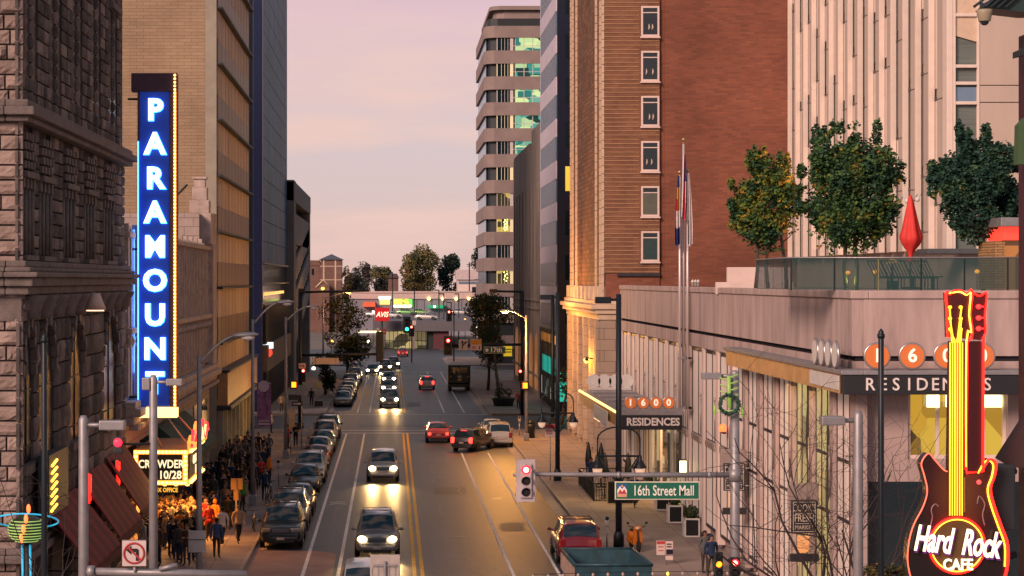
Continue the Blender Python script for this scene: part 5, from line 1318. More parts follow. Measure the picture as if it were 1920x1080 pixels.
# ---- the near mast on the right with the street name sign
mY = 63.0; px_, pz = wx(1378, mY), wz(700, mY)
t = thing('signal_mast', 'grey signal mast with long horizontal arm on the right, wreath near its top', 'signal mast', (px_, mY, gz(mY)+.15))
g = MB(); g.tube([(px_, mY, gz(mY)), (px_, mY, pz)], [.17, .13], 12); g.ell((px_, mY, pz), .13, .13, .1); g.build('pole', M['galv'], t)
za = wz(890.5, mY); g = MB(); g.tube([(px_, mY, za), (wx(1190, mY), mY, za), (wx(1000, mY), mY, za+.02), (wx(962, mY), mY, za)], [.085, .075, .06, .05], 10); g.lathe([(.2, za-.18), (.2, za+.18)], 12, 0, (px_, mY, 0)); 
for q in (1160, 1330): g.lathe([(.10, wx(q, mY)-.05), (.10, wx(q, mY)+.05)], 10, 0, (0, mY, za), 'x')
g.build('mast_arm', M['galv'], t)
g = MB(); g.rbox(wx(1316, mY), wx(1352, mY), mY-.15, mY+.15, wz(711, mY), wz(699, mY), .02); g.tube([(px_, mY, wz(705, mY)), (wx(1350, mY), mY, wz(705, mY))], .06, 6); g.build('lamp_box', M['galv'], t)
t2 = thing('wreath', 'round green lit wreath ornament fixed to the signal mast', 'wreath', (px_-.2, mY-.25, wz(745, mY)))
xw, zw = wx(1364, mY), wz(757, mY)
M['garland'] = emit('garland', (.18, .55, .06), .5, (.08, .22, .05))
g = MB(); r0 = random.Random(4)
g.ring((xw, mY-.3, zw), .28, .28, .05, 24, 6, 0)
for k in range(60):
    a = r0.uniform(0, 6.28); rr = .28+r0.uniform(-.06, .06); g.ell((xw+rr*math.cos(a), mY-.33+r0.uniform(-.06, .06), zw+rr*math.sin(a)), .035, .03, .035, 5, 3)
g.build('ring', mat('wreath_dark', (.02, .07, .05), .7), t2)
g = MB(); g.tube([(xw+.02, mY-.22, zw-.1), (xw+.0, mY-.22, zw+.85)], .06, 7)
for k in range(8): g.tube([(xw, mY-.22, zw+.1+.1*k), (xw+(.28 if k % 2 else -.28), mY-.28, zw+.2+.1*k)], .02, 5)
g.tube([(xw-.42, mY-.2, zw-.32), (xw-.42, mY-.2, zw-.02)], .04, 6); g.tube([(xw+.42, mY-.2, zw-.38), (xw+.42, mY-.2, zw-.05)], .04, 6); g.tube([(xw-.42, mY-.2, zw-.2), (px_, mY-.1, zw-.2), (xw+.42, mY-.2, zw-.22)], .02, 5)
g.build('lit_garland', emit('garl', (.50, .75, .12), .32, (.2, .35, .08)), t2)
signal_head('traffic_light', 'red traffic light with pale backplate hanging on the end of the near mast arm', wx(985, mY), mY-.3, wz(900, mY), .98, 'red', M['backgrey'], hous=M['backgrey'], group='traffic lights')
t = thing('street_sign', 'green 16th Street Mall sign hanging under the mast arm', 'sign', (wx(1232, mY), mY-.1, wz(919, mY)))
x0, x1, z0, z1 = wx(1152, mY), wx(1311, mY), wz(936.5, mY), wz(902, mY); ys = mY-.12
g = MB(); g.rbox(x0, x1, ys, ys+.04, z0, z1, .02); g.build('board', mat('sign_cream', (.62, .56, .46), .5), t)
g = MB(); g.box(x0+.035, x1-.035, ys-.006, ys-.001, z0+.035, z1-.035); g.build('green_field', M['greenpaint'], t)
g = MB(); g.text('16th Street Mall', .44, front(wx(1243, mY), ys-.012, (z0+z1)/2-.01), .004, .004, sx=.65); g.build('lettering', M['sign_white'] if False else mat('sgn_w', (.82, .80, .74), .5), t)
lx0, lx1 = wx(1156, mY)+.01, wx(1174.5, mY); lz0, lz1 = wz(931, mY), wz(907, mY)
g = MB(); g.box(lx0, lx1, ys-.010, ys-.007, lz0, lz1); g.build('emblem', mat('emb_blue', (.03, .08, .32), .5), t)
g = MB(); w = lx1-lx0; h = lz1-lz0; P = lambda a, b: (lx0+a*w, lz0+b*h)
g.prism([P(0, .28), P(0, .55), P(.28, .85), P(.5, .62), P(.72, .85), P(1, .55), P(1, .28)], ys-.013, ys-.0105, 'y', 0)
g.prism([P(.06, .28), P(.28, .62), P(.5, .38), P(.72, .62), P(.94, .28)], ys-.016, ys-.0135, 'y', 1)
g.box(lx0, lx1, ys-.014, ys-.0105, lz0, lz0+h*.25, 2); g.lathe([(w*.11, ys-.015), (w*.11, ys-.011)], 12, 3, (lx0+.5*w, 0, lz0+h*.86), 'y')
g.build('emblem_shapes', [mat('e_w', (.8, .75, .7), .5), mat('e_r', (.5, .03, .04), .5), mat('e_o', (.65, .32, .2), .5), mat('e_y', (.8, .4, .05), .5)], t)
g = MB(); g.tube([(wx(1190, mY), mY, za), (wx(1190, mY), ys+.03, z1-.02)], .02, 6); g.tube([(wx(1275, mY), mY, za), (wx(1275, mY), ys+.03, z1-.02)], .02, 6); g.build('hanger', M['galv'], t)
# lower lights on the mast pole and near it
signal_head('traffic_light', 'red traffic light at the bottom edge below the signal mast', wx(1378, 60), 60, wz(1073, 60), .8, 'red', False, group='traffic lights')
signal_head('traffic_light', 'amber traffic light at the bottom edge beside two pedestrians', wx(1348, 60), 60, wz(1058, 60), .66, 'amber', False, group='traffic lights', hous='pole_dark')
for px, py in ((1378, 1090), (1348, 1085)):
    t = thing('signal_post', 'short post carrying the %s light at the bottom edge' % ('red' if px == 1378 else 'amber'), 'pole', (wx(px, 60.3), 60.3, gz(60)))
    g = MB(); g.tube([(wx(px, 60.3), 60.32, gz(60)), (wx(px, 60.3), 60.32, wz(py, 60))], .06, 8); g.lathe([(.14, gz(60)), (.14, gz(60)+.3)], 10, 0, (wx(px, 60.3), 60.32, 0)); g.build('shaft', M['galv'], t)
t = thing('warning_lamp', 'small red warning light on the wall beside the wreath', 'lamp', (FR-.2, 86, 5.0))
g = MB(); g.lathe([(.10, -.1), (.12, .05)], 10, 0, (FR-.15, 89.5, wz(808, 89.5))); g.tube([(FR, 89.5, wz(812, 89.5)), (FR-.15, 89.5, wz(812, 89.5))], .04, 6); g.build('base', M['dark'], t)
g = MB(); g.ell((FR-.15, 89.5, wz(807, 89.5)+.08), .16, .16, .2); g.build('lens', emit('redwarn', (1, .12, .03), 3), t)

# ---- mall poles in the foreground
def mall_pole(px, ptop, Y, label, boxes, r=.105, m='galv'):
    x, zt = wx(px, Y), wz(ptop, Y)
    t = thing('mall_light_pole', label, 'light pole', (x, Y, gz(Y)), 0, 'slim grey mall light poles')
    g = MB(); g.tube([(x, Y, gz(Y)), (x, Y, zt-.1), (x, Y, zt)], [r*1.15, r, r*.6], 12); g.lathe([(r*1.9, gz(Y)), (r*1.9, gz(Y)+.4), (r*1.2, gz(Y)+.5)], 12, 0, (x, Y, 0)); g.build('pole', M[m], t)
    for a, b, p0, p1 in boxes:
        g = MB(); g.rbox(wx(a, Y), wx(b, Y), Y-.16, Y+.16, wz(p1, Y), wz(p0, Y), .03); g.tube([(x, Y, wz((p0+p1)/2, Y)), (wx((a+b)/2, Y), Y, wz((p0+p1)/2, Y))], .05, 6); g.build('lamp_box', M[m], t)
    return t
mall_pole(156.5, 779, 45, 'grey light pole at the left with lamp box, carrying the no-left-turn arm', [(187, 235, 788, 806)])
mall_pole(287.5, 703, 63, 'grey light pole crossing the vertical blue sign', [(312, 342, 710, 723), (267, 282, 708, 731)], .125)
mall_pole(1609, 770, 45, 'grey light pole with lamp box among the bare branches on the right', [(1538, 1583, 780, 797)])
for px, pt, lab in ((83, 630, 'thin black pole at the left edge before the stone temple'), (1652, 622, 'thin black pole rising in front of the 1600 discs')):
    x = wx(px, 45); t = thing('pole', lab, 'pole', (x, 45, gz(45)), 0, 'thin black foreground poles')
    g = MB(); g.tube([(x, 45, gz(45)), (x, 45, wz(pt, 45)), (x, 45, wz(pt-6, 45))], [.075, .06, .01], 10); g.lathe([(.16, gz(45)), (.14, gz(45)+.6), (.07, gz(45)+.8)], 12, 0, (x, 45, 0)); g.lathe([(.08, wz(pt+12, 45)), (.085, wz(pt+4, 45))], 10, 0, (x, 45, 0)); g.build('shaft', M['pole_dark'], t)
t = thing('mast_arm', 'horizontal grey pipe arm along the bottom left edge', 'mast arm', (wx(160, 45), 45, wz(1072, 45)))
g = MB(); g.tube([(wx(157, 45), 45.0, wz(1071, 45)), (wx(463, 45), 45.0, wz(1077, 45))], .085, 10); g.lathe([(.13, wx(160, 45)+.05), (.13, wx(160, 45)+.2)], 12, 0, (0, 45, wz(1071, 45)), 'x'); g.build('pipe', M['galv'], t)
g = MB(); g.tube([(wx(300, 45), 44.9, wz(1066, 45)), (wx(333, 45), 44.9, wz(1058, 45))], .05, 8); g.build('sensor', M['galv'], t)
t = thing('turn_sign', 'white no left turn sign with red ring above the bottom left arm', 'sign', (wx(253, 45), 44.8, wz(1060, 45)))
x0, x1, z0, z1 = wx(230, 45), wx(277, 45), wz(1060, 45), wz(1010, 45); xc, zc = (x0+x1)/2, (z0+z1)/2
g = MB(); g.rbox(x0, x1, 44.80, 44.82, z0, z1, .008); g.tube([(xc, 44.85, z0), (xc, 44.9, wz(1071, 45))], .025, 6); g.build('board', mat('signw', (.60, .50, .50), .5), t)
g = MB(); g.ring((xc, 44.79, zc), .215, .215, .022, 36, 6); T = g.T; g.T = at(xc, 44.79, zc) @ Matrix.Rotation(R(45), 4, 'Y'); g.box(-.21, .21, -.008, .004, -.02, .02); g.T = T; g.build('ring', mat('signr', (.42, .03, .03), .5), t)
g = MB(); g.prism([(xc+.10, zc-.16), (xc+.04, zc-.16), (xc+.04, zc+.03), (xc-.06, zc+.03), (xc-.06, zc-.03), (xc-.17, zc+.07), (xc-.06, zc+.16), (xc-.06, zc+.10), (xc+.07, zc+.10), (xc+.10, zc+.07)], 44.785, 44.798, 'y'); g.build('arrow', M['black'], t)
g = MB(); g.rbox(x0, x1, 44.795, 44.799, z0, z0+.012, .001); g.rbox(x0, x1, 44.795, 44.799, z1-.012, z1, .001); g.rbox(x0, x0+.012, 44.795, 44.799, z0, z1, .001); g.rbox(x1-.012, x1, 44.795, 44.799, z0, z1, .001); g.build('border', M['black'], t)
t = thing('traffic_light', 'red pedestrian lamp on the temple front just left of the lower marquee', 'traffic light', (wx(221, 62), 62, wz(830, 62)), 0, 'traffic lights')
g = MB(); g.rbox(wx(212, 62), wx(230, 62), 62.02, 62.3, wz(850, 62), wz(820, 62), .03); g.tube([(wx(287, 63), 63, wz(832, 63)), (wx(225, 62), 62.2, wz(834, 62))], .035, 6); g.build('housing', M['dark'], t)
g = MB(); g.ell((wx(221, 62), 62, wz(830, 62)), .13, .06, .13); g.build('lens', M['red_on'], t)
t = thing('reversed_sign', 'pale back of a sign panel at the bottom centre, in front of the silver car', 'sign', (wx(722, 45), 45, wz(1100, 45)))
g = MB(); g.rbox(wx(694, 45), wx(750, 45), 45, 45.03, wz(1125, 45), wz(1040, 45), .01); g.build('panel', mat('panelback', (.42, .37, .34), .5, .2, .15, 4), t)
g = MB(); g.tube([(wx(722, 45), 44.96, gz(45)), (wx(722, 45), 44.96, wz(1052, 45))], .03, 8); g.rbox(wx(700, 45), wx(744, 45), 44.965, 44.998, wz(1062, 45), wz(1058, 45), .004); g.build('post', M['galv'], t)
g = MB()
for q in (704, 736): g.ring((wx(q, 45), 44.995, wz(1072, 45)), .07, .16, .008, 20, 5)
g.build('stamping', M['galv'], t)

# ---- far signals at the cross street
M['signp'] = mat('sign_pinkwhite', (.66, .52, .50), .5); M['signo'] = mat('sign_orange', (.70, .27, .04), .5)
sY = 192.0
x = wx(979, sY); t = thing('signal_mast', 'black signal mast on the far side of the cross street, right', 'signal mast', (x, sY, gz(sY)+.15))
g = MB(); g.tube([(x, sY, gz(sY)), (x, sY, wz(545, sY))], .17, 8); g.build('pole', M['black'], t)
g = MB(); za = wz(646, sY); g.tube([(x, sY, za), (wx(832, sY), sY, za-.1)], .12, 8); g.build('mast_arm', M['black'], t); g = MB(); g.tube([(x, sY, wz(547, sY)), (wx(925, sY), sY, wz(546, sY))], .10, 6); g.rbox(wx(918, sY), wx(932, sY), sY-.2, sY+.2, wz(549, sY), wz(542, sY), .03); g.build('lamp_arm', M['black'], t)
signal_head('traffic_light', 'large red traffic light on the far mast arm beside the lane arrow sign', wx(840, sY), sY-.3, wz(648, sY), 1.35, 'red', True, group='traffic lights')
signal_head('traffic_light', 'red traffic light low on the right of the cross street', wx(975, sY), sY-.5, wz(703, sY), 1.05, 'red', False, group='traffic lights')
t = thing('pedestrian_signal', 'orange hand pedestrian signal on the right street lamp pole', 'traffic light', (wx(985, 157.5), 157.5, wz(723, 157.5)))
g = MB(); g.rbox(wx(978, 157.5), wx(991, 157.5), 157.5, 157.75, wz(731, 157.5), wz(715, 157.5), .03); g.build('housing', M['black'], t)
g = MB(); g.rbox(wx(980.5, 157.5), wx(989, 157.5), 157.46, 157.495, wz(728, 157.5), wz(718, 157.5), .01); g.build('lens', M['amber_on'], t)
def plate(name, label, cat, px0, px1, py0, py1, Y, m, parts=(), post=None):
    t = thing(name, label, cat, (wx((px0+px1)/2, Y), Y, wz(py1, Y)))
    g = MB(); g.rbox(wx(px0, Y), wx(px1, Y), Y, Y+.05, wz(py1, Y), wz(py0, Y), .015); g.build('board', m, t)
    for nm, a, b, c, d, mm in parts:
        g = MB(); g.box(wx(a, Y), wx(b, Y), Y-.02, Y-.004, wz(d, Y), wz(c, Y)); g.build(nm, mm, t)
    if post:
        g = MB(); g.tube([(wx(post[0], Y), Y+.09, wz(py0+1, Y)), (wx(post[0], Y), Y+.09, post[1] if post[1] is not None else gz(Y))], .035, 6); g.build('post', M['galv'], t)
    return t
t = plate('lane_sign', 'white lane arrow sign on the far mast arm', 'sign', 860, 877, 636, 657, sY-.3, M['signp'])
Y = sY-.33; g = MB(); g.tube([(wx(867, Y), Y, wz(654, Y)), (wx(867, Y), Y, wz(642, Y))], .05, 5); g.tube([(wx(867, Y), Y, wz(649, Y)), (wx(872, Y), Y, wz(643, Y))], .05, 5); g.ell((wx(867, Y), Y, wz(641, Y)), .11, .03, .1, 6, 4); g.ell((wx(873, Y), Y, wz(642, Y)), .11, .03, .1, 6, 4); g.build('arrow', M['black'], t)
plate('parking_sign', 'orange and white sign beside the lane arrow sign', 'sign', 882, 903, 636, 657, sY-.3, M['signp'], [('orange_field', 882.5, 902.5, 636.5, 646, M['signo']), ('symbol', 885, 892, 649, 654, mat('pinkish', (.6, .2, .25), .5)), ('numeral', 898, 900, 649, 655, M['black'])])
t = plate('street_sign', 'green 17th street sign under the far mast arm', 'sign', 907, 948, 650, 663, sY-.35, mat('sgn_edge', (.5, .5, .42), .5), [('green_field', 908, 947, 651, 662, M['greenpaint'])])
Y = sY-.38; g = MB(); g.text('17th', .62, front(wx(930, Y), Y, wz(656.5, Y)), .01, .02); g.lathe([(.16, Y-.005), (.16, Y+.005)], 10, 0, (wx(913, Y), 0, wz(656.5, Y)), 'y'); g.build('lettering', mat('sgn_w2', (.9, .8, .75), .5), t)
plate('warning_sign', 'yellow pair of signs beside the green 17th sign', 'sign', 944, 960, 649, 668, sY-.25, emit('yel_sign', (.85, .62, .03), .5), [('dark_band', 945, 959, 654, 656, M['black']), ('dark_band', 945, 959, 659, 661, M['black'])])
# left side of the cross street
Y = 172.0; x = wx(563, Y); t = thing('signal_mast', 'black signal mast on the left near the cross street', 'signal mast', (x, Y, gz(Y)+.15))
g = MB(); g.tube([(x, Y, gz(Y)), (x, Y, wz(543, Y))], .19, 8); g.rbox(x-.3, x+.3, Y-.3, Y+.3, gz(Y)+.15, gz(Y)+.6, .04); g.build('pole', M['black'], t)
g = MB(); g.tube([(x, Y, wz(666, Y)), (wx(708, Y), Y, wz(664, Y))], .11, 8); g.build('mast_arm', M['black'], t); g = MB(); g.tube([(x, Y, wz(548, Y)), (wx(692, Y), Y, wz(545, Y))], .09, 8); g.rbox(wx(560, Y), wx(572, Y), Y-.2, Y+.2, wz(549, Y), wz(541, Y), .02); g.build('lamp_arm', M['black'], t)
t = thing('traffic_light', 'traffic light seen from behind on the end of the left mast arm', 'traffic light', (wx(712, Y), Y, wz(650, Y)), 0, 'traffic lights')
g = MB(); g.rbox(wx(705, Y), wx(719, Y), Y-.1, Y+.2, wz(678, Y), wz(622, Y), .05); g.build('housing', M['dark'], t)
plate('reversed_sign', 'white blank back of a street sign hanging under the left mast arm', 'sign', 587, 635, 671, 683, Y+.1, M['signp'], [('edge', 591, 592.5, 671.5, 682.5, M['galv']), ('edge', 629, 630.5, 671.5, 682.5, M['galv'])])
signal_head('traffic_light', 'red traffic light on the left mast pole', wx(569, Y), Y-.4, wz(703, Y), 1.05, 'red', False, group='traffic lights')
t = thing('pedestrian_signal', 'orange hand pedestrian signal on the left mast pole', 'traffic light', (wx(551, Y), Y-.3, wz(721, Y)))
g = MB(); g.rbox(wx(545, Y), wx(558, Y), Y-.3, Y-.05, wz(729, Y), wz(713, Y), .03); g.build('housing', M['black'], t)
g = MB(); g.rbox(wx(547, Y), wx(555.5, Y), Y-.34, Y-.305, wz(726, Y), wz(716, Y), .01); g.build('lens', M['amber_on'], t)
for (a, b, c, d, yy, lab, post) in ((560, 573, 681, 691, 171.5, 'pink one way arrow sign above the left red traffic light', None), (547, 567, 753, 761, 150, 'white one way arrow sign low on the left pavement', (565, None))):
    t = plate('arrow_sign', lab, 'sign', a, b, c, d, yy, M['signp'] if c < 700 else M['black'], post=post)
    g = MB(); w = b-a; P = lambda u, v: (wx(a+w*u, yy-.02), wz(c+(d-c)*v, yy-.02)); g.prism([P(.1, .35), P(.65, .35), P(.65, .12), P(.93, .5), P(.65, .88), P(.65, .65), P(.1, .65)], yy-.02, yy-.004, 'y'); g.build('arrow', mat('arr', (.5, .08, .1), .5) if c < 700 else M['signp'], t)
plate('reversed_sign', 'pale square sign back on a thin post at the left corner of the cross street', 'sign', 557, 574, 722, 741, 152, M['galv'], post=(565.5, None))
plate('sign', 'pale yellow sign on the left pavement beyond the cross street', 'sign', 592, 604, 716, 727, 205, mat('pyel', (.5, .42, .2), .5), post=(598, None))
plate('sign', 'dark blue sign block beside the left mast pole', 'sign', 541, 563, 740, 750, 171.7, M['dark'])
# news boxes / cabinets on the left near the cross street
for (px0, px1, py0, py1, Y, lab, m) in ((541, 553, 767, 805, 166, 'pale utility cabinet on the left corner', M['concrete']), (590, 605, 752, 762, 204, 'dark low bin on the left pavement beyond the cross street', M['black'])):
    t = thing('cabinet', lab, 'cabinet', (wx((px0+px1)/2, Y), Y, gz(Y)+.15)); g = MB(); g.rbox(wx(px0, Y), wx(px1, Y), Y, Y+.5, gz(Y)+.1, wz(py0, Y), .04); g.build('case', m, t)
    g = MB(); g.rbox(wx(px0, Y)-.03, wx(px1, Y)+.03, Y-.03, Y+.53, wz(py0, Y)+.003, wz(py0, Y)+.08, .02); g.build('lid', M['galv'], t)
# parking signs and meters
plate('parking_sign', 'red and white parking sign in the middle of the right pavement', 'sign', 1022, 1043, 795, 819, 125.5, M['signp'], [('red_field', 1022.5, 1042.5, 795.5, 803, mat('red_f', (.5, .06, .08), .5)), ('red_line', 1024, 1036, 807, 809, mat('red_f2', (.55, .15, .15), .5)), ('red_line', 1024, 1036, 812, 814, mat('red_f3', (.55, .15, .15), .5))], post=(1032, None))
t = plate('parking_sign', 'pair of parking signs on a thin post near the bottom right', 'sign', 1231, 1247, 1014, 1041, 87, M['signp'], [('red_field', 1231.5, 1246.5, 1014.5, 1020, mat('red_f4', (.5, .05, .06), .5)), ('red_line', 1234, 1244, 1024, 1026, mat('red_f5', (.55, .15, .15), .5)), ('red_line', 1234, 1244, 1031, 1033, mat('red_f6', (.55, .15, .15), .5))], post=(1250, None))
Y = 87.0; g = MB(); g.rbox(wx(1248, Y), wx(1262, Y), Y-.01, Y+.04, wz(1040, Y), wz(1015, Y), .01); g.rbox(wx(1248, Y), wx(1262, Y), Y-.01, Y+.04, wz(1050, Y), wz(1042, Y), .01); g.build('second_board', M['signp'], t)
g = MB(); g.box(wx(1249, Y), wx(1261.5, Y), Y-.03, Y-.012, wz(1039, Y), wz(1030, Y)); g.box(wx(1250, Y), wx(1259, Y), Y-.03, Y-.012, wz(1021, Y), wz(1019, Y)); g.box(wx(1250, Y), wx(1259, Y), Y-.03, Y-.012, wz(1026, Y), wz(1024, Y)); g.build('tow_symbol', M['navy_panel'], t)
def meter(x, y, label):
    t = thing('parking_meter', label, 'parking meter', (x, y, gz(y)+.15), 0, 'parking meters'); z = gz(y)+.15
    g = MB(); g.tube([(x, y, z), (x, y, z+1.1)], .035, 8); g.build('post', M['galv'], t)
    g = MB(); g.rbox(x-.1, x+.1, y-.08, y+.08, z+1.1, z+1.35, .04); g.lathe([(.13, y-.07), (.13, y+.07)], 14, 0, (x, 0, z+1.42), 'y'); g.build('head', M['steel'], t)
    g = MB(); g.lathe([(.09, y-.08), (.09, y-.071)], 12, 0, (x, 0, z+1.44), 'y'); g.build('window', M['glass_dark'], t); return t
meter(wx(1138, 91.5), 91.5, 'parking meter beside the red suv'); meter(wx(974, 163), 163, 'parking meter by the white suv near the lamp post'); meter(wx(545, 146), 146, 'parking meter on the left pavement near the silver suv')
meter(-6.6, 121.5, 'parking meter beside the black sedan on the left kerb')
t = thing('litter_bin', 'black litter bin on the right pavement behind the orange street lamp', 'bin', (wx(996, 161), 161, gz(161)+.15))
x = wx(995, 161); g = MB(); g.lathe([(.3, gz(161)+.1), (.34, .35), (.36, .55)], 14, 0, (x, 161, 0)); g.lathe([(.36, .555), (.3, .8), (.05, .9)], 14, 0, (x, 161, 0)); g.build('body', M['black'], t)
# yellow sign in the crowd + its post ; signs on near lamp pole
plate('sign', 'yellow plate on a thin post standing in the crowd on the left', 'sign', 433, 455, 897, 918, 96, mat('yplate', (.62, .33, .07), .5), [('lower_plate', 438, 447, 919, 938, mat('yplate2', (.58, .30, .06), .5)), ('fold', 443.5, 444.5, 897.5, 917, mat('yplate3', (.2, .12, .05), .5))], post=(443, None))
plate('reversed_sign', 'grey back of a double sign on the nearest street lamp pole', 'sign', 353, 386, 995, 1036, 72.7, M['galv'], [('edge', 354, 385, 1011, 1012.5, M['dark'])])
# planters by the wall
for k, (px, Y, lab) in enumerate(((1296, 97, 'nearest black planter with boxwood ball at the right wall'), (1265, 102.8, 'second black planter with boxwood ball from the camera'), (1241, 108.6, 'third black planter with boxwood ball from the camera'), (1220, 114.5, 'farthest black planter with boxwood ball under the canopy'))):
    x = wx(px, Y); z = gz(Y)+.15
    t = thing('planter', lab, 'planter', (x, Y, z), 0, 'black planters along the right wall')
    g = MB(); g.rbox(x-.34, x+.34, Y-.3, Y+.38, z, z+.85, .02); g.build('box', M['black'], t)
    g = MB()
    for a, b, c, d in ((x-.36, x+.36, z+.79, z+.87), (x-.36, x+.36, z, z+.06)): g.box(a, b, Y-.33, Y-.301, c, d)
    for a in (x-.36, x+.29): g.box(a, a+.07, Y-.329, Y-.302, z+.06, z+.79)
    g.box(x-.365, x-.341, Y-.33, Y+.38, z, z+.87); g.build('frame', M['whiteplastic'], t)
    g = MB(); r0 = random.Random(k)
    for q in range(260):
        v = Vector((r0.gauss(0, 1), r0.gauss(0, 1), r0.gauss(0, 1))).normalized()*(.30+r0.uniform(-.03, .04)); c = Vector((x, Y, z+1.12))+v
        a = Vector((r0.uniform(-1, 1), r0.uniform(-1, 1), r0.uniform(-1, 1)))*.05; b = v.cross(a).normalized()*.05; g.add([c-a, c+b, c+a, c-b], [(0, 1, 2, 3)], q % 2)
    g.ell((x, Y, z+1.1), .26, .26, .27, 12, 8, 0); g.build('boxwood', [mat('box_a%d' % k, (.018, .035, .014), .8), mat('box_b%d' % k, (.04, .06, .02), .8)], t)
# cafe fence, closed black parasols, tables and chairs
t = thing('cafe_fence', 'black cafe fence on the right pavement under the entrance canopy', 'fence', (11.9, 117, gz(117)+.15)); z = gz(117)+.12
g = MB()
for (xa, ya, xb, yb) in ((11.0, 113, 11.0, 122), (11.0, 122, 13.4, 122), (11.0, 113, 13.4, 113)):
    n = int((abs(xb-xa)+abs(yb-ya))/.14)
    for k in range(n+1): u = k/n; g.box(xa+(xb-xa)*u-.012, xa+(xb-xa)*u+.012, ya+(yb-ya)*u-.012, ya+(yb-ya)*u+.012, z+.1, z+1.0)
g.build('bars', M['black'], t)
g = MB()
for (xa, ya, xb, yb) in ((11.0, 113, 11.0, 122), (11.0, 122, 13.4, 122), (11.0, 113, 13.4, 113)):
    for zz in (.1, 1.0): g.tube([(xa, ya, z+zz), (xb, yb, z+zz)], .03, 6)
for xa, ya in ((11, 113), (11, 122), (13.4, 113), (13.4, 122), (11, 117.5)): g.tube([(xa, ya, z), (xa, ya, z+1.05)], .04, 6)
g.build('rail', M['black'], t)
for k, (x, y, lab) in enumerate(((11.5, 121.4, 'closed black parasol at the far left end of the cafe fence'), (12.2, 121.0, 'closed black parasol second from the left in the cafe'), (11.75, 114.5, 'closed black parasol at the near end of the cafe fence'), (13.0, 114.2, 'closed black parasol nearest to the wall in the cafe'))):
    t = thing('parasol', lab, 'parasol', (x, y, z), 0, 'closed black cafe parasols')
    g = MB(); g.lathe([(.03, z+1.15), (.17, z+1.2), (.2, z+1.6), (.15, z+2.1), (.06, z+2.5), (.02, z+2.62)], 10, 0, (x, y, 0)); g.build('canopy', M['black'], t)
    g = MB(); g.tube([(x, y, z), (x, y, z+1.2)], .03, 6); g.lathe([(.3, z), (.3, z+.08)], 14, 0, (x, y, 0)); g.build('pole', M['dark'], t)
for k, (x, y, lab) in enumerate(((12.0, 119.4, 'far cafe table inside the black fence'), (12.2, 115.8, 'near cafe table inside the black fence'))):
    t = thing('cafe_table', lab, 'table', (x, y, z), 0, 'cafe tables'); g = MB(); g.lathe([(.4, z+.72), (.4, z+.76)], 18, 0, (x, y, 0)); g.build('top', M['steel'], t)
    g = MB(); g.tube([(x, y, z), (x, y, z+.72)], .035, 6); g.lathe([(.25, z), (.25, z+.04)], 12, 0, (x, y, 0)); g.build('leg', M['dark'], t)
    for q, s in enumerate((-1, 1)):
        cx = x+.62*s; c = thing('cafe_chair', '%s cafe chair at the %s cafe table' % ('street side' if s < 0 else 'wall side', ('far', 'near')[k]), 'chair', (cx, y, z), 0, 'cafe chairs')
        g = MB(); g.rbox(cx-.2, cx+.2, y-.2, y+.2, z+.44, z+.47, .01); g.build('seat', M['steel'], c)
        g = MB(); 
        for u in range(3): g.box(cx+.19*s-.01, cx+.19*s+.01, y-.2, y+.2, z+.58+.12*u, z+.64+.12*u)
        g.build('backrest', M['steel'], c)
        for a in (-.18, .18):
            for b in (-.18, .18):
                g = MB(); g.tube([(cx+a, y+b, z), (cx+a, y+b, z+(.92 if a*s > 0 else .45))], .014, 5); g.build('leg', M['steel'], c)
t = thing('menu_board', 'black menu board with yellow frame under the street name sign', 'sign', (wx(1180, 112), 112, gz(112)))
x0, x1 = wx(1139, 112), wx(1196, 112); g = MB(); g.rbox(x0, x1, 112, 112.06, z-.1, z+1.2, .02); g.build('board', M['black'], t)
g = MB(); g.box(x0-.04, x0+.03, 111.97, 111.995, z-.1, z+1.22); g.box(x0+.03, x1, 111.97, 111.995, z-.1, z-.02); g.build('frame', mat('yframe', (.55, .38, .14), .5), t)
# flagpoles with furled flags
M['polew'] = mat('flagpole', (.62, .54, .54), .35, .3, .05)
for k, (px, pt, lab) in enumerate(((1274.5, 323, 'left flagpole with gold ball, carrying the blue and white furled flag'), (1281.5, 262, 'tallest flagpole in the middle, carrying the striped flag'), (1289, 320, 'right flagpole with gold ball, carrying the pale furled flag'))):
    Y = 99.8+.2*(k == 1); x = wx(px, Y); t = thing('flagpole', lab, 'flagpole', (x, Y, 5.5), 0, 'three white flagpoles on the wall by the entrance canopy')
    g = MB(); g.rbox(x-.09, FR, Y-.06, Y+.06, 5.5, 5.62, .01); g.rbox(x-.09, FR, Y-.06, Y+.06, 7.9, 8.0, .01); split(g, 'bracket', M['galv'], t)
    g = MB(); g.tube([(x, Y, 5.5), (x, Y, wz(pt+8, Y))], [.075, .05], 10); g.build('shaft', M['polew'], t)
    g = MB(); g.ell((x, Y, wz(pt, Y)), .10, .10, .10); g.tube([(x, Y, wz(pt+10, Y)), (x, Y, wz(pt+3, Y))], .03, 6); g.build('finial', mat('goldball', (.45, .32, .15), .3, .7), t)
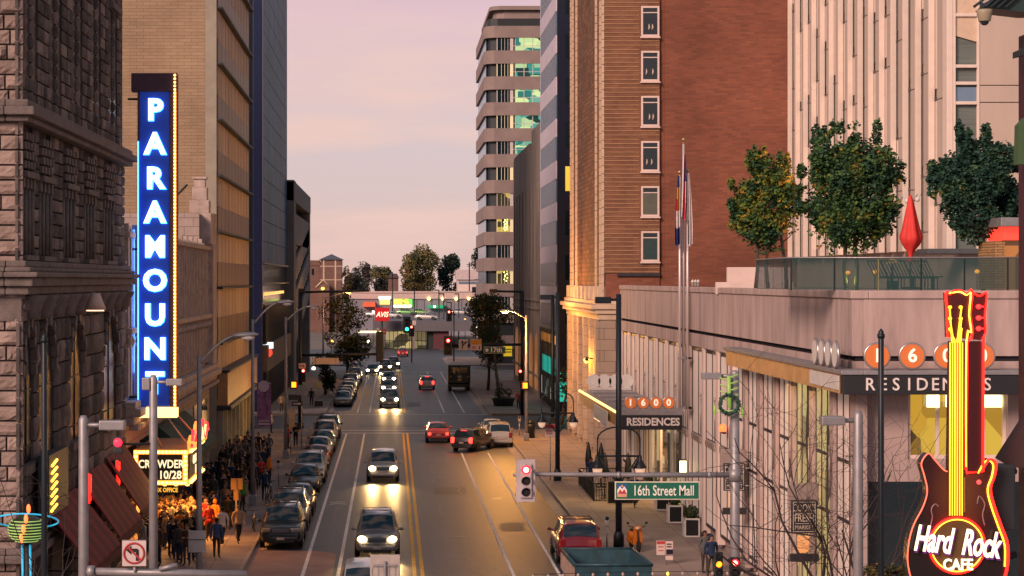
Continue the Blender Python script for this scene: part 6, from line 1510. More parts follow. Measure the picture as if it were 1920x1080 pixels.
def flag(label, px_, p0, p1, w, Y, cols, r, slant=0):
    t = thing('flag', label, 'flag', (wx(px_, Y), Y-.1, wz(p1, Y)), 0, 'furled flags'); z0, z1 = wz(p1, Y), wz(p0, Y); r0 = random.Random(r)
    nx, nz = 16, 12; vs = []; ms = []
    for j in range(nz+1):
        f = j/nz; spread = .35+.65*math.sin(f*math.pi*.55)
        for i in range(nx+1):
            u = i/nx; vs.append((wx(px_, Y)+slant*f+w*spread*(u-.1)*.8, Y-.12+.09*math.sin(u*13+f*2+r)*(.5+f), z1+(z0-z1)*f-.18*math.sin(u*3)*f))
    g = MB()
    for j in range(nz):
        for i in range(nx):
            a = j*(nx+1)+i; g.add([vs[a], vs[a+1], vs[a+nx+2], vs[a+nx+1]], [(0, 1, 2, 3)], cols(i/nx, j/nz), True)
    mm = [mat('fl_white', (.75, .66, .67), .8), mat('fl_red', (.55, .03, .05), .8), mat('fl_blue', (.03, .05, .22), .8), mat('fl_gold', (.6, .30, .04), .8)]
    g.build('cloth', mm, t)
flag('striped red and white flag with dark blue canton on the tallest pole', 1281.5, 290, 405, .36, 99.6, lambda u, v: (2 if v < .38 and u > .25 else int(u*7) % 2), 1, -.12)
flag('blue, white and gold flag hanging on the left flagpole', 1273.5, 330, 455, -.32, 99.5, lambda u, v: (2 if v > .74 or v < .12 else 0 if v > .45 else 1 if v > .30 and u > .4 else 3), 2)
flag('plain pale flag hanging on the right flagpole', 1289.5, 325, 455, .28, 99.5, lambda u, v: 0, 3)
# COOK'S FRESH MARKET blade signs
for k, (px0, px1, Y, lab) in enumerate(((1484, 1532, 69.5, 'nearer black COOKS FRESH MARKET wall sign under the bare branches'), (1357, 1397, 83.5, 'farther black COOKS FRESH MARKET wall sign half behind the signal mast'))):
    s = (px1-px0)/48*Y/69.5*1.0; x0, x1 = wx(px0, Y), wx(px1, Y); zt, zb_ = wz(938, 69.5), wz(1000, 69.5); w = x1-x0; xc = (x0+x1)/2
    t = thing('wall_sign', lab, 'sign', (xc, Y, zb_), 0, 'black projecting market signs')
    g = MB(); g.rbox(x0, x1, Y, Y+.12, zb_, zt, .02); g.build('board', M['signface'], t)
    cr_ = mat('sg_cream%d' % k, (.50, .42, .36), .5)
    g = MB()
    for a, b, c, d in ((x0+.05, x1-.05, zt-.07, zt-.05), (x0+.05, x1-.05, zb_+.05, zb_+.07), (x0+.05, x0+.07, zb_+.07, zt-.07), (x1-.07, x1-.05, zb_+.07, zt-.07), (x0+.12, x1-.12, zb_+.66, zb_+.675), (x0+.12, x1-.12, zb_+.32, zb_+.335)): g.box(a, b, Y-.012, Y-.002, c, d)
    g.build('border', cr_, t)
    g = MB(); g.text("COOK'S", .36, front(xc, Y-.012, zb_+.84), .004, .0, sx=.60); g.text('FRESH', .36, front(xc, Y-.012, zb_+.50), .004, .0, sx=.68); g.text('MARKET', .2, front(xc, Y-.012, zb_+.19), .004, .0, sx=.85); g.build('lettering', cr_, t)
    g = MB(); g.tube([(x1, Y+.06, zt-.2), (FR, Y+.06, zt-.2)], .025, 6); g.tube([(x1, Y+.06, zb_+.2), (FR, Y+.06, zb_+.2)], .025, 6); g.build('bracket', M['steel'], t)
    g = MB(); g.rbox(x0-.1, x1+.08, Y+.14, Y+.2, zt-.3, zt+.55, .03); g.build('back_panel', mat('backp%d' % k, (.33, .26, .25), .5, .3), t)
    g = MB(); g.rbox(x0-.04, x1+.06, Y-.02, Y+.1, zb_-.95, zb_-.68, .02); g.build('lower_plate', M['signface'], t)
    g = MB(); g.text('Bakery', .16, front(xc, Y-.03, zb_-.82), .003, 0); g.build('lower_lettering', cr_, t) if False else None
    g = MB(); g.rbox(x0+.2, x1-.25, Y+.0, Y+.08, zb_-.66, zb_-.08, .03); g.build('lamp_tube', emit('amber_dim%d' % k, (1, .40, .12), .5, (.5, .25, .12)), t)
# string of bulbs across the bottom edge
t = thing('bulb_string', 'string of small clear bulbs sagging along the bottom right edge', 'string lights', (wx(1200, 50), 50, wz(1074, 50)))
P = [(wx(1000+28*k, 50), 50.0, wz(1077-5.5*(k/15)-2*math.sin(k/15*math.pi), 50)) for k in range(16)]
g = MB(); g.tube(P, .008, 5); g.build('wire', M['black'], t)
for k, p in enumerate(P):
    g = MB(); g.ell((p[0], p[1], p[2]-.05), .035, .035, .05, 8, 6); g.build('bulb', emit('clearbulb', (1, .6, .45), .06, (.35, .25, .22)) if k != 9 else emit('yelbulb', (1, .75, .1), 1.5), t)
# ------------------------------------------------------------------ guitar sign
gY = 40.0; X = lambda px: wx(px, gY); Z = lambda py: wz(py, gY)
gt_ = thing('guitar_sign', 'giant red and yellow neon guitar sign reading Hard Rock Cafe at the right edge', 'sign', (X(1795), gY, Z(1100)))
half_r = [(1838, 885), (1853, 862), (1866, 868), (1864, 890), (1856, 915), (1862, 945), (1876, 985), (1888, 1020), (1888, 1060), (1876, 1100), (1850, 1130), (1800, 1142)]
half_l = [(1800, 1142), (1745, 1130), (1715, 1100), (1702, 1060), (1703, 1020), (1712, 985), (1730, 950), (1738, 920), (1732, 890), (1727, 868), (1740, 850), (1752, 862), (1768, 880), (1776, 884)]
def smooth(pts, n=3, closed=False):
    out = []; k = len(pts)
    for i in range(k if closed else k-1):
        p0, p1, p2, p3 = (pts[(i-1) % k] if closed or i else pts[0]), pts[i], pts[(i+1) % k], (pts[(i+2) % k] if closed or i+2 < k else pts[-1])
        for j in range(n):
            u = j/n
            out.append(tuple(.5*((2*p1[a])+(-p0[a]+p2[a])*u+(2*p0[a]-5*p1[a]+4*p2[a]-p3[a])*u*u+(-p0[a]+3*p1[a]-3*p2[a]+p3[a])*u**3) for a in (0, 1)))
    if not closed: out.append(pts[-1])
    return out
outl = smooth(half_l, 4)+smooth(half_r, 4)[::1]
outl = [p for i, p in enumerate(outl) if i == 0 or (abs(p[0]-outl[i-1][0])+abs(p[1]-outl[i-1][1])) > .5]
M['guit_wood'] = None
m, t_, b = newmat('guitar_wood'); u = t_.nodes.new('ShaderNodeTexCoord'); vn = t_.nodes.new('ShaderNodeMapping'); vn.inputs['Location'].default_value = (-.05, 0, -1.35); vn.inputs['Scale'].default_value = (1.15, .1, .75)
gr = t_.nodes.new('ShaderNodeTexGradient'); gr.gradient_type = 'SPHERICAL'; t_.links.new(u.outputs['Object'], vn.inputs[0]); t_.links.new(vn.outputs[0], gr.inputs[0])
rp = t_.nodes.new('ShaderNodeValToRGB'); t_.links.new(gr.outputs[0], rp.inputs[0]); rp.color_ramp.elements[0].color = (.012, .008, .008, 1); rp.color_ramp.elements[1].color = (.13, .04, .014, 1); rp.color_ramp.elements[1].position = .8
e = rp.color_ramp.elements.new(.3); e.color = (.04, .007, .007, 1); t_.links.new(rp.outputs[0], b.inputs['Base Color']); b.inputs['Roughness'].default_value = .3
g = MB(); g.prism([(X(a), Z(c)) for a, c in outl], gY, gY+.32, 'y'); g.build('body', m, gt_)
g = MB(); g.tube([(X(a), gY-.03, Z(c)) for a, c in smooth(half_r, 4)], .028, 6); g.build('neon_outline', M['neon_red'], gt_)
g = MB(); g.tube([(X(a-5), gY-.03, Z(c+2)) for a, c in smooth(half_r[:9], 4)], .016, 6); g.build('neon_inner', emit('neon_gold', (1, .5, .03), 4), gt_)
g = MB(); g.tube([(X(a), gY-.03, Z(c)) for a, c in smooth(half_l, 4)], .016, 6); g.build('neon_dim', emit('neon_dim', (1, .2, .12), .8), gt_)
g = MB(); g.prism([(X(1782), Z(640)), (X(1842), Z(640)), (X(1842), Z(884)), (X(1778), Z(884))], gY+.0, gY+.2, 'y'); g.build('neck', mat('neckdark', (.035, .004, .006), .4), gt_)
g = MB()
g.tube([(X(a), gY-.04, Z(c)) for a, c in ((1843, 632), (1842, 884), (1812, 886), (1810, 878), (1812, 640), (1822, 632))], .026, 6)
g.tube([(X(a), gY-.04, Z(c)) for a, c in smooth([(1776, 632), (1774, 575), (1773, 548), (1780, 551), (1787, 546), (1800, 545), (1812, 551), (1822, 545), (1818, 590), (1822, 625), (1812, 642)], 4)], .026, 6)
g.tube([(X(a), gY-.04, Z(c)) for a, c in smooth([(1822, 548), (1836, 555), (1849, 549), (1846, 590), (1847, 622), (1842, 635)], 4)], .018, 6); g.build('neck_neon', M['neon_red'], gt_)
g = MB(); g.tube([(X(a), gY-.05, Z(c)) for a, c in smooth([(1777, 550), (1787, 548), (1800, 547), (1811, 553), (1819, 549), (1816, 590), (1820, 624), (1811, 640), (1810, 875)], 3)], .016, 6); g.build('neck_neon_gold', emit('neon_gold2', (1, .55, .05), 5), gt_)
g = MB(); g.prism([(X(a), Z(c)) for a, c in ((1776, 632), (1774, 575), (1773, 549), (1787, 547), (1812, 553), (1822, 547), (1849, 551), (1846, 590), (1847, 622), (1840, 638))], gY, gY+.18, 'y'); g.build('headstock', mat('headstock', (.055, .006, .008), .35), gt_)
g = MB(); g.prism([(X(1778), Z(640)), (X(1808), Z(640)), (X(1804), Z(965)), (X(1777), Z(965))], gY-.06, gY-.01, 'y'); g.build('fingerboard', mat('fingerboard', (.14, .05, .01), .4), gt_)
g = MB()
for k in range(6): g.tube([(X(1779.5+4.6*k), gY-.075, Z(642)), (X(1779+4.6*k), gY-.075, Z(966))], .0125, 5)
for k, (a, c) in enumerate(((1779, 577), (1779, 596), (1779, 617), (1801, 577), (1801, 597), (1801, 618))): g.tube([(X(a), gY-.06, Z(c)), (X(1783+3.2*k), gY-.075, Z(642))], .017, 5)
g.build('string', M['neon_yellow'], gt_)
g = MB()
for c in (576, 597, 617):
    g.ell((X(1780), gY-.05, Z(c)), .04, .03, .035, 8, 5); g.ell((X(1800), gY-.05, Z(c)), .04, .03, .035, 8, 5)
g.build('tuner', M['neon_yellow'], gt_)
g = MB()
for c in (575, 596, 616): g.ell((X(1834), gY-.04, Z(c)), .055, .04, .05, 10, 6); g.tube([(X(1834), gY-.03, Z(c)), (X(1844), gY-.03, Z(c))], .016, 5)
g.build('tuning_peg', emit('peg', (1, .03, .03), 2.5), gt_)
g = MB(); g.box(X(1801), X(1809), gY-.03, gY-.002, Z(960), Z(895)); g.build('pickup', mat('pickup', (.45, .22, .06), .4), gt_)
g = MB(); xc, zc = X(1793), Z(1022); g.lathe([(.52, gY-.05), (.52, gY-.005)], 32, 0, (xc, 0, zc), 'y'); g.build('badge', mat('badge', (.10, .045, .012), .5), gt_)
g = MB(); g.ring((xc, gY-.06, zc), .53, .53, .026, 40, 6); g.build('badge_neon', M['neon_red'], gt_)
g = MB(); g.ring((xc, gY-.07, zc), .50, .50, .012, 40, 6); g.build('badge_neon_gold', emit('neon_gold3', (1, .5, .03), 4), gt_)
for i, (wd, px0, px1, py) in enumerate((('Hard', 1706, 1786, 1012), ('Rock', 1794, 1876, 1020))):
    g = MB(); g.text(wd, .70, front(X((px0+px1)/2), gY-.14, Z(py)) @ Matrix.Rotation(R(-6), 4, 'Z'), .02, .012, 0, sx=.50, shear=.2); o = g.build('lettering', emit('hr%d' % i, (1, .90, .58), 1.5), gt_)
    g = MB(); g.text(wd, .70, front(X((px0+px1)/2)+.025, gY-.105, Z(py)-.025) @ Matrix.Rotation(R(-6), 4, 'Z'), .012, .03, 0, sx=.50, shear=.2); g.build('letter_edge', emit('hre%d' % i, (.45, .05, .5), .25, (.1, .02, .12)), o)
g = MB(); g.text('CAFE', .30, front(X(1793), gY-.12, Z(1058)), .02, .006, 0, sx=.82); g.build('lettering', emit('hrc', (1, .90, .6), 1.3), gt_)
g = MB()
g.tube([(X(a), gY-.012, Z(c)) for a, c in smooth([(1743, 990), (1748, 970), (1746, 955), (1753, 945), (1760, 950)], 4)], .016, 5)
g.tube([(X(a), gY-.012, Z(c)) for a, c in smooth([(1846, 985), (1842, 965), (1846, 945), (1836, 930), (1832, 945)], 4)], .016, 5); g.build('sound_hole', mat('fhole', (.25, .14, .14), .4), gt_)
g = MB(); g.ell((X(1835), gY-.02, Z(904)), .05, .03, .05); g.build('knob', emit('knob', (1, .1, .1), .8), gt_)
g = MB(); g.tube([(X(1850), gY+.3, Z(900)), (X(1925), gY+.8, Z(890))], .08, 8); g.tube([(X(1850), gY+.3, Z(1060)), (X(1925), gY+.8, Z(1050))], .08, 8); g.rbox(X(1868), X(1915), gY+.35, gY+.8, Z(1000), Z(875), .04); g.build('bracket', M['dark'], gt_)
# ---- pavilion at the right edge carrying the guitar
pv = thing('pavilion', 'dark red steel pavilion with green edged roof at the right edge', 'building', (X(1925), 41, gz(41)))
M['pav_red'] = mat('pav_red', (.06, .012, .022), .5, .1, .2)
g = MB(); g.rbox(wx(1909, 41.6), wx(2000, 41.6), 40.9, 41.6, gz(41), Z(50), .03); g.build('column', M['pav_red'], pv)
g = MB(); g.prism([(X(1850), Z(12)), (X(1866), Z(-4)), (X(1990), Z(-70)), (X(1990), Z(24)), (X(1930), Z(24)), (X(1862), Z(16))], 40.0, 40.8, 'y'); g.build('roof', mat('pav_roof', (.025, .05, .05), .5, .2), pv)
g = MB()
for k in range(4): g.prism([(X(1838+14*k), Z(15)), (X(1842+14*k), Z(15)), (X(1905+14*k), Z(-40)), (X(1900+14*k), Z(-40))], 39.9, 39.98, 'y')
g.tube([(X(1826), 40, Z(13)), (X(1850), 40, Z(-6)), (X(1950), 40, Z(-50))], .03, 6); g.build('roof_edge', mat('pav_edge', (.02, .028, .032), .5), pv)
g = MB(); g.prism([(X(1922), Z(90)), (X(1990), Z(60)), (X(1990), Z(85)), (X(1922), Z(102))], 40.3, 40.8, 'y'); g.build('eave', M['dark'], pv)
g = MB(); g.prism([(X(1905), Z(870)), (X(1950), Z(800)), (X(2000), Z(720)), (X(2000), Z(880)), (X(1930), Z(885))], 40.9, 41.4, 'y'); g.build('lower_awning', mat('awn_brown', (.05, .022, .022), .7), pv)
g = MB(); g.prism([(X(1928), Z(230)), (X(1942), Z(215)), (X(1942), Z(305)), (X(1926), Z(305))], 40.6, 40.88, 'y'); g.build('green_panel', mat('pav_green', (.05, .10, .04), .6), pv)
t = thing('security_camera', 'beige dome security camera under the roof corner at the top right', 'camera', (X(1845), 40, Z(48)))
g = MB(); g.lathe([(.15, Z(18)), (.15, Z(24)), (.115, Z(39)), (.11, Z(40))], 16, 0, (X(1846), 40, 0)); g.build('housing', mat('dome_beige', (.33, .28, .20), .5), t)
g = MB(); g.ell((X(1846), 40, Z(41)), .085, .085, .07, 14, 8); g.build('dome', M['glass_dark'], t)
g = MB(); g.tube([(X(1846), 40, Z(20)), (X(1850), 40.3, Z(5))], .05, 6); g.build('mount', M['dark'], t)

# ------------------------------------------------------------------ foliage helpers
def leafmats(tag_, cols): return [mat('leaf_%s%d' % (tag_, i), c, .65, 0, .3, 2.5, spec=.3) for i, c in enumerate(cols)]
def crown(t, blobs, n, size, mats, weights, seed, bias=None, name='crown', flat=.55):
    """leaves scattered in shells of several clumps; every leaf is a folded pair of faces"""
    r = random.Random(seed); g = MB(); vol = [b[3]*b[4]*b[5] for b in blobs]; tot = sum(v**.67 for v in vol)
    for b, v in zip(blobs, vol):
        k = int(n*(v**.67)/tot)
        for _ in range(k):
            d = Vector((r.gauss(0, 1), r.gauss(0, 1), r.gauss(0, 1))).normalized(); rr = r.uniform(.35, 1)**.5
            d2 = Vector((d.x*b[3], d.y*b[4], d.z*b[5]))
            nz = 1+.28*noise.noise(Vector((d.x*2.1+b[0], d.y*2.1, d.z*2.1+seed)))+.16*noise.noise(Vector((d.x*5+b[0], d.y*5, d.z*5+seed)))
            c = Vector(b[:3])+d2*rr*nz
            if noise.noise(c*(.9/size*.18)+Vector((seed, 0, 0))) < -.42: continue
            s = size*r.uniform(.55, 1.25); ax = Vector((r.uniform(-1, 1), r.uniform(-1, 1), r.uniform(-.6, .3))).normalized()
            bx = ax.cross(Vector((r.uniform(-1, 1), r.uniform(-1, 1), r.uniform(-1, 1)))).normalized(); up = ax.cross(bx)*s*.15
            w = list(weights)
            if bias: w = bias(c, w)
            q = .5+.62*noise.noise(c*(.30/size)+Vector((0, seed, 3)))+r.gauss(0, .13); q = min(.999, max(0, q))*sum(w); mi = 0
            while mi < len(w)-1 and q > w[mi]: q -= w[mi]; mi += 1
            g.add([c-ax*s*.5, c+bx*s*.38+up, c+ax*s*.5, c-bx*s*.38+up], [(0, 1, 2), (0, 2, 3)], mi)
    return g.build(name, mats, t)
def trunk(t, base, top, r0_, m, limbs=6, seed=0, spread=1.0, split=.45):
    r = random.Random(seed); b = Vector(base); e = Vector(top); g = MB()
    pts = [b+(e-b)*u+Vector((r.uniform(-.06, .06), r.uniform(-.06, .06), 0))*(u > 0)*spread for u in (0, .2, .4, .6, .8, 1)]
    g.tube(pts, [r0_*(1-.7*i/5) for i in range(6)], 8)
    for k in range(limbs):
        u = split+(1-split)*k/limbs; p = b+(e-b)*u; a = r.uniform(0, 6.28); L = spread*r.uniform(.5, 1.0)
        q = [p, p+Vector((math.cos(a)*L*.5, math.sin(a)*L*.5, L*.35)), p+Vector((math.cos(a)*L, math.sin(a)*L, L*.9))]
        g.tube(q, [r0_*.4, r0_*.25, r0_*.08], 6)
    return g.build('trunk', m, t)
M['bark'] = mat('bark', (.075, .055, .045), .9, 0, .3, 6, .3)
# ---- roof terrace
maple = leafmats('maple', [(.020, .060, .034), (.05, .115, .036), (.15, .18, .03), (.46, .25, .025), (.32, .13, .04)])
mapledark = leafmats('mapledark', [(.016, .055, .042), (.026, .075, .046), (.05, .11, .045), (.12, .14, .04)])
def mtree(px, Y, cx0, cx1, cy0, cy1, label, n, mats, w, seed, stems, bias=None, size=.165):
    x = wx(px, Y); base = TOP-.05; t = thing('maple_tree', label, 'tree', (x, Y, base), 0, 'maple trees on the roof terrace')
    hw = (cx1-cx0)/2*Y/F; xc = wx((cx0+cx1)/2, Y); z0, z1 = wz(cy1, Y), wz(cy0, Y); zc = (z0+z1)/2; hz = (z1-z0)/2
    r = random.Random(seed); bl = [(xc, Y, zc-.05*hz, hw*.80, hw*.8, hz*.84)]
    for k in range(9):
        a = r.uniform(0, 6.28); e = r.uniform(-.8, .9); bl.append((xc+hw*.55*math.cos(a), Y+hw*.55*math.sin(a), zc+hz*.60*e, hw*r.uniform(.30, .46), hw*.4, hz*r.uniform(.24, .36)))
    for k in range(9): bl.append((xc+r.uniform(-.6, .6)*hw, Y+r.uniform(-.4, .4)*hw, z1-hz*r.uniform(.08, .3), hw*.09, hw*.09, hz*.20))
    for k in range(7): bl.append((xc+r.choice((-1, 1))*hw*r.uniform(.85, 1), Y, zc+r.uniform(-.3, .4)*hz, hw*.10, hw*.12, hz*.12))
    crown(t, bl, n, size, mats, w, seed, bias)
    for k, dx in enumerate(stems): trunk(t, (x+dx, Y, base), (xc+dx*.4, Y, zc+hz*.3), .085, M['bark'], 5, seed+k, hw*.7)
    return t
mtree(1440, 84, 1368, 1512, 276, 482, 'left terrace maple with orange leaves on its right flank and three thin stems', 15000, maple, [2.4, 3, 2.2, 1.2, .4], 21, (-.5, .0, .75), lambda c, w: [w[0], w[1], w[2]+.6, w[3]*(1+3.0*max(0, min(1, (c.x-wx(1452, 84))*1.5))), w[4]*(1+3*max(0, min(1, (c.x-wx(1452, 84))*1.5)))] if c.z > wz(440, 84) else [w[0]*1.5, w[1], .4, .1, 0])
mtree(1592, 76, 1494, 1690, 228, 488, 'largest terrace maple, broad green crown beside the red parasol', 25000, maple, [3.6, 3.4, 1.5, .35, .3], 22, (-.1, .25))
mtree(1830, 72, 1744, 1916, 240, 470, 'dark green terrace maple at the right edge of the roof', 20000, mapledark, [4, 3, 1.2, .3], 23, (.25,))
# glass railing with posts
rY = 67.2; t = thing('glass_railing', 'greenish glass railing along the front of the roof terrace', 'railing', (wx(1700, rY), rY, TOP))
M['railglass'] = clearglass('railglass', (.02, .075, .075), .55)
g = MB(); k0 = wx(1484, rY); n = 6
for k in range(n): g.box(k0+k*1.4+.02, k0+(k+1)*1.4-.02, rY, rY+.02, TOP+.02, wz(484, rY))
for k in range(4): g.box(k0-.01, k0+.01, rY+.05+k*1.6, rY+1.6+k*1.6, TOP+.02, wz(484, rY))
g.build('glass_panel', M['railglass'], t)
g = MB(); g.tube([(k0, rY+6.4, wz(483, rY)), (k0, rY, wz(483, rY)), (k0+n*1.4, rY, wz(483, rY))], .025, 6); g.build('top_rail', M['steel'], t)
for k in range(n+1):
    g = MB(); g.rbox(k0+k*1.4-.03, k0+k*1.4+.03, rY+.03, rY+.07, TOP, wz(484, rY), .01); g.build('post', M['dark'] if k != 2 else mat('post_lit_paint', (.40, .34, .16), .5), t)  # one post painted paler, as if lit
t = thing('low_wall', 'pale low wall on the roof terrace below the left maple', 'wall', (wx(1425, 92), 92, TOP))
g = MB(); g.rbox(wx(1364, 92), wx(1484, 92), 92, 92.3, TOP-.3, wz(501, 92), .03); g.rbox(wx(1340, 92), wx(1484, 92), 91.5, 91.9, TOP-.3, wz(529, 92), .03); g.build('panel', M['white_fin'], t)
t = thing('roof_vents', 'three small roof vents at the left end of the terrace', 'vent', (wx(1304, 120), 120, TOP))
g = MB()
for k in range(3): g.lathe([(.09, TOP), (.09, TOP+.2), (.14, TOP+.22), (.02, TOP+.36)], 8, 0, (wx(1299+5*k, 120), 120, 0))
g.build('cowl', M['whiteplastic'], t)
pY = 72.0; xp = wx(1707, pY); t = thing('parasol', 'closed red parasol on the roof terrace between the two green maples', 'parasol', (xp, pY, TOP))
M['parasol_red'] = mat('parasol_red', (.62, .035, .03), .7, 0, .12, 2)
g = MB(); n = 28; prof = [(365, .03), (372, .10), (400, .22), (430, .36), (445, .45), (449, .46), (458, .36), (470, .17), (476, .10), (490, .09)]
vs = []
prof = [(a, b*.80) for a, b in prof]
for py, r_ in prof:
    for j in range(n):
        a = 2*math.pi*j/n; f = 1+(.17*math.cos(a*5+.6)+.06*math.cos(a*11) if .09 < r_ < .5 else .05*math.cos(a*7)); vs.append((xp+r_*f*math.cos(a), pY+r_*f*math.sin(a), wz(py, pY)+(.06*math.cos(a*5+.6) if r_ > .33 else 0)))
g.add(vs, [(i*n+j, i*n+(j+1) % n, (i+1)*n+(j+1) % n, (i+1)*n+j) for i in range(len(prof)-1) for j in range(n)], 0, True); g.build('canopy', M['parasol_red'], t)
g = MB(); g.tube([(xp, pY, TOP), (xp, pY, wz(470, pY))], .03, 8); g.lathe([(.35, TOP), (.33, TOP+.08), (.06, TOP+.1)], 14, 0, (xp, pY, 0)); g.build('pole', M['dark'], t)
def chair_row(x, y, ang, label):
    c = thing('lounge_chair', label, 'chair', (x, y, TOP), 0, 'dark terrace chairs'); 
    g = MB(); g.rbox(x-.25, x+.25, y-.25, y+.25, TOP+.38, TOP+.43, .01); g.build('seat', M['black'], c)
    g = MB()
    for k in range(5): g.tube([(x-.22+.11*k, y+.24, TOP+.43), (x-.22+.11*k-.22*ang, y+.42, TOP+1.0)], .02, 5)
    g.tube([(x-.24-.22*ang, y+.42, TOP+1.0), (x+.24-.22*ang, y+.42, TOP+1.0)], .025, 5); g.build('backrest', M['black'], c)
    for a in (-.22, .22):
        for b in (-.22, .22): g = MB(); g.tube([(x+a, y+b, TOP), (x+a, y+b, TOP+.4)], .02, 5); g.build('leg', M['black'], c)
for k in range(5): chair_row(wx(1655+22*k, 73), 73-.3*(k % 2), 1, '%s dark terrace chair from the left behind the glass railing' % ('first', 'second', 'third', 'fourth', 'fifth')[k])
for k in range(3): 
    x = wx(1672+38*k, 70.5); t = thing('terrace_table', '%s low black table behind the glass railing' % ('left', 'middle', 'right')[k], 'table', (x, 70.5, TOP), 0, 'low terrace tables')
    g = MB(); g.rbox(x-.3, x+.3, 70.2, 70.8, TOP+.42, TOP+.46, .01); g.build('top', M['black'], t)
    g = MB(); g.tube([(x, 70.5, TOP), (x, 70.5, TOP+.42)], .05, 6); g.rbox(x-.2, x+.2, 70.3, 70.7, TOP, TOP+.03, .01); g.build('leg', M['black'], t)
for k, (px, py, Y, lab) in enumerate(((1590, 511, 75, 'small lit globe lamp under the largest maple'), (1640, 510, 74, 'second small lit globe lamp behind the railing'), (1832, 509, 71, 'lit amber lamp below the right terrace maple'))):
    x = wx(px, Y); z = wz(py, Y); t = thing('table_lamp', lab, 'lamp', (x, Y, z), 0, 'terrace lamps'); g = MB(); g.ell((x, Y, z), .09, .09, .07); g.build('globe', emit('terr_lamp%d' % k, (1, .45, .06), 2.5), t)
    g = MB(); g.tube([(x, Y, TOP), (x, Y, z-.05)], .015, 5); g.build('stem', M['dark'], t)
light('terrace_uplight', 'POINT', (0, 0, .3), 110, (.75, .95, .2), bpy.data.objects['maple_tree.001'], .15)
t = thing('heater', 'pale round topped patio heater behind the railing left of the red parasol', 'heater', (wx(1673, 73.5), 73.5, TOP))
x = wx(1673, 73.5); g = MB(); g.lathe([(.22, wz(495, 73.5)), (.20, wz(490, 73.5)), (.05, wz(484, 73.5))], 16, 0, (x, 73.5, 0)); g.build('hood', emit('hood', (1, .7, .2), .25, (.5, .35, .12)), t)
g = MB(); g.tube([(x, 73.5, TOP), (x, 73.5, wz(494, 73.5))], .04, 8); g.lathe([(.2, TOP), (.2, TOP+.3)], 12, 0, (x, 73.5, 0)); g.build('stem', M['dark'], t)
for k, (px, py) in enumerate(((1697, 374), (1724, 371))):
    Y = 99.0; x, z = wx(px, Y), wz(py, Y); t = thing('security_camera', ('left', 'right')[k]+' white goose neck camera beside the red parasol tip', 'camera', (x, Y, z), 0, 'white wall cameras')
    g = MB(); g.tube([(x, Y+1.0, z-.1), (x, Y+.4, z+.2), (x+.08*(-1 if k == 0 else 1), Y+.1, z+.16), (x-.1*(1 if k else -1), Y, z+.0)], .035, 6); g.build('arm', M['whiteplastic'], t)
    g = MB(); g.lathe([(.05, z+.05), (.13, z-.02), (.10, z-.16), (.02, z-.2)], 12, 0, (x-.1*(1 if k else -1), Y, 0)); g.build('dome', M['whiteplastic'], t)
ks = thing('terrace_kiosk', 'stone kiosk with glowing red glass at the right end of the terrace', 'kiosk', (wx(1900, 70), 70, TOP))
Y = 70.0; M['stack'] = brick('stackstone', (.50, .30, .14), (.40, .22, .10), (.15, .08, .04), .35, .09, .012, .8, False, .5)
g = MB(); g.box(wx(1866, Y), wx(1884, Y), Y, Y+2, TOP, wz(452, Y)); g.build('pier', M['stack'], ks)
g = MB(); g.rbox(wx(1884, Y), wx(1990, Y), Y+.1, Y+2, wz(450, Y), wz(425, Y), .03); g.build('header', emit('kiosk_red', (1, .05, .03), 1.6), ks)
g = MB(); g.box(wx(1884, Y), wx(1990, Y), Y+.3, Y+.4, TOP, wz(450, Y)); g.build('glass', litroom('kiosk', (1, .30, .06), (.35, .12, .02), .9, (.6, .5), .3), ks)
g = MB(); g.rbox(wx(1872, Y), wx(1990, Y), Y-.3, Y+2.4, wz(425, Y), wz(408, Y), .03); g.build('roof', M['galv'], ks)
light('kiosk_light', 'AREA', (0, -.3, 1.6), 40, (1, .15, .05), ks, .8, (R(-80), 0, 0))

# ------------------------------------------------------------------ bare trees in the foreground
M['twig'] = mat('twig', (.040, .026, .028), .85, 0, .25, 8)
def bare(base, h, seed, label, lean=(0, 0), levels=5, n0=6, r0_=.10, spread=1.0, lim=(1395, 1760, 690)):
    r = random.Random(seed); t = thing('bare_tree', label, 'tree', base); tr = MB(); br = MB()
    def grow(p, d, L, rad, lv):
        if lv > 1 and (VX+F*p.x/p.y < lim[0] or VX+F*p.x/p.y > lim[1] or VY-F*(p.z-HC)/p.y < lim[2]): return
        k = 4; pts = [p]; q = p.copy(); dd = d.copy()
        for i in range(k):
            dd = (dd+Vector((r.uniform(-.28, .28), r.uniform(-.28, .28), r.uniform(-.14, .20)))).normalized(); q = q+dd*(L/k); pts.append(q.copy())
        (tr if lv == 0 else br).tube(pts, [rad*(1-.5*i/k) for i in range(k+1)], 7 if lv < 2 else 4, cap=False)
        if lv >= levels: return
        for j in range(n0 if lv == 0 else r.choice((2, 3, 3))):
            u = r.uniform(.45, 1) if lv else .55+.45*j/n0; i = min(k-1, int(u*k)); s = pts[i]+(pts[i+1]-pts[i])*(u*k-i)
            a = r.uniform(0, 6.28); ang = r.uniform(.45, 1.0)*spread
            o = dd.orthogonal().normalized(); o2 = dd.cross(o); nd = (dd*math.cos(ang)+(o*math.cos(a)+o2*math.sin(a))*math.sin(ang)); nd.z += .06; nd.normalize()
            grow(s, nd, L*r.uniform(.58, .80), max(.005, rad*.46), lv+1)
    grow(Vector(base), Vector((lean[0], lean[1], 1)).normalized(), h, r0_, 0)
    tr.build('trunk', M['twig'], t); br.build('branches', M['twig'], t); return t
bare((wx(1665, 52), 52, gz(52)), 4.6, 3, 'bare tree with spreading twigs in front of the gold canopy at the lower right', (-.10, 0), 5, 9, .10, 1.2)
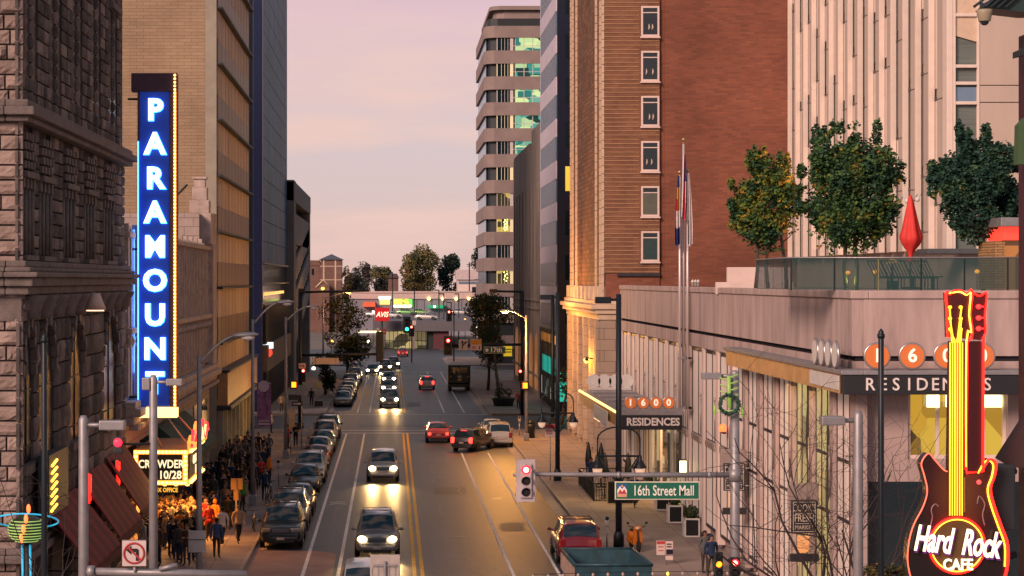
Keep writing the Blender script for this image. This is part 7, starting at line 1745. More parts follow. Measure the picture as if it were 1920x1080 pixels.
bare((wx(1560, 53), 53, gz(53)), 3.8, 9, 'second bare tree of fine twigs before the nearer market sign', (-.10, 0), 5, 7, .06, 1.25)
bare((wx(15, 47), 47, gz(47)), 4.4, 14, 'bare dark twigs at the bottom left corner', (.0, 0), 5, 6, .06, 1.1, (-60, 120, 900))
t = thing('shrub', 'yellow green shrub at the bottom edge under the bare branches', 'shrub', (wx(1655, 47), 47, 5)); t.location.z = gz(47)
crown(t, [(wx(1640, 47), 47, wz(1092, 47), .5, .4, .42), (wx(1680, 47), 47, wz(1090, 47), .45, .4, .4)], 1500, .10, leafmats('shrub', [(.03, .04, .015), (.08, .07, .02), (.20, .11, .03), (.03, .02, .012)]), [3, 2, 1, 2], 5)
trunk(t, (wx(1655, 47), 47, gz(47)), (wx(1655, 47), 47, wz(1080, 47)), .05, M['bark'], 5, 3, .4)
# ---- neon planet sign at the bottom left
sY_ = 50.0; xs, zs = wx(50, sY_), wz(992, sY_); t = thing('neon_planet_sign', 'round neon planet sign with green bands and cyan ring at the bottom left', 'neon sign', (xs, sY_, gz(50)))
g = MB(); g.ell((xs, sY_, zs), .44, .44, .34, 20, 12); g.build('globe', mat('globe_dark', (.03, .035, .02), .4), t)
g = MB()
for k in range(8):
    z = -.28+.07*k; r_ = .45*math.sqrt(max(.02, 1-(z/.35)**2)); g.ring((xs, sY_, zs+z), r_, r_, .012, 28, 5, 0, Matrix.Rotation(R(90), 3, 'X'))
g.build('band_tube', emit('band_tube', (.35, .6, .16), .7), t)
g = MB(); g.ring((xs, sY_, zs+.20), .76, .55, .02, 36, 6, 0, Matrix.Rotation(R(66), 3, 'X')); g.build('ring_tube', M['neon_cyan'], t)
g = MB()
for k, (a, b_) in enumerate(((1.0, .75), (.95, .3), (1.02, .52), (.9, .05))): g.ell((xs+.14-.06*k, sY_-.55, zs+.55-.24*k), .05, .03, .11, 8, 5)
g.build('letter_tube', emit('letter_tube', (1, .12, .03), 4), t)
g = MB(); 
for dx in (-.09, .10): g.tube([(xs+dx-.02, sY_, zs-.38), (xs+dx+.02, sY_, zs-2.2)], .028, 6)
g.build('stem_tube', M['neon_cyan'], t)
g = MB(); g.tube([(xs, sY_+.1, gz(50)), (xs, sY_+.1, zs)], .09, 8); g.build('post', M['dark'], t)

# ------------------------------------------------------------------ street trees in the distance
fall = leafmats('fall', [(.022, .034, .018), (.045, .05, .02), (.12, .09, .022), (.20, .10, .022)])
darkl = leafmats('dk', [(.014, .024, .018), (.024, .034, .018), (.05, .05, .02)])
def stree(px, Y, x0, x1, y0, y1, label, n, mats, w, seed, size=.32, group='street trees on the pavements', name='street_tree'):
    x = wx(px, Y); base = gz(Y)+.15; t = thing(name, label, 'tree', (x, Y, base), 0, group)
    hw = (x1-x0)/2*Y/F; xc = wx((x0+x1)/2, Y); z0, z1 = wz(y1, Y), wz(y0, Y); zc = (z0+z1)/2; hz = (z1-z0)/2; r = random.Random(seed)
    bl = []
    for k in range(13):
        a = r.uniform(0, 6.28); rad = r.uniform(.2, .72); e = r.uniform(-.72, .75); f = math.sqrt(max(.1, 1-e*e))
        bl.append((xc+hw*rad*f*math.cos(a), Y+hw*rad*f*math.sin(a), zc+hz*e, hw*.44, hw*.44, hz*.36))
    crown(t, bl, int(n*1.6), size*1.0, mats, w, seed)
    trunk(t, (x, Y, base), (xc, Y, zc+hz*.5), .02*hw+.14, M['bark'], 8, seed, hw*.6, .35); return t
stree(652, 268, 598, 708, 552, 690, 'brown-green street tree under the left orange lamp in the far block', 3400, fall, [5, 2.6, .4, .05], 31)
stree(610, 226, 585, 640, 660, 735, 'small dark street tree on the left pavement beyond the cross street', 1500, darkl, [3, 2, .6], 32, .26)
stree(936, 208, 862, 972, 552, 655, 'autumn street tree on the right behind the green 17th sign', 3400, fall, [3.6, 3, 1.6, .8], 33, .26)
stree(915, 236, 875, 960, 600, 690, 'thinner autumn tree on the right in the far block', 1800, fall, [3, 3, 1, .5], 34, .26)
stree(1052, 176, 1035, 1100, 690, 745, 'small yellow-green tree at the foot of the dark office tower', 700, leafmats('yg', [(.03, .035, .012), (.10, .09, .02), (.02, .02, .02)]), [3, 1.5, 2], 35, .22)
t = thing('round_planter', 'round planter with dark shrub at the foot of the right street tree', 'planter', (wx(943, 206), 206, gz(206)+.15))
g = MB(); g.lathe([(.9, gz(206)+.1), (1.15, .05), (1.2, .10)], 18, 0, (wx(943, 206), 205, 0)); g.build('bowl', M['dark'], t)
crown(t, [(wx(943, 206), 205, .5, .9, .8, .6), (wx(936, 206), 205, 1.3, .3, .3, .8)], 420, .2, darkl, [3, 2, .5], 3, name='shrub')

# ------------------------------------------------------------------ the far end of the street
av = thing('rental_office', 'single storey car rental office with lit glass front at the end of the street', 'building', (5, 402, gz(402)))
Y = 402; g = MB(); g.box(wx(700, Y), wx(900, Y), Y, 500, wz(621, Y)+.01, wz(602, Y)); g.build('roof_deck', mat('deck', (.12, .115, .135), .7, 0, .2, .1), av)
g = MB(); g.box(wx(722, Y), wx(842, Y), Y+1.5, Y+20, gz(Y)-.2, wz(621, Y)); g.build('core', M['dark'], av)
g = MB(); g.box(wx(722, Y), wx(800, Y), Y+1.3, Y+1.45, gz(Y)+.1, wz(622, Y)); o = g.build('shop_window', litroom('rental', (1, .75, .25), (.55, .42, .2), .8, (.35, .45), .3), av)
g = MB()
for k in range(11): g.box(wx(722+7.6*k, Y), wx(723+7.6*k, Y), Y+1.0, Y+1.25, gz(Y), wz(621, Y))
g.box(wx(722, Y), wx(800, Y), Y+1.05, Y+1.2, wz(640, Y), wz(638.5, Y)); g.build('mullion', M['dark'], o)
g = MB(); g.box(wx(813, Y), wx(842, Y), Y+.9, Y+1.4, gz(Y), wz(621, Y)); g.build('maroon_wall', mat('mar_wall', (.10, .025, .035), .7), av)
g = MB(); g.box(wx(706, Y), wx(712, Y), Y-.5, Y+.2, gz(Y), wz(615, Y)); g.box(wx(773, Y), wx(778, Y), Y-.3, Y+.3, gz(Y), wz(621, Y)); g.build('pillar', M['brownstone'], av)
g = MB(); g.box(wx(670, Y), wx(716, Y), Y-.2, Y-.05, wz(624, Y), wz(620.5, Y)); g.build('strip_light', emit('striplight', (1, .78, .35), 2.5), av)
t = thing('red_sign', 'square red AVIS sign above the car park at the end of the street', 'sign', (wx(716, 398), 398, 3))
Y = 398; g = MB(); g.rbox(wx(703, Y), wx(730, Y), Y, Y+.5, wz(602, Y), wz(577, Y), .05); g.build('board', emit('avis_red', (.75, .008, .015), .35, (.4, .01, .015)), t)
g = MB(); g.text('AVIS', 1.35, front(wx(716.5, Y), Y-.05, wz(590, Y)), .02, .03, shear=.25, sx=.85); g.build('lettering', emit('avis_w', (1, .85, .6), .9), t)
g = MB(); g.tube([(wx(716, Y), Y+.25, gz(Y)), (wx(716, Y), Y+.25, wz(602, Y))], .2, 8); g.build('post', M['dark'], t)
deckz = wz(602, 402)
fc = [(705, 588, 440, (.5, .5, .5), 'white car second row on the roof car park behind the red sign'), (735, 596, 430, (.5, .5, .52), 'white car on the roof car park under the green traffic light'), (800, 603, 412, (.55, .53, .52), 'white car in the middle of the roof car park'), (762, 585, 470, (.15, .4, .12), 'car painted green as if lit, left on the roof car park'), (787, 585, 470, (.18, .36, .10), 'car painted green as if lit, right on the roof car park'), (862, 583, 470, (.45, .44, .44), 'white car at the right of the roof car park')]  # two cars carry green light in their paint
for px, py, Y, col, lab in fc:
    c = make_car('sedan', 'roof_car', lab, col, 'cars on the far roof car park', on=''); c.location = (wx(px, Y), Y, deckz+.02); c.rotation_euler = (0, 0, R(78))
rt = thing('retail_store', 'long white roofed store with lit yellow signs beyond the car park', 'building', (wx(780, 520), 520, gz(520)))
Y = 520; g = MB(); g.box(wx(655, Y), wx(935, Y), Y, Y+40, -3, wz(561, Y)); g.build('wall', mat('greywall', (.22, .22, .27), .8, 0, .15, .1), rt)
g = MB(); g.box(wx(655, Y), wx(935, Y), Y-.5, Y+.5, wz(560, Y), wz(546, Y)); g.build('fascia', mat('pinkfascia', (.55, .42, .40), .7), rt)
g = MB()
for k in range(14): g.box(wx(738+14*k, Y), wx(739+14*k, Y), Y-.2, Y-.02, -1, wz(562, Y))
g.build('pilaster', M['galv'], rt)
g = MB(); g.box(wx(738, Y), wx(766, Y), Y-.3, Y-.05, wz(576, Y), wz(560, Y)); g.build('lit_sign', litroom('yel_sign2', (1, .9, .15), (.5, .6, .05), 1.6, (1.0, 1.2), .05), rt)
g = MB(); g.box(wx(766, Y), wx(773, Y), Y-.3, Y-.06, wz(576, Y), wz(561, Y)); g.build('green_sign', emit('grn_sign', (.15, .8, .1), .9), rt)
g = MB(); 
for k in range(6): g.ell((wx(741+5.5*k, Y), Y-.5, wz(574, Y)), .45, .2, .35, 8, 5)
for k in range(4): g.ell((wx(713+5.5*k, Y), Y-.5, wz(558.5, Y)), .45, .2, .4, 8, 5)
split(g, 'sign_lamp', emit('wh_l', (1, .95, .6), 4), rt)
g = MB(); g.box(wx(712, Y), wx(731, Y), Y-.3, Y-.05, wz(571, Y), wz(560, Y)); g.build('lit_sign', emit('yw', (.9, .75, .2), .9), rt)
g = MB(); g.prism([(wx(680, Y), wz(575, Y)), (wx(704, Y), wz(575, Y)), (wx(703, Y), wz(566, Y)), (wx(682, Y), wz(566, Y))], Y-3, Y-.1, 'y'); g.build('red_awning', emit('redawn', (1, .16, .06), .5, (.5, .08, .04)), rt)
g = MB(); g.prism([(wx(800, Y), wz(572, Y)), (wx(835, Y), wz(572, Y)), (wx(830, Y), wz(578, Y)), (wx(804, Y), wz(578, Y))], Y-2, Y-.1, 'y'); g.build('green_awning', emit('grawn', (.04, .6, .25), .35, (.02, .3, .15)), rt)
for px in (804, 830, 855, 879):
    g = MB(); g.ell((wx(px, Y), Y-.7, wz(560, Y)), .42, .3, .42, 10, 6); g.build('wall_lamp', emit('warmlamp%d' % px, (1, .55, .15), 6), rt)
for px, y0, y1, Y, lab in ((736, 512, 600, 430, 'far lamp post left of the lit yellow signs'), (777, 545, 600, 430, 'far lamp post right of the green lit sign'), (823, 545, 605, 425, 'dark far post with a white notice'), (832, 552, 610, 420, 'thick dark far post by the red light'), (846, 568, 590, 440, 'thin far post behind the red light'), (860, 552, 590, 440, 'far post with a box lamp right of the red light')):
    t = thing('far_post', lab, 'post', (wx(px, Y), Y, gz(Y)), 0, 'posts at the far end of the street'); g = MB(); g.tube([(wx(px, Y), Y, gz(Y)), (wx(px, Y), Y, wz(y0, Y))], .13, 6); g.build('shaft', M['pole_dark'], t)
    g = MB(); g.rbox(wx(px, Y)-.9, wx(px, Y)+.1, Y-.15, Y+.15, wz(y0, Y), wz(y0, Y)+.22, .03); g.build('head', M['pole_dark'], t)
for px, py, Y, c, lab in ((588, 691, 300, 0, 'tiny lit lamp low on the left by the far block'), (622, 640, 330, 1, 'tiny amber lamp left of the far junction'), (690, 640, 345, 0, 'tiny white lamp before the far strip light'), (700, 585, 430, 0, 'tiny lamp at the left edge of the roof car park'), (752, 570, 480, 1, 'tiny amber lamp over the roof car park'), (815, 575, 450, 0, 'tiny lamp right of the roof car park'), (872, 600, 420, 1, 'tiny amber lamp beside the far right tree'), (893, 612, 380, 0, 'tiny white lamp behind the right street tree')):
    t = thing('far_lamp', lab, 'lamp', (wx(px, Y), Y, gz(Y)), 0, 'tiny lit lamps at the far end of the street'); g = MB(); g.ell((wx(px, Y), Y, wz(py, Y)), .26, .2, .26, 8, 6); g.build('globe', M['sodium'] if c else emit('wlamp', (1, .85, .6), 6) if 'wlamp' not in M else M['wlamp'], t)
    g = MB(); g.tube([(wx(px, Y), Y, gz(Y)), (wx(px, Y), Y, wz(py, Y)-.2)], .06, 5); g.build('post', M['pole_dark'], t)
t = thing('cable', 'long dark cable across the far end of the street', 'cable', (wx(780, 400), 400, wz(548, 400)))
g = MB(); g.tube([(wx(575+33*k, 400), 400, wz(547+3*math.sin(k/10*math.pi), 400)) for k in range(11)], .05, 5); g.build('wire', M['black'], t)
signal_head('traffic_light', 'green traffic light at the far junction beside the red sign', wx(763, 330), 330, wz(609, 330), 2.0, 'green', True, group='traffic lights')
signal_head('traffic_light', 'red traffic light below the green one at the far junction', wx(771.5, 330), 329, wz(619, 330), 1.5, 'red', True, group='traffic lights')
signal_head('traffic_light', 'small red traffic light with amber glow at the far junction, right', wx(842, 330), 330, wz(591, 330), 1.5, 'red', True, group='traffic lights')
for px, py, lab in ((763, 609, 'post of the green far traffic light'), (842, 591, 'post of the right far traffic light')):
    t = thing('signal_post', lab, 'pole', (wx(px+9, 330.5), 330.5, gz(330))); g = MB(); g.tube([(wx(px+9, 330.5), 330.5, gz(330)), (wx(px+9, 330.5), 330.5, wz(py-8, 330))], .12, 6); g.tube([(wx(px+9, 330.5), 330.5, wz(py-8, 330)), (wx(px, 330.5), 330.5, wz(py-8, 330))], .08, 6); g.build('shaft', M['black'], t)
plate('no_entry_sign', 'small round-cornered red sign near the strip light at the far junction', 'sign', 716, 724, 617, 627, 318, mat('ne_red', (.55, .05, .06), .5), [('bar', 717.5, 722.5, 621, 623, M['signp'])], post=(720, None))
plate('far_sign', 'pale pink sign plate beside the green far traffic light', 'sign', 773, 780, 601, 610, 329, M['signp'])
# church tower, small white building, house
ch = thing('brick_church', 'brick church tower with low pyramid roof and gabled porch on the left horizon', 'building', (wx(615, 560), 560, -2))
Y = 560; M['chbrick'] = brick('chbrick', (.22, .12, .10), (.19, .10, .085), (.14, .09, .08), .8, .4, .05, .85, False, .1); xa, xb = wx(601, Y), wx(641, Y)
g = MB(); g.box(xa, xb, Y, Y+7, -4, wz(487, Y)); g.build('tower', M['chbrick'], ch)
g = MB(); ap_ = ((xa+xb)/2, Y+3.5, wz(476, Y)); e = .5; q = [(xa-e, Y-e, wz(487, Y)), (xb+e, Y-e, wz(487, Y)), (xb+e, Y+7+e, wz(487, Y)), (xa-e, Y+7+e, wz(487, Y))]; g.add(q+[ap_], [(0, 1, 4), (1, 2, 4), (2, 3, 4), (3, 0, 4), (3, 2, 1, 0)]); g.build('roof', mat('slate', (.08, .09, .12), .7), ch)
g = MB()
for y_ in (499, 524.5): g.box(xa-.1, xb+.1, Y-.12, Y-.01, wz(y_+1, Y), wz(y_-.6, Y))
for x_ in (607, 629): g.box(wx(x_, Y)-.2, wx(x_, Y)+.2, Y-.1, Y-.005, -3, wz(488, Y))
g.build('stone_band', M['creamtrim'], ch)
g = MB(); g.box(wx(572, Y), wx(601, Y)-.02, Y+1, Y+8, -4, wz(498, Y)); g.prism([(wx(572, Y), wz(498, Y)), (wx(601, Y), wz(498, Y)), (wx(598, Y), wz(488, Y)), (wx(575, Y), wz(488, Y))], Y+.8, Y+8, 'y'); g.build('nave', M['chbrick'], ch)
g = MB(); g.prism([(wx(594, Y), -3), (wx(618, Y), -3), (wx(618, Y), wz(536, Y)), (wx(607, Y), wz(526, Y)), (wx(595, Y), wz(538, Y))], Y-3, Y-.2, 'y'); g.build('porch', M['chbrick'], ch)
g = MB(); g.tube([(wx(593, Y), Y-3.1, wz(539, Y)), (wx(606.5, Y), Y-3.1, wz(525, Y)), (wx(619, Y), Y-3.1, wz(537, Y))], .25, 6); g.build('gable_trim', M['creamtrim'], ch)
g = MB(); g.box(wx(584, Y), wx(588, Y), Y+.85, Y+.95, wz(515, Y), wz(504, Y)); g.build('window', M['glass_dark'], ch)
g = MB(); g.ell((wx(606, Y), Y-3.3, wz(541, Y)), .5, .3, .4, 8, 5); g.build('porch_lamp', emit('pl', (.9, .7, .1), 3), ch)
wb_ = thing('white_building', 'small pale flat roofed building on the horizon before the round tower', 'building', (wx(885, 560), 560, -2))
g = MB(); g.box(wx(858, Y), wx(930, Y), Y, Y+10, -3, wz(524, Y)); g.build('wall', M['white_fin'], wb_)
g = MB(); g.box(wx(855, Y), wx(932, Y), Y-.8, Y+10.5, wz(523.5, Y), wz(506, Y)); g.build('upper_storey', mat('pinkpale', (.52, .43, .44), .7), wb_)
g = MB(); g.box(wx(860, Y), wx(905, Y), Y-.2, Y-.02, wz(532, Y), wz(528, Y)); g.build('window', M['mirror'], wb_)
t = thing('billboard', 'dark blue-grey billboard on two posts before the pale building', 'billboard', (wx(895, 500), 500, 0)); Y = 500
g = MB(); g.rbox(wx(885, Y), wx(906, Y), Y, Y+.4, wz(549, Y), wz(538, Y), .05); g.build('board', M['navy_panel'], t)
g = MB(); 
for q in (892, 899): g.tube([(wx(q, Y), Y+.2, gz(Y)), (wx(q, Y), Y+.2, wz(545, Y))], .15, 6)
g.build('post', M['dark'], t)
hs = thing('far_house', 'low dark roofed house between the trees on the horizon', 'building', (wx(737, 590), 590, -2)); Y = 590
g = MB(); g.box(wx(728, Y), wx(747, Y), Y, Y+8, -3, wz(521, Y)); g.build('wall', M['chbrick'], hs)
g = MB(); g.prism([(wx(726, Y), wz(521, Y)), (wx(749, Y), wz(521, Y)), (wx(744, Y), wz(513, Y)), (wx(731, Y), wz(513, Y))], Y-.5, Y+8.5, 'y'); g.build('roof', mat('hroof', (.09, .06, .06), .8), hs)
t = thing('utility_pole', 'wooden utility pole with crossarm on the horizon', 'pole', (wx(880, 540), 540, -2)); Y = 540
g = MB(); g.tube([(wx(880, Y), Y, gz(Y)), (wx(880, Y), Y, wz(492, Y))], .18, 6); g.tube([(wx(875, Y), Y, wz(496, Y)), (wx(886, Y), Y, wz(496, Y))], .1, 5); g.tube([(wx(875.5, Y), Y, wz(499, Y)), (wx(885, Y), Y, wz(499, Y))], .08, 5); g.build('shaft', M['pole_dark'], t)
# trees on the horizon
big = leafmats('big', [(.075, .090, .05), (.14, .135, .055), (.24, .18, .07), (.19, .11, .07)])
pine = leafmats('pine', [(.014, .032, .028), (.022, .045, .034), (.04, .06, .04)])
HG = 'trees on the horizon behind the store'
def htree(*a, **k): return stree(*a, group=HG, name='horizon_tree', **k)
htree(795, 610, 752, 830, 452, 560, 'tallest brown-green tree on the horizon', 3000, big, [3, 3, 2, 1.2], 41, size=.75)
htree(762, 605, 742, 790, 470, 560, 'reddish tree at the left of the tallest horizon tree', 1700, big, [2, 2.4, 2, 2.2], 42, size=.75)
htree(848, 620, 820, 872, 474, 565, 'dark green tree right of the tallest horizon tree', 2200, pine, [3, 3, 1], 43, size=.75)
htree(905, 640, 884, 915, 460, 545, 'dark tree half behind the round cornered tower', 900, pine, [3, 2, 1], 44, size=.7)
htree(705, 630, 690, 738, 488, 560, 'soft green tree in the middle of the horizon gap', 1800, big, [3, 3, 1.2, .3], 45, size=.7)
htree(680, 640, 664, 702, 490, 560, 'greyish bare-topped tree beside the pointed fir', 1300, leafmats('grey', [(.06, .055, .055), (.09, .075, .07), (.04, .045, .04)]), [3, 3, 2], 46, size=.6)
htree(660, 600, 640, 690, 515, 570, 'dense grey-green thicket tree below the pointed fir', 1800, leafmats('gg', [(.035, .042, .035), (.06, .058, .04), (.09, .07, .03)]), [3, 2, 1], 47, size=.7)
htree(722, 610, 690, 745, 520, 570, 'low dark grey-green tree left of the far house', 1600, leafmats('gg2', [(.035, .042, .040), (.055, .058, .05), (.07, .06, .04)]), [3, 2, 1], 48, size=.7)
htree(650, 560, 636, 664, 500, 570, 'orange-brown tree beside the church tower', 1000, leafmats('ob', [(.06, .05, .02), (.12, .07, .025), (.04, .04, .02)]), [3, 2, 2], 49, size=.6)
htree(780, 590, 745, 805, 530, 575, 'yellow-brown low tree under the tallest horizon tree', 1300, leafmats('yb', [(.07, .06, .025), (.13, .085, .03), (.04, .04, .02)]), [3, 2, 1], 50, size=.6)
t = thing('fir_tree', 'pointed dark fir on the horizon right of the church', 'tree', (wx(667, 620), 620, gz(620)))
bl = [(wx(667, 620), 620, wz(495+5*k, 620), .35+.42*k, .35+.42*k, .9) for k in range(10)]; crown(t, bl, 1300, .55, pine, [3, 2, .6], 51); trunk(t, (wx(667, 620), 620, gz(620)), (wx(667, 620), 620, wz(500, 620)), .3, M['bark'], 3, 2, .5)
# ------------------------------------------------------------------ people
SKIN = [(.36, .20, .14), (.42, .25, .18), (.20, .10, .065), (.30, .17, .11)]
M['skin'] = objcol('skin', .6, True, SKIN); M['trousers'] = objcol('trousers', .85, True, [(.015, .02, .035), (.02, .02, .022), (.035, .045, .08), (.05, .04, .035), (.012, .014, .02)])
M['jacket'] = objcol('jacket', .85); M['hair'] = objcol('hair', .7, True, [(.012, .009, .008), (.05, .028, .015), (.10, .06, .03), (.02, .014, .01), (.16, .10, .05)]); M['shoes'] = mat('shoes', (.015, .014, .014), .6)
PM = [M['skin'], M['jacket'], M['trousers'], M['hair'], M['shoes']]
def person_mesh(name, pose, seed):
    J = {'pelvis': (0, 0, .95), 'belly': (0, -.01, 1.08), 'chest': (0, -.01, 1.27), 'collar': (0, .0, 1.42), 'neck': (0, -.005, 1.50), 'head': (0, -.02, 1.59), 'crown': (0, -.01, 1.70)}
    Rr = {'pelvis': (.165, .115), 'belly': (.150, .105), 'chest': (.175, .120), 'collar': (.105, .085), 'neck': (.055, .055), 'head': (.082, .098), 'crown': (.060, .072)}
    E = [('pelvis', 'belly'), ('belly', 'chest'), ('chest', 'collar'), ('collar', 'neck'), ('neck', 'head'), ('head', 'crown')]
    for s, sd in ((-1, 'l'), (1, 'r')):
        sh = (s*.19, 0, 1.40); J['sh'+sd] = sh; Rr['sh'+sd] = (.075, .075)
        el, wr = pose['arm'+sd]; J['el'+sd] = (s*el[0], el[1], el[2]); J['wr'+sd] = (s*wr[0], wr[1], wr[2]); Rr['el'+sd] = (.052, .052); Rr['wr'+sd] = (.036, .036)
        d = (Vector(J['wr'+sd])-Vector(J['el'+sd])).normalized(); J['ha'+sd] = tuple(Vector(J['wr'+sd])+d*.09); Rr['ha'+sd] = (.042, .022)
        E += [('collar', 'sh'+sd), ('sh'+sd, 'el'+sd), ('el'+sd, 'wr'+sd), ('wr'+sd, 'ha'+sd)]
        kn, an = pose['leg'+sd]; J['hi'+sd] = (s*.095, 0, .86); J['kn'+sd] = (s*kn[0], kn[1], kn[2]); J['an'+sd] = (s*an[0], an[1], an[2]); J['to'+sd] = (s*(an[0]+.02), an[1]-.17, max(.035, an[2]-.055))
        Rr['hi'+sd] = (.10, .10); Rr['kn'+sd] = (.066, .066); Rr['an'+sd] = (.045, .045); Rr['to'+sd] = (.045, .035)
        E += [('pelvis', 'hi'+sd), ('hi'+sd, 'kn'+sd), ('kn'+sd, 'an'+sd), ('an'+sd, 'to'+sd)]
    names = list(J); me = bpy.data.meshes.new(name); me.from_pydata([J[n] for n in names], [(names.index(a), names.index(b)) for a, b in E], [])
    o = bpy.data.objects.new(name, me); scene.collection.objects.link(o)
    md = o.modifiers.new('s', 'SKIN'); md.use_smooth_shade = True
    for i, n in enumerate(names): me.skin_vertices[0].data[i].radius = Rr[n]
    me.skin_vertices[0].data[0].use_root = True
    sb = o.modifiers.new('u', 'SUBSURF'); sb.levels = 1; sb.render_levels = 1
    C.view_layer.update(); m2 = bpy.data.meshes.new_from_object(o.evaluated_get(C.evaluated_depsgraph_get())); bpy.data.objects.remove(o)
    g = MB(); wr = [Vector(J['wrl']), Vector(J['wrr'])]
    vv = [q.co.copy() for q in m2.vertices]
    for p in m2.polygons:
        c = p.center; mi = 1
        hd = min((c-w).length for w in (Vector(J['hal']), Vector(J['har'])))
        if c.z > 1.455: mi = 0 if (c.z < 1.66 and c.y < .02) or c.z < 1.50 else 3
        elif hd < .085: mi = 0
        elif c.z < .10: mi = 4
        elif c.z < .90 and abs(c.x) < .30 and min((c-w).length for w in wr) > .16: mi = 2
        g.add([vv[i] for i in p.vertices], [tuple(range(len(p.vertices)))], mi, True)
    # face, ears, hair cap
    g.tube([(0, -.115, 1.605), (0, -.138, 1.575), (0, -.118, 1.565)], [.010, .016, .012], 6, 0)
    for s in (-1, 1):
        g.ell((s*.034, -.108, 1.615), .013, .008, .008, 6, 4, 4); g.ell((s*.088, .0, 1.595), .012, .022, .032, 6, 4, 0)
        for k in range(4):                                                     # fingers, unequal and slightly curled
            sd = 'l' if s < 0 else 'r'; h = Vector(J['ha'+sd]); d = (h-Vector(J['wr'+sd])).normalized(); sx_ = d.cross(Vector((1, 0, 0))); sx_ = sx_.normalized() if sx_.length > .1 else Vector((0, 1, 0))
            o_ = h+sx_*(.024*(k-1.5)); L = (.062, .072, .068, .052)[k]; g.tube([o_-d*.02, o_+d*L*.5, o_+d*L+Vector((-s*.012, 0, 0))], [.0095, .009, .006], 5, 0)
        h = Vector(J['wr'+sd])+d*.03; g.tube([h+sx_*.02, h+sx_*.05+d*.03, h+sx_*.055+d*.06], [.011, .010, .007], 5, 0)
    g.tube([(-.022, -.112, 1.545), (.022, -.112, 1.545)], .006, 5, 4)
    if pose.get('hair') == 'long': g.ell((0, .035, 1.60), .098, .085, .15, 10, 7, 3)
    elif pose.get('hair') == 'hood': g.ell((0, .03, 1.62), .112, .105, .135, 10, 7, 1)
    else: g.ell((0, .018, 1.645), .096, .10, .085, 10, 7, 3)
    g.lathe([(.075, 1.43), (.085, 1.47), (.066, 1.505)], 10, 1, (0, .0, 0))     # collar
    g.lathe([(.17, .86), (.168, .95), (.155, 1.0)], 12, 1, (0, 0, 0))           # jacket hem
    T = bpy.data.meshes.new(name); T.from_pydata(g.v, [], g.f)
    for q in PM: T.materials.append(q)
    T.polygons.foreach_set('material_index', g.m); T.polygons.foreach_set('use_smooth', [True]*len(g.f)); T.update()
    bmm = bmesh.new(); bmm.from_mesh(T); bmesh.ops.remove_doubles(bmm, verts=bmm.verts, dist=.0004); bmm.to_mesh(T); bmm.free()
    return T
dn = ((.25, .03, 1.13), (.26, -.04, .88)); ph = ((.24, -.02, 1.13), (.10, -.26, 1.22)); pk_ = ((.27, .07, 1.13), (.19, -.07, .93)); fold = ((.24, -.08, 1.14), (-.02, -.20, 1.16)); up = ((.30, -.10, 1.30), (.20, -.22, 1.52))
st = ((.10, -.015, .49), (.10, .02, .09)); 
poses = [dict(arml=dn, armr=dn, legl=st, legr=st), dict(arml=ph, armr=dn, legl=st, legr=((.13, -.04, .49), (.14, -.0, .09)), hair='long'),
         dict(arml=pk_, armr=pk_, legl=((.13, -.01, .49), (.15, .03, .09)), legr=st, hair='hood'), dict(arml=fold, armr=fold, legl=st, legr=st),
         dict(arml=((.24, .14, 1.15), (.22, .10, .90)), armr=((.24, -.10, 1.14), (.2, -.28, .98)), legl=((.09, -.20, .52), (.09, -.22, .09)), legr=((.09, .02, .49), (.09, .26, .16))),
         dict(arml=up, armr=dn, legl=st, legr=st, hair='long')]
PMESH = [person_mesh('person', p, i) for i, p in enumerate(poses)]
COL = {'black': (.012, .013, .016), 'dark blue': (.015, .03, .075), 'grey': (.09, .09, .095), 'brown': (.10, .055, .03), 'red': (.42, .03, .03), 'orange': (.60, .16, .02), 'white': (.55, .52, .5), 'green': (.04, .20, .02), 'tan': (.34, .22, .13), 'blue': (.03, .10, .26), 'plaid blue': (.06, .10, .20)}
def person(x, y, rz, pose, col, label, group=None, s=1.0, z=None):
    o = bpy.data.objects.new('person', PMESH[pose]); scene.collection.objects.link(o); o.location = (x, y, gz(y)+.152 if z is None else z); o.rotation_euler = (0, 0, rz); o.scale = (s, s, s); o.color = (*COL[col], 1)
    return tag(o, label, 'person', group)
CG = 'crowd waiting on the left pavement'
r0 = random.Random(77); taken = []
def spot(x0, x1, y0, y1, d=.46):
    for _ in range(200):
        x, y = r0.uniform(x0, x1), r0.uniform(y0, y1)
        if all((x-a)**2+(y-b)**2 > d*d for a, b in taken): taken.append((x, y)); return x, y
    return None
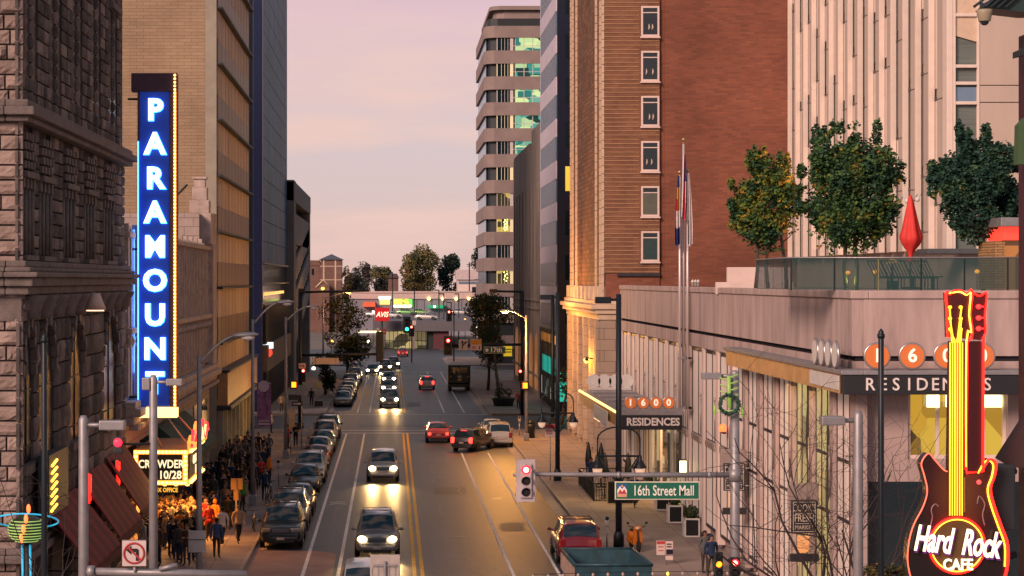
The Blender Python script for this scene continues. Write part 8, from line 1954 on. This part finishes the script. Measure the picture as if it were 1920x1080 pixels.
named = [(-6.95, 94.4, 4, 'tan', 'woman in a tan top and dark trousers nearest the kerb before the crowd', .4), (-7.6, 93.5, 4, 'white', 'person in a white top walking beside the woman in tan', -2.8), (-8.35, 95.2, 0, 'red', 'person in a bright red top at the edge of the lit crowd', .5),
         (-8.2, 97, 2, 'orange', 'person in an orange hooded top behind the red one', 2.5), (-7.5, 89.2, 0, 'plaid blue', 'person in a blue plaid shirt by the double sign back at the bottom', 3.0), (-8.3, 88.0, 2, 'black', 'person in black close to the nearest street lamp at the bottom', 2.8),
         (-10.6, 88.5, 2, 'white', 'person in a white hood at the lower left of the crowd', 2.4), (-9.9, 87.5, 0, 'dark blue', 'person in a dark blue coat at the bottom of the picture by the grey pole', 3.1), (-7.25, 123.5, 0, 'orange', 'person in an orange vest standing by the kerb beside the black sedan', 1.2),
         (-7.6, 121.0, 3, 'red', 'person in red beside the orange vest', .6), (-7.7, 107.5, 2, 'green', 'person in a bright green hood near the second lamp pole', 1.0), (-6.9, 113.2, 0, 'dark blue', 'police officer in dark blue standing by a bicycle near the second lamp pole', .3),
         (-7.0, 152, 3, 'black', 'person in black at the far end of the crowd near the kerb', .5), (-7.5, 150.5, 0, 'red', 'person in a red top at the far end of the crowd', 2), (-8.2, 136, 0, 'blue', 'person in a light blue jacket in the far crowd', .3),
         (-8.7, 101.8, 5, 'blue', 'person in blue beside the yellow plate in the crowd', .3), (-9.6, 166, 0, 'white', 'person in a white shirt by the utility cabinet near the cross street', 1.7)]
for x, y, p, c, lab, rz in named:
    taken.append((x, y)); person(x, y, rz, p, c, lab)
zones = [(-11.0, -8.6, 92.0, 99.0, 34, [('orange', 1), ('tan', 3), ('brown', 3), ('black', 3), ('grey', 2), ('white', .6), ('red', .5)], 'lit orange under the marquee', .52),
         (-11.0, -8.2, 86.5, 92, 16, [('black', 4), ('dark blue', 3), ('brown', 1), ('grey', 1)], 'in the dark front of the crowd below the marquee', .55),
         (-10.9, -7.8, 99.3, 116, 40, [('black', 5), ('dark blue', 2), ('grey', 2), ('brown', 1.2), ('tan', .5)], 'in the crowd by the dark green awning', .55),
         (-10.6, -7.8, 116, 142, 55, [('black', 5), ('dark blue', 2), ('grey', 2), ('brown', 1.2), ('tan', .5), ('white', .25)], 'in the far queue along the tan office block', .6)]
seen = {}
for x0, x1, y0, y1, n, cols, where, d in zones:
    for _ in range(n):
        p = spot(x0, x1, y0, y1, d)
        if not p: continue
        c = r0.choices([k for k, _ in cols], [w for _, w in cols])[0]; face = r0.choice((0, 0, .6, -.6, 1.6, 3.0, 2.2)) + r0.uniform(-.4, .4); ps = r0.choice((0, 0, 1, 2, 3, 5, 1))
        person(p[0], p[1], face, ps, c, 'person in %s clothing %s' % (c, where), CG+', '+c+' clothing '+where, r0.uniform(.92, 1.06))
for x, y, p, c, lab, rz in ((wx(1108, 121), 121, 4, 'dark blue', 'dark clad person walking past the cafe fence under the entrance canopy', 0), (wx(1190, 110), 110, 4, 'dark blue', 'person in dark blue walking under the street name sign', .2), (wx(1322, 84.5), 84.5, 0, 'grey', 'grey clad person at the bottom edge left of the amber light', .3), (wx(1334, 83), 83, 2, 'dark blue', 'dark blue clad person at the bottom edge nearest the amber light', .2),
                            (wx(977, 196), 196, 4, 'grey', 'person walking on the far right corner behind the lamp pole', 3), (wx(972, 199), 199, 0, 'red', 'person in red on the far right corner', 0), (wx(584, 205), 205, 0, 'black', 'person in black on the left pavement beyond the cross street', .2), (wx(519, 186), 194, 0, 'tan', 'person by the fins of the glass tower on the left', 0)):
    person(x, y, rz, p, c, lab)
# police bicycles
def bicycle(x, y, rz, label):
    t = thing('bicycle', label, 'bicycle', (x, y, gz(y)+.152), rz, 'bicycles standing at the left kerb')
    def L(): g = MB(); g.T = at(x, y, gz(y)+.152); return g
    for s in (-.52, .52):
        g = L(); g.ring((0, s, .34), .33, .33, .02, 24, 6, 0, Matrix.Rotation(R(90), 3, 'Z')); w = g.build('wheel', M['tyre'], t)
        g = L()
        for k in range(8): a = k*math.pi/4; g.tube([(0, s, .34), (0, s+.32*math.cos(a), .34+.32*math.sin(a))], .004, 4)
        g.build('spokes', M['steel'], w)
    g = L()
    for a, b in (((0, .52, .34), (0, .05, .30)), ((0, .05, .30), (0, .15, .85)), ((0, .15, .78), (0, -.40, .82)), ((0, .05, .3), (0, -.42, .72)), ((0, .15, .78), (0, .52, .34)), ((0, -.40, .95), (0, -.52, .34))): g.tube([a, b], .018, 6)
    g.build('frame', M['chrome'], t)
    g = L(); g.ell((0, .17, .90), .07, .14, .035, 10, 5); g.build('saddle', M['black'], t)
    g = L(); g.tube([(-.3, -.36, 1.0), (0, -.42, .98), (.3, -.36, 1.0)], .014, 6); g.build('handlebar', M['black'], t)
bicycle(-6.6, 99.5, .15, 'bicycle standing at the kerb beside the head of the parked row'); bicycle(-6.62, 111.4, -.1, 'bicycle at the kerb by the second lamp pole'); bicycle(-6.7, 114.6, .2, 'bicycle beyond the second lamp pole at the kerb')
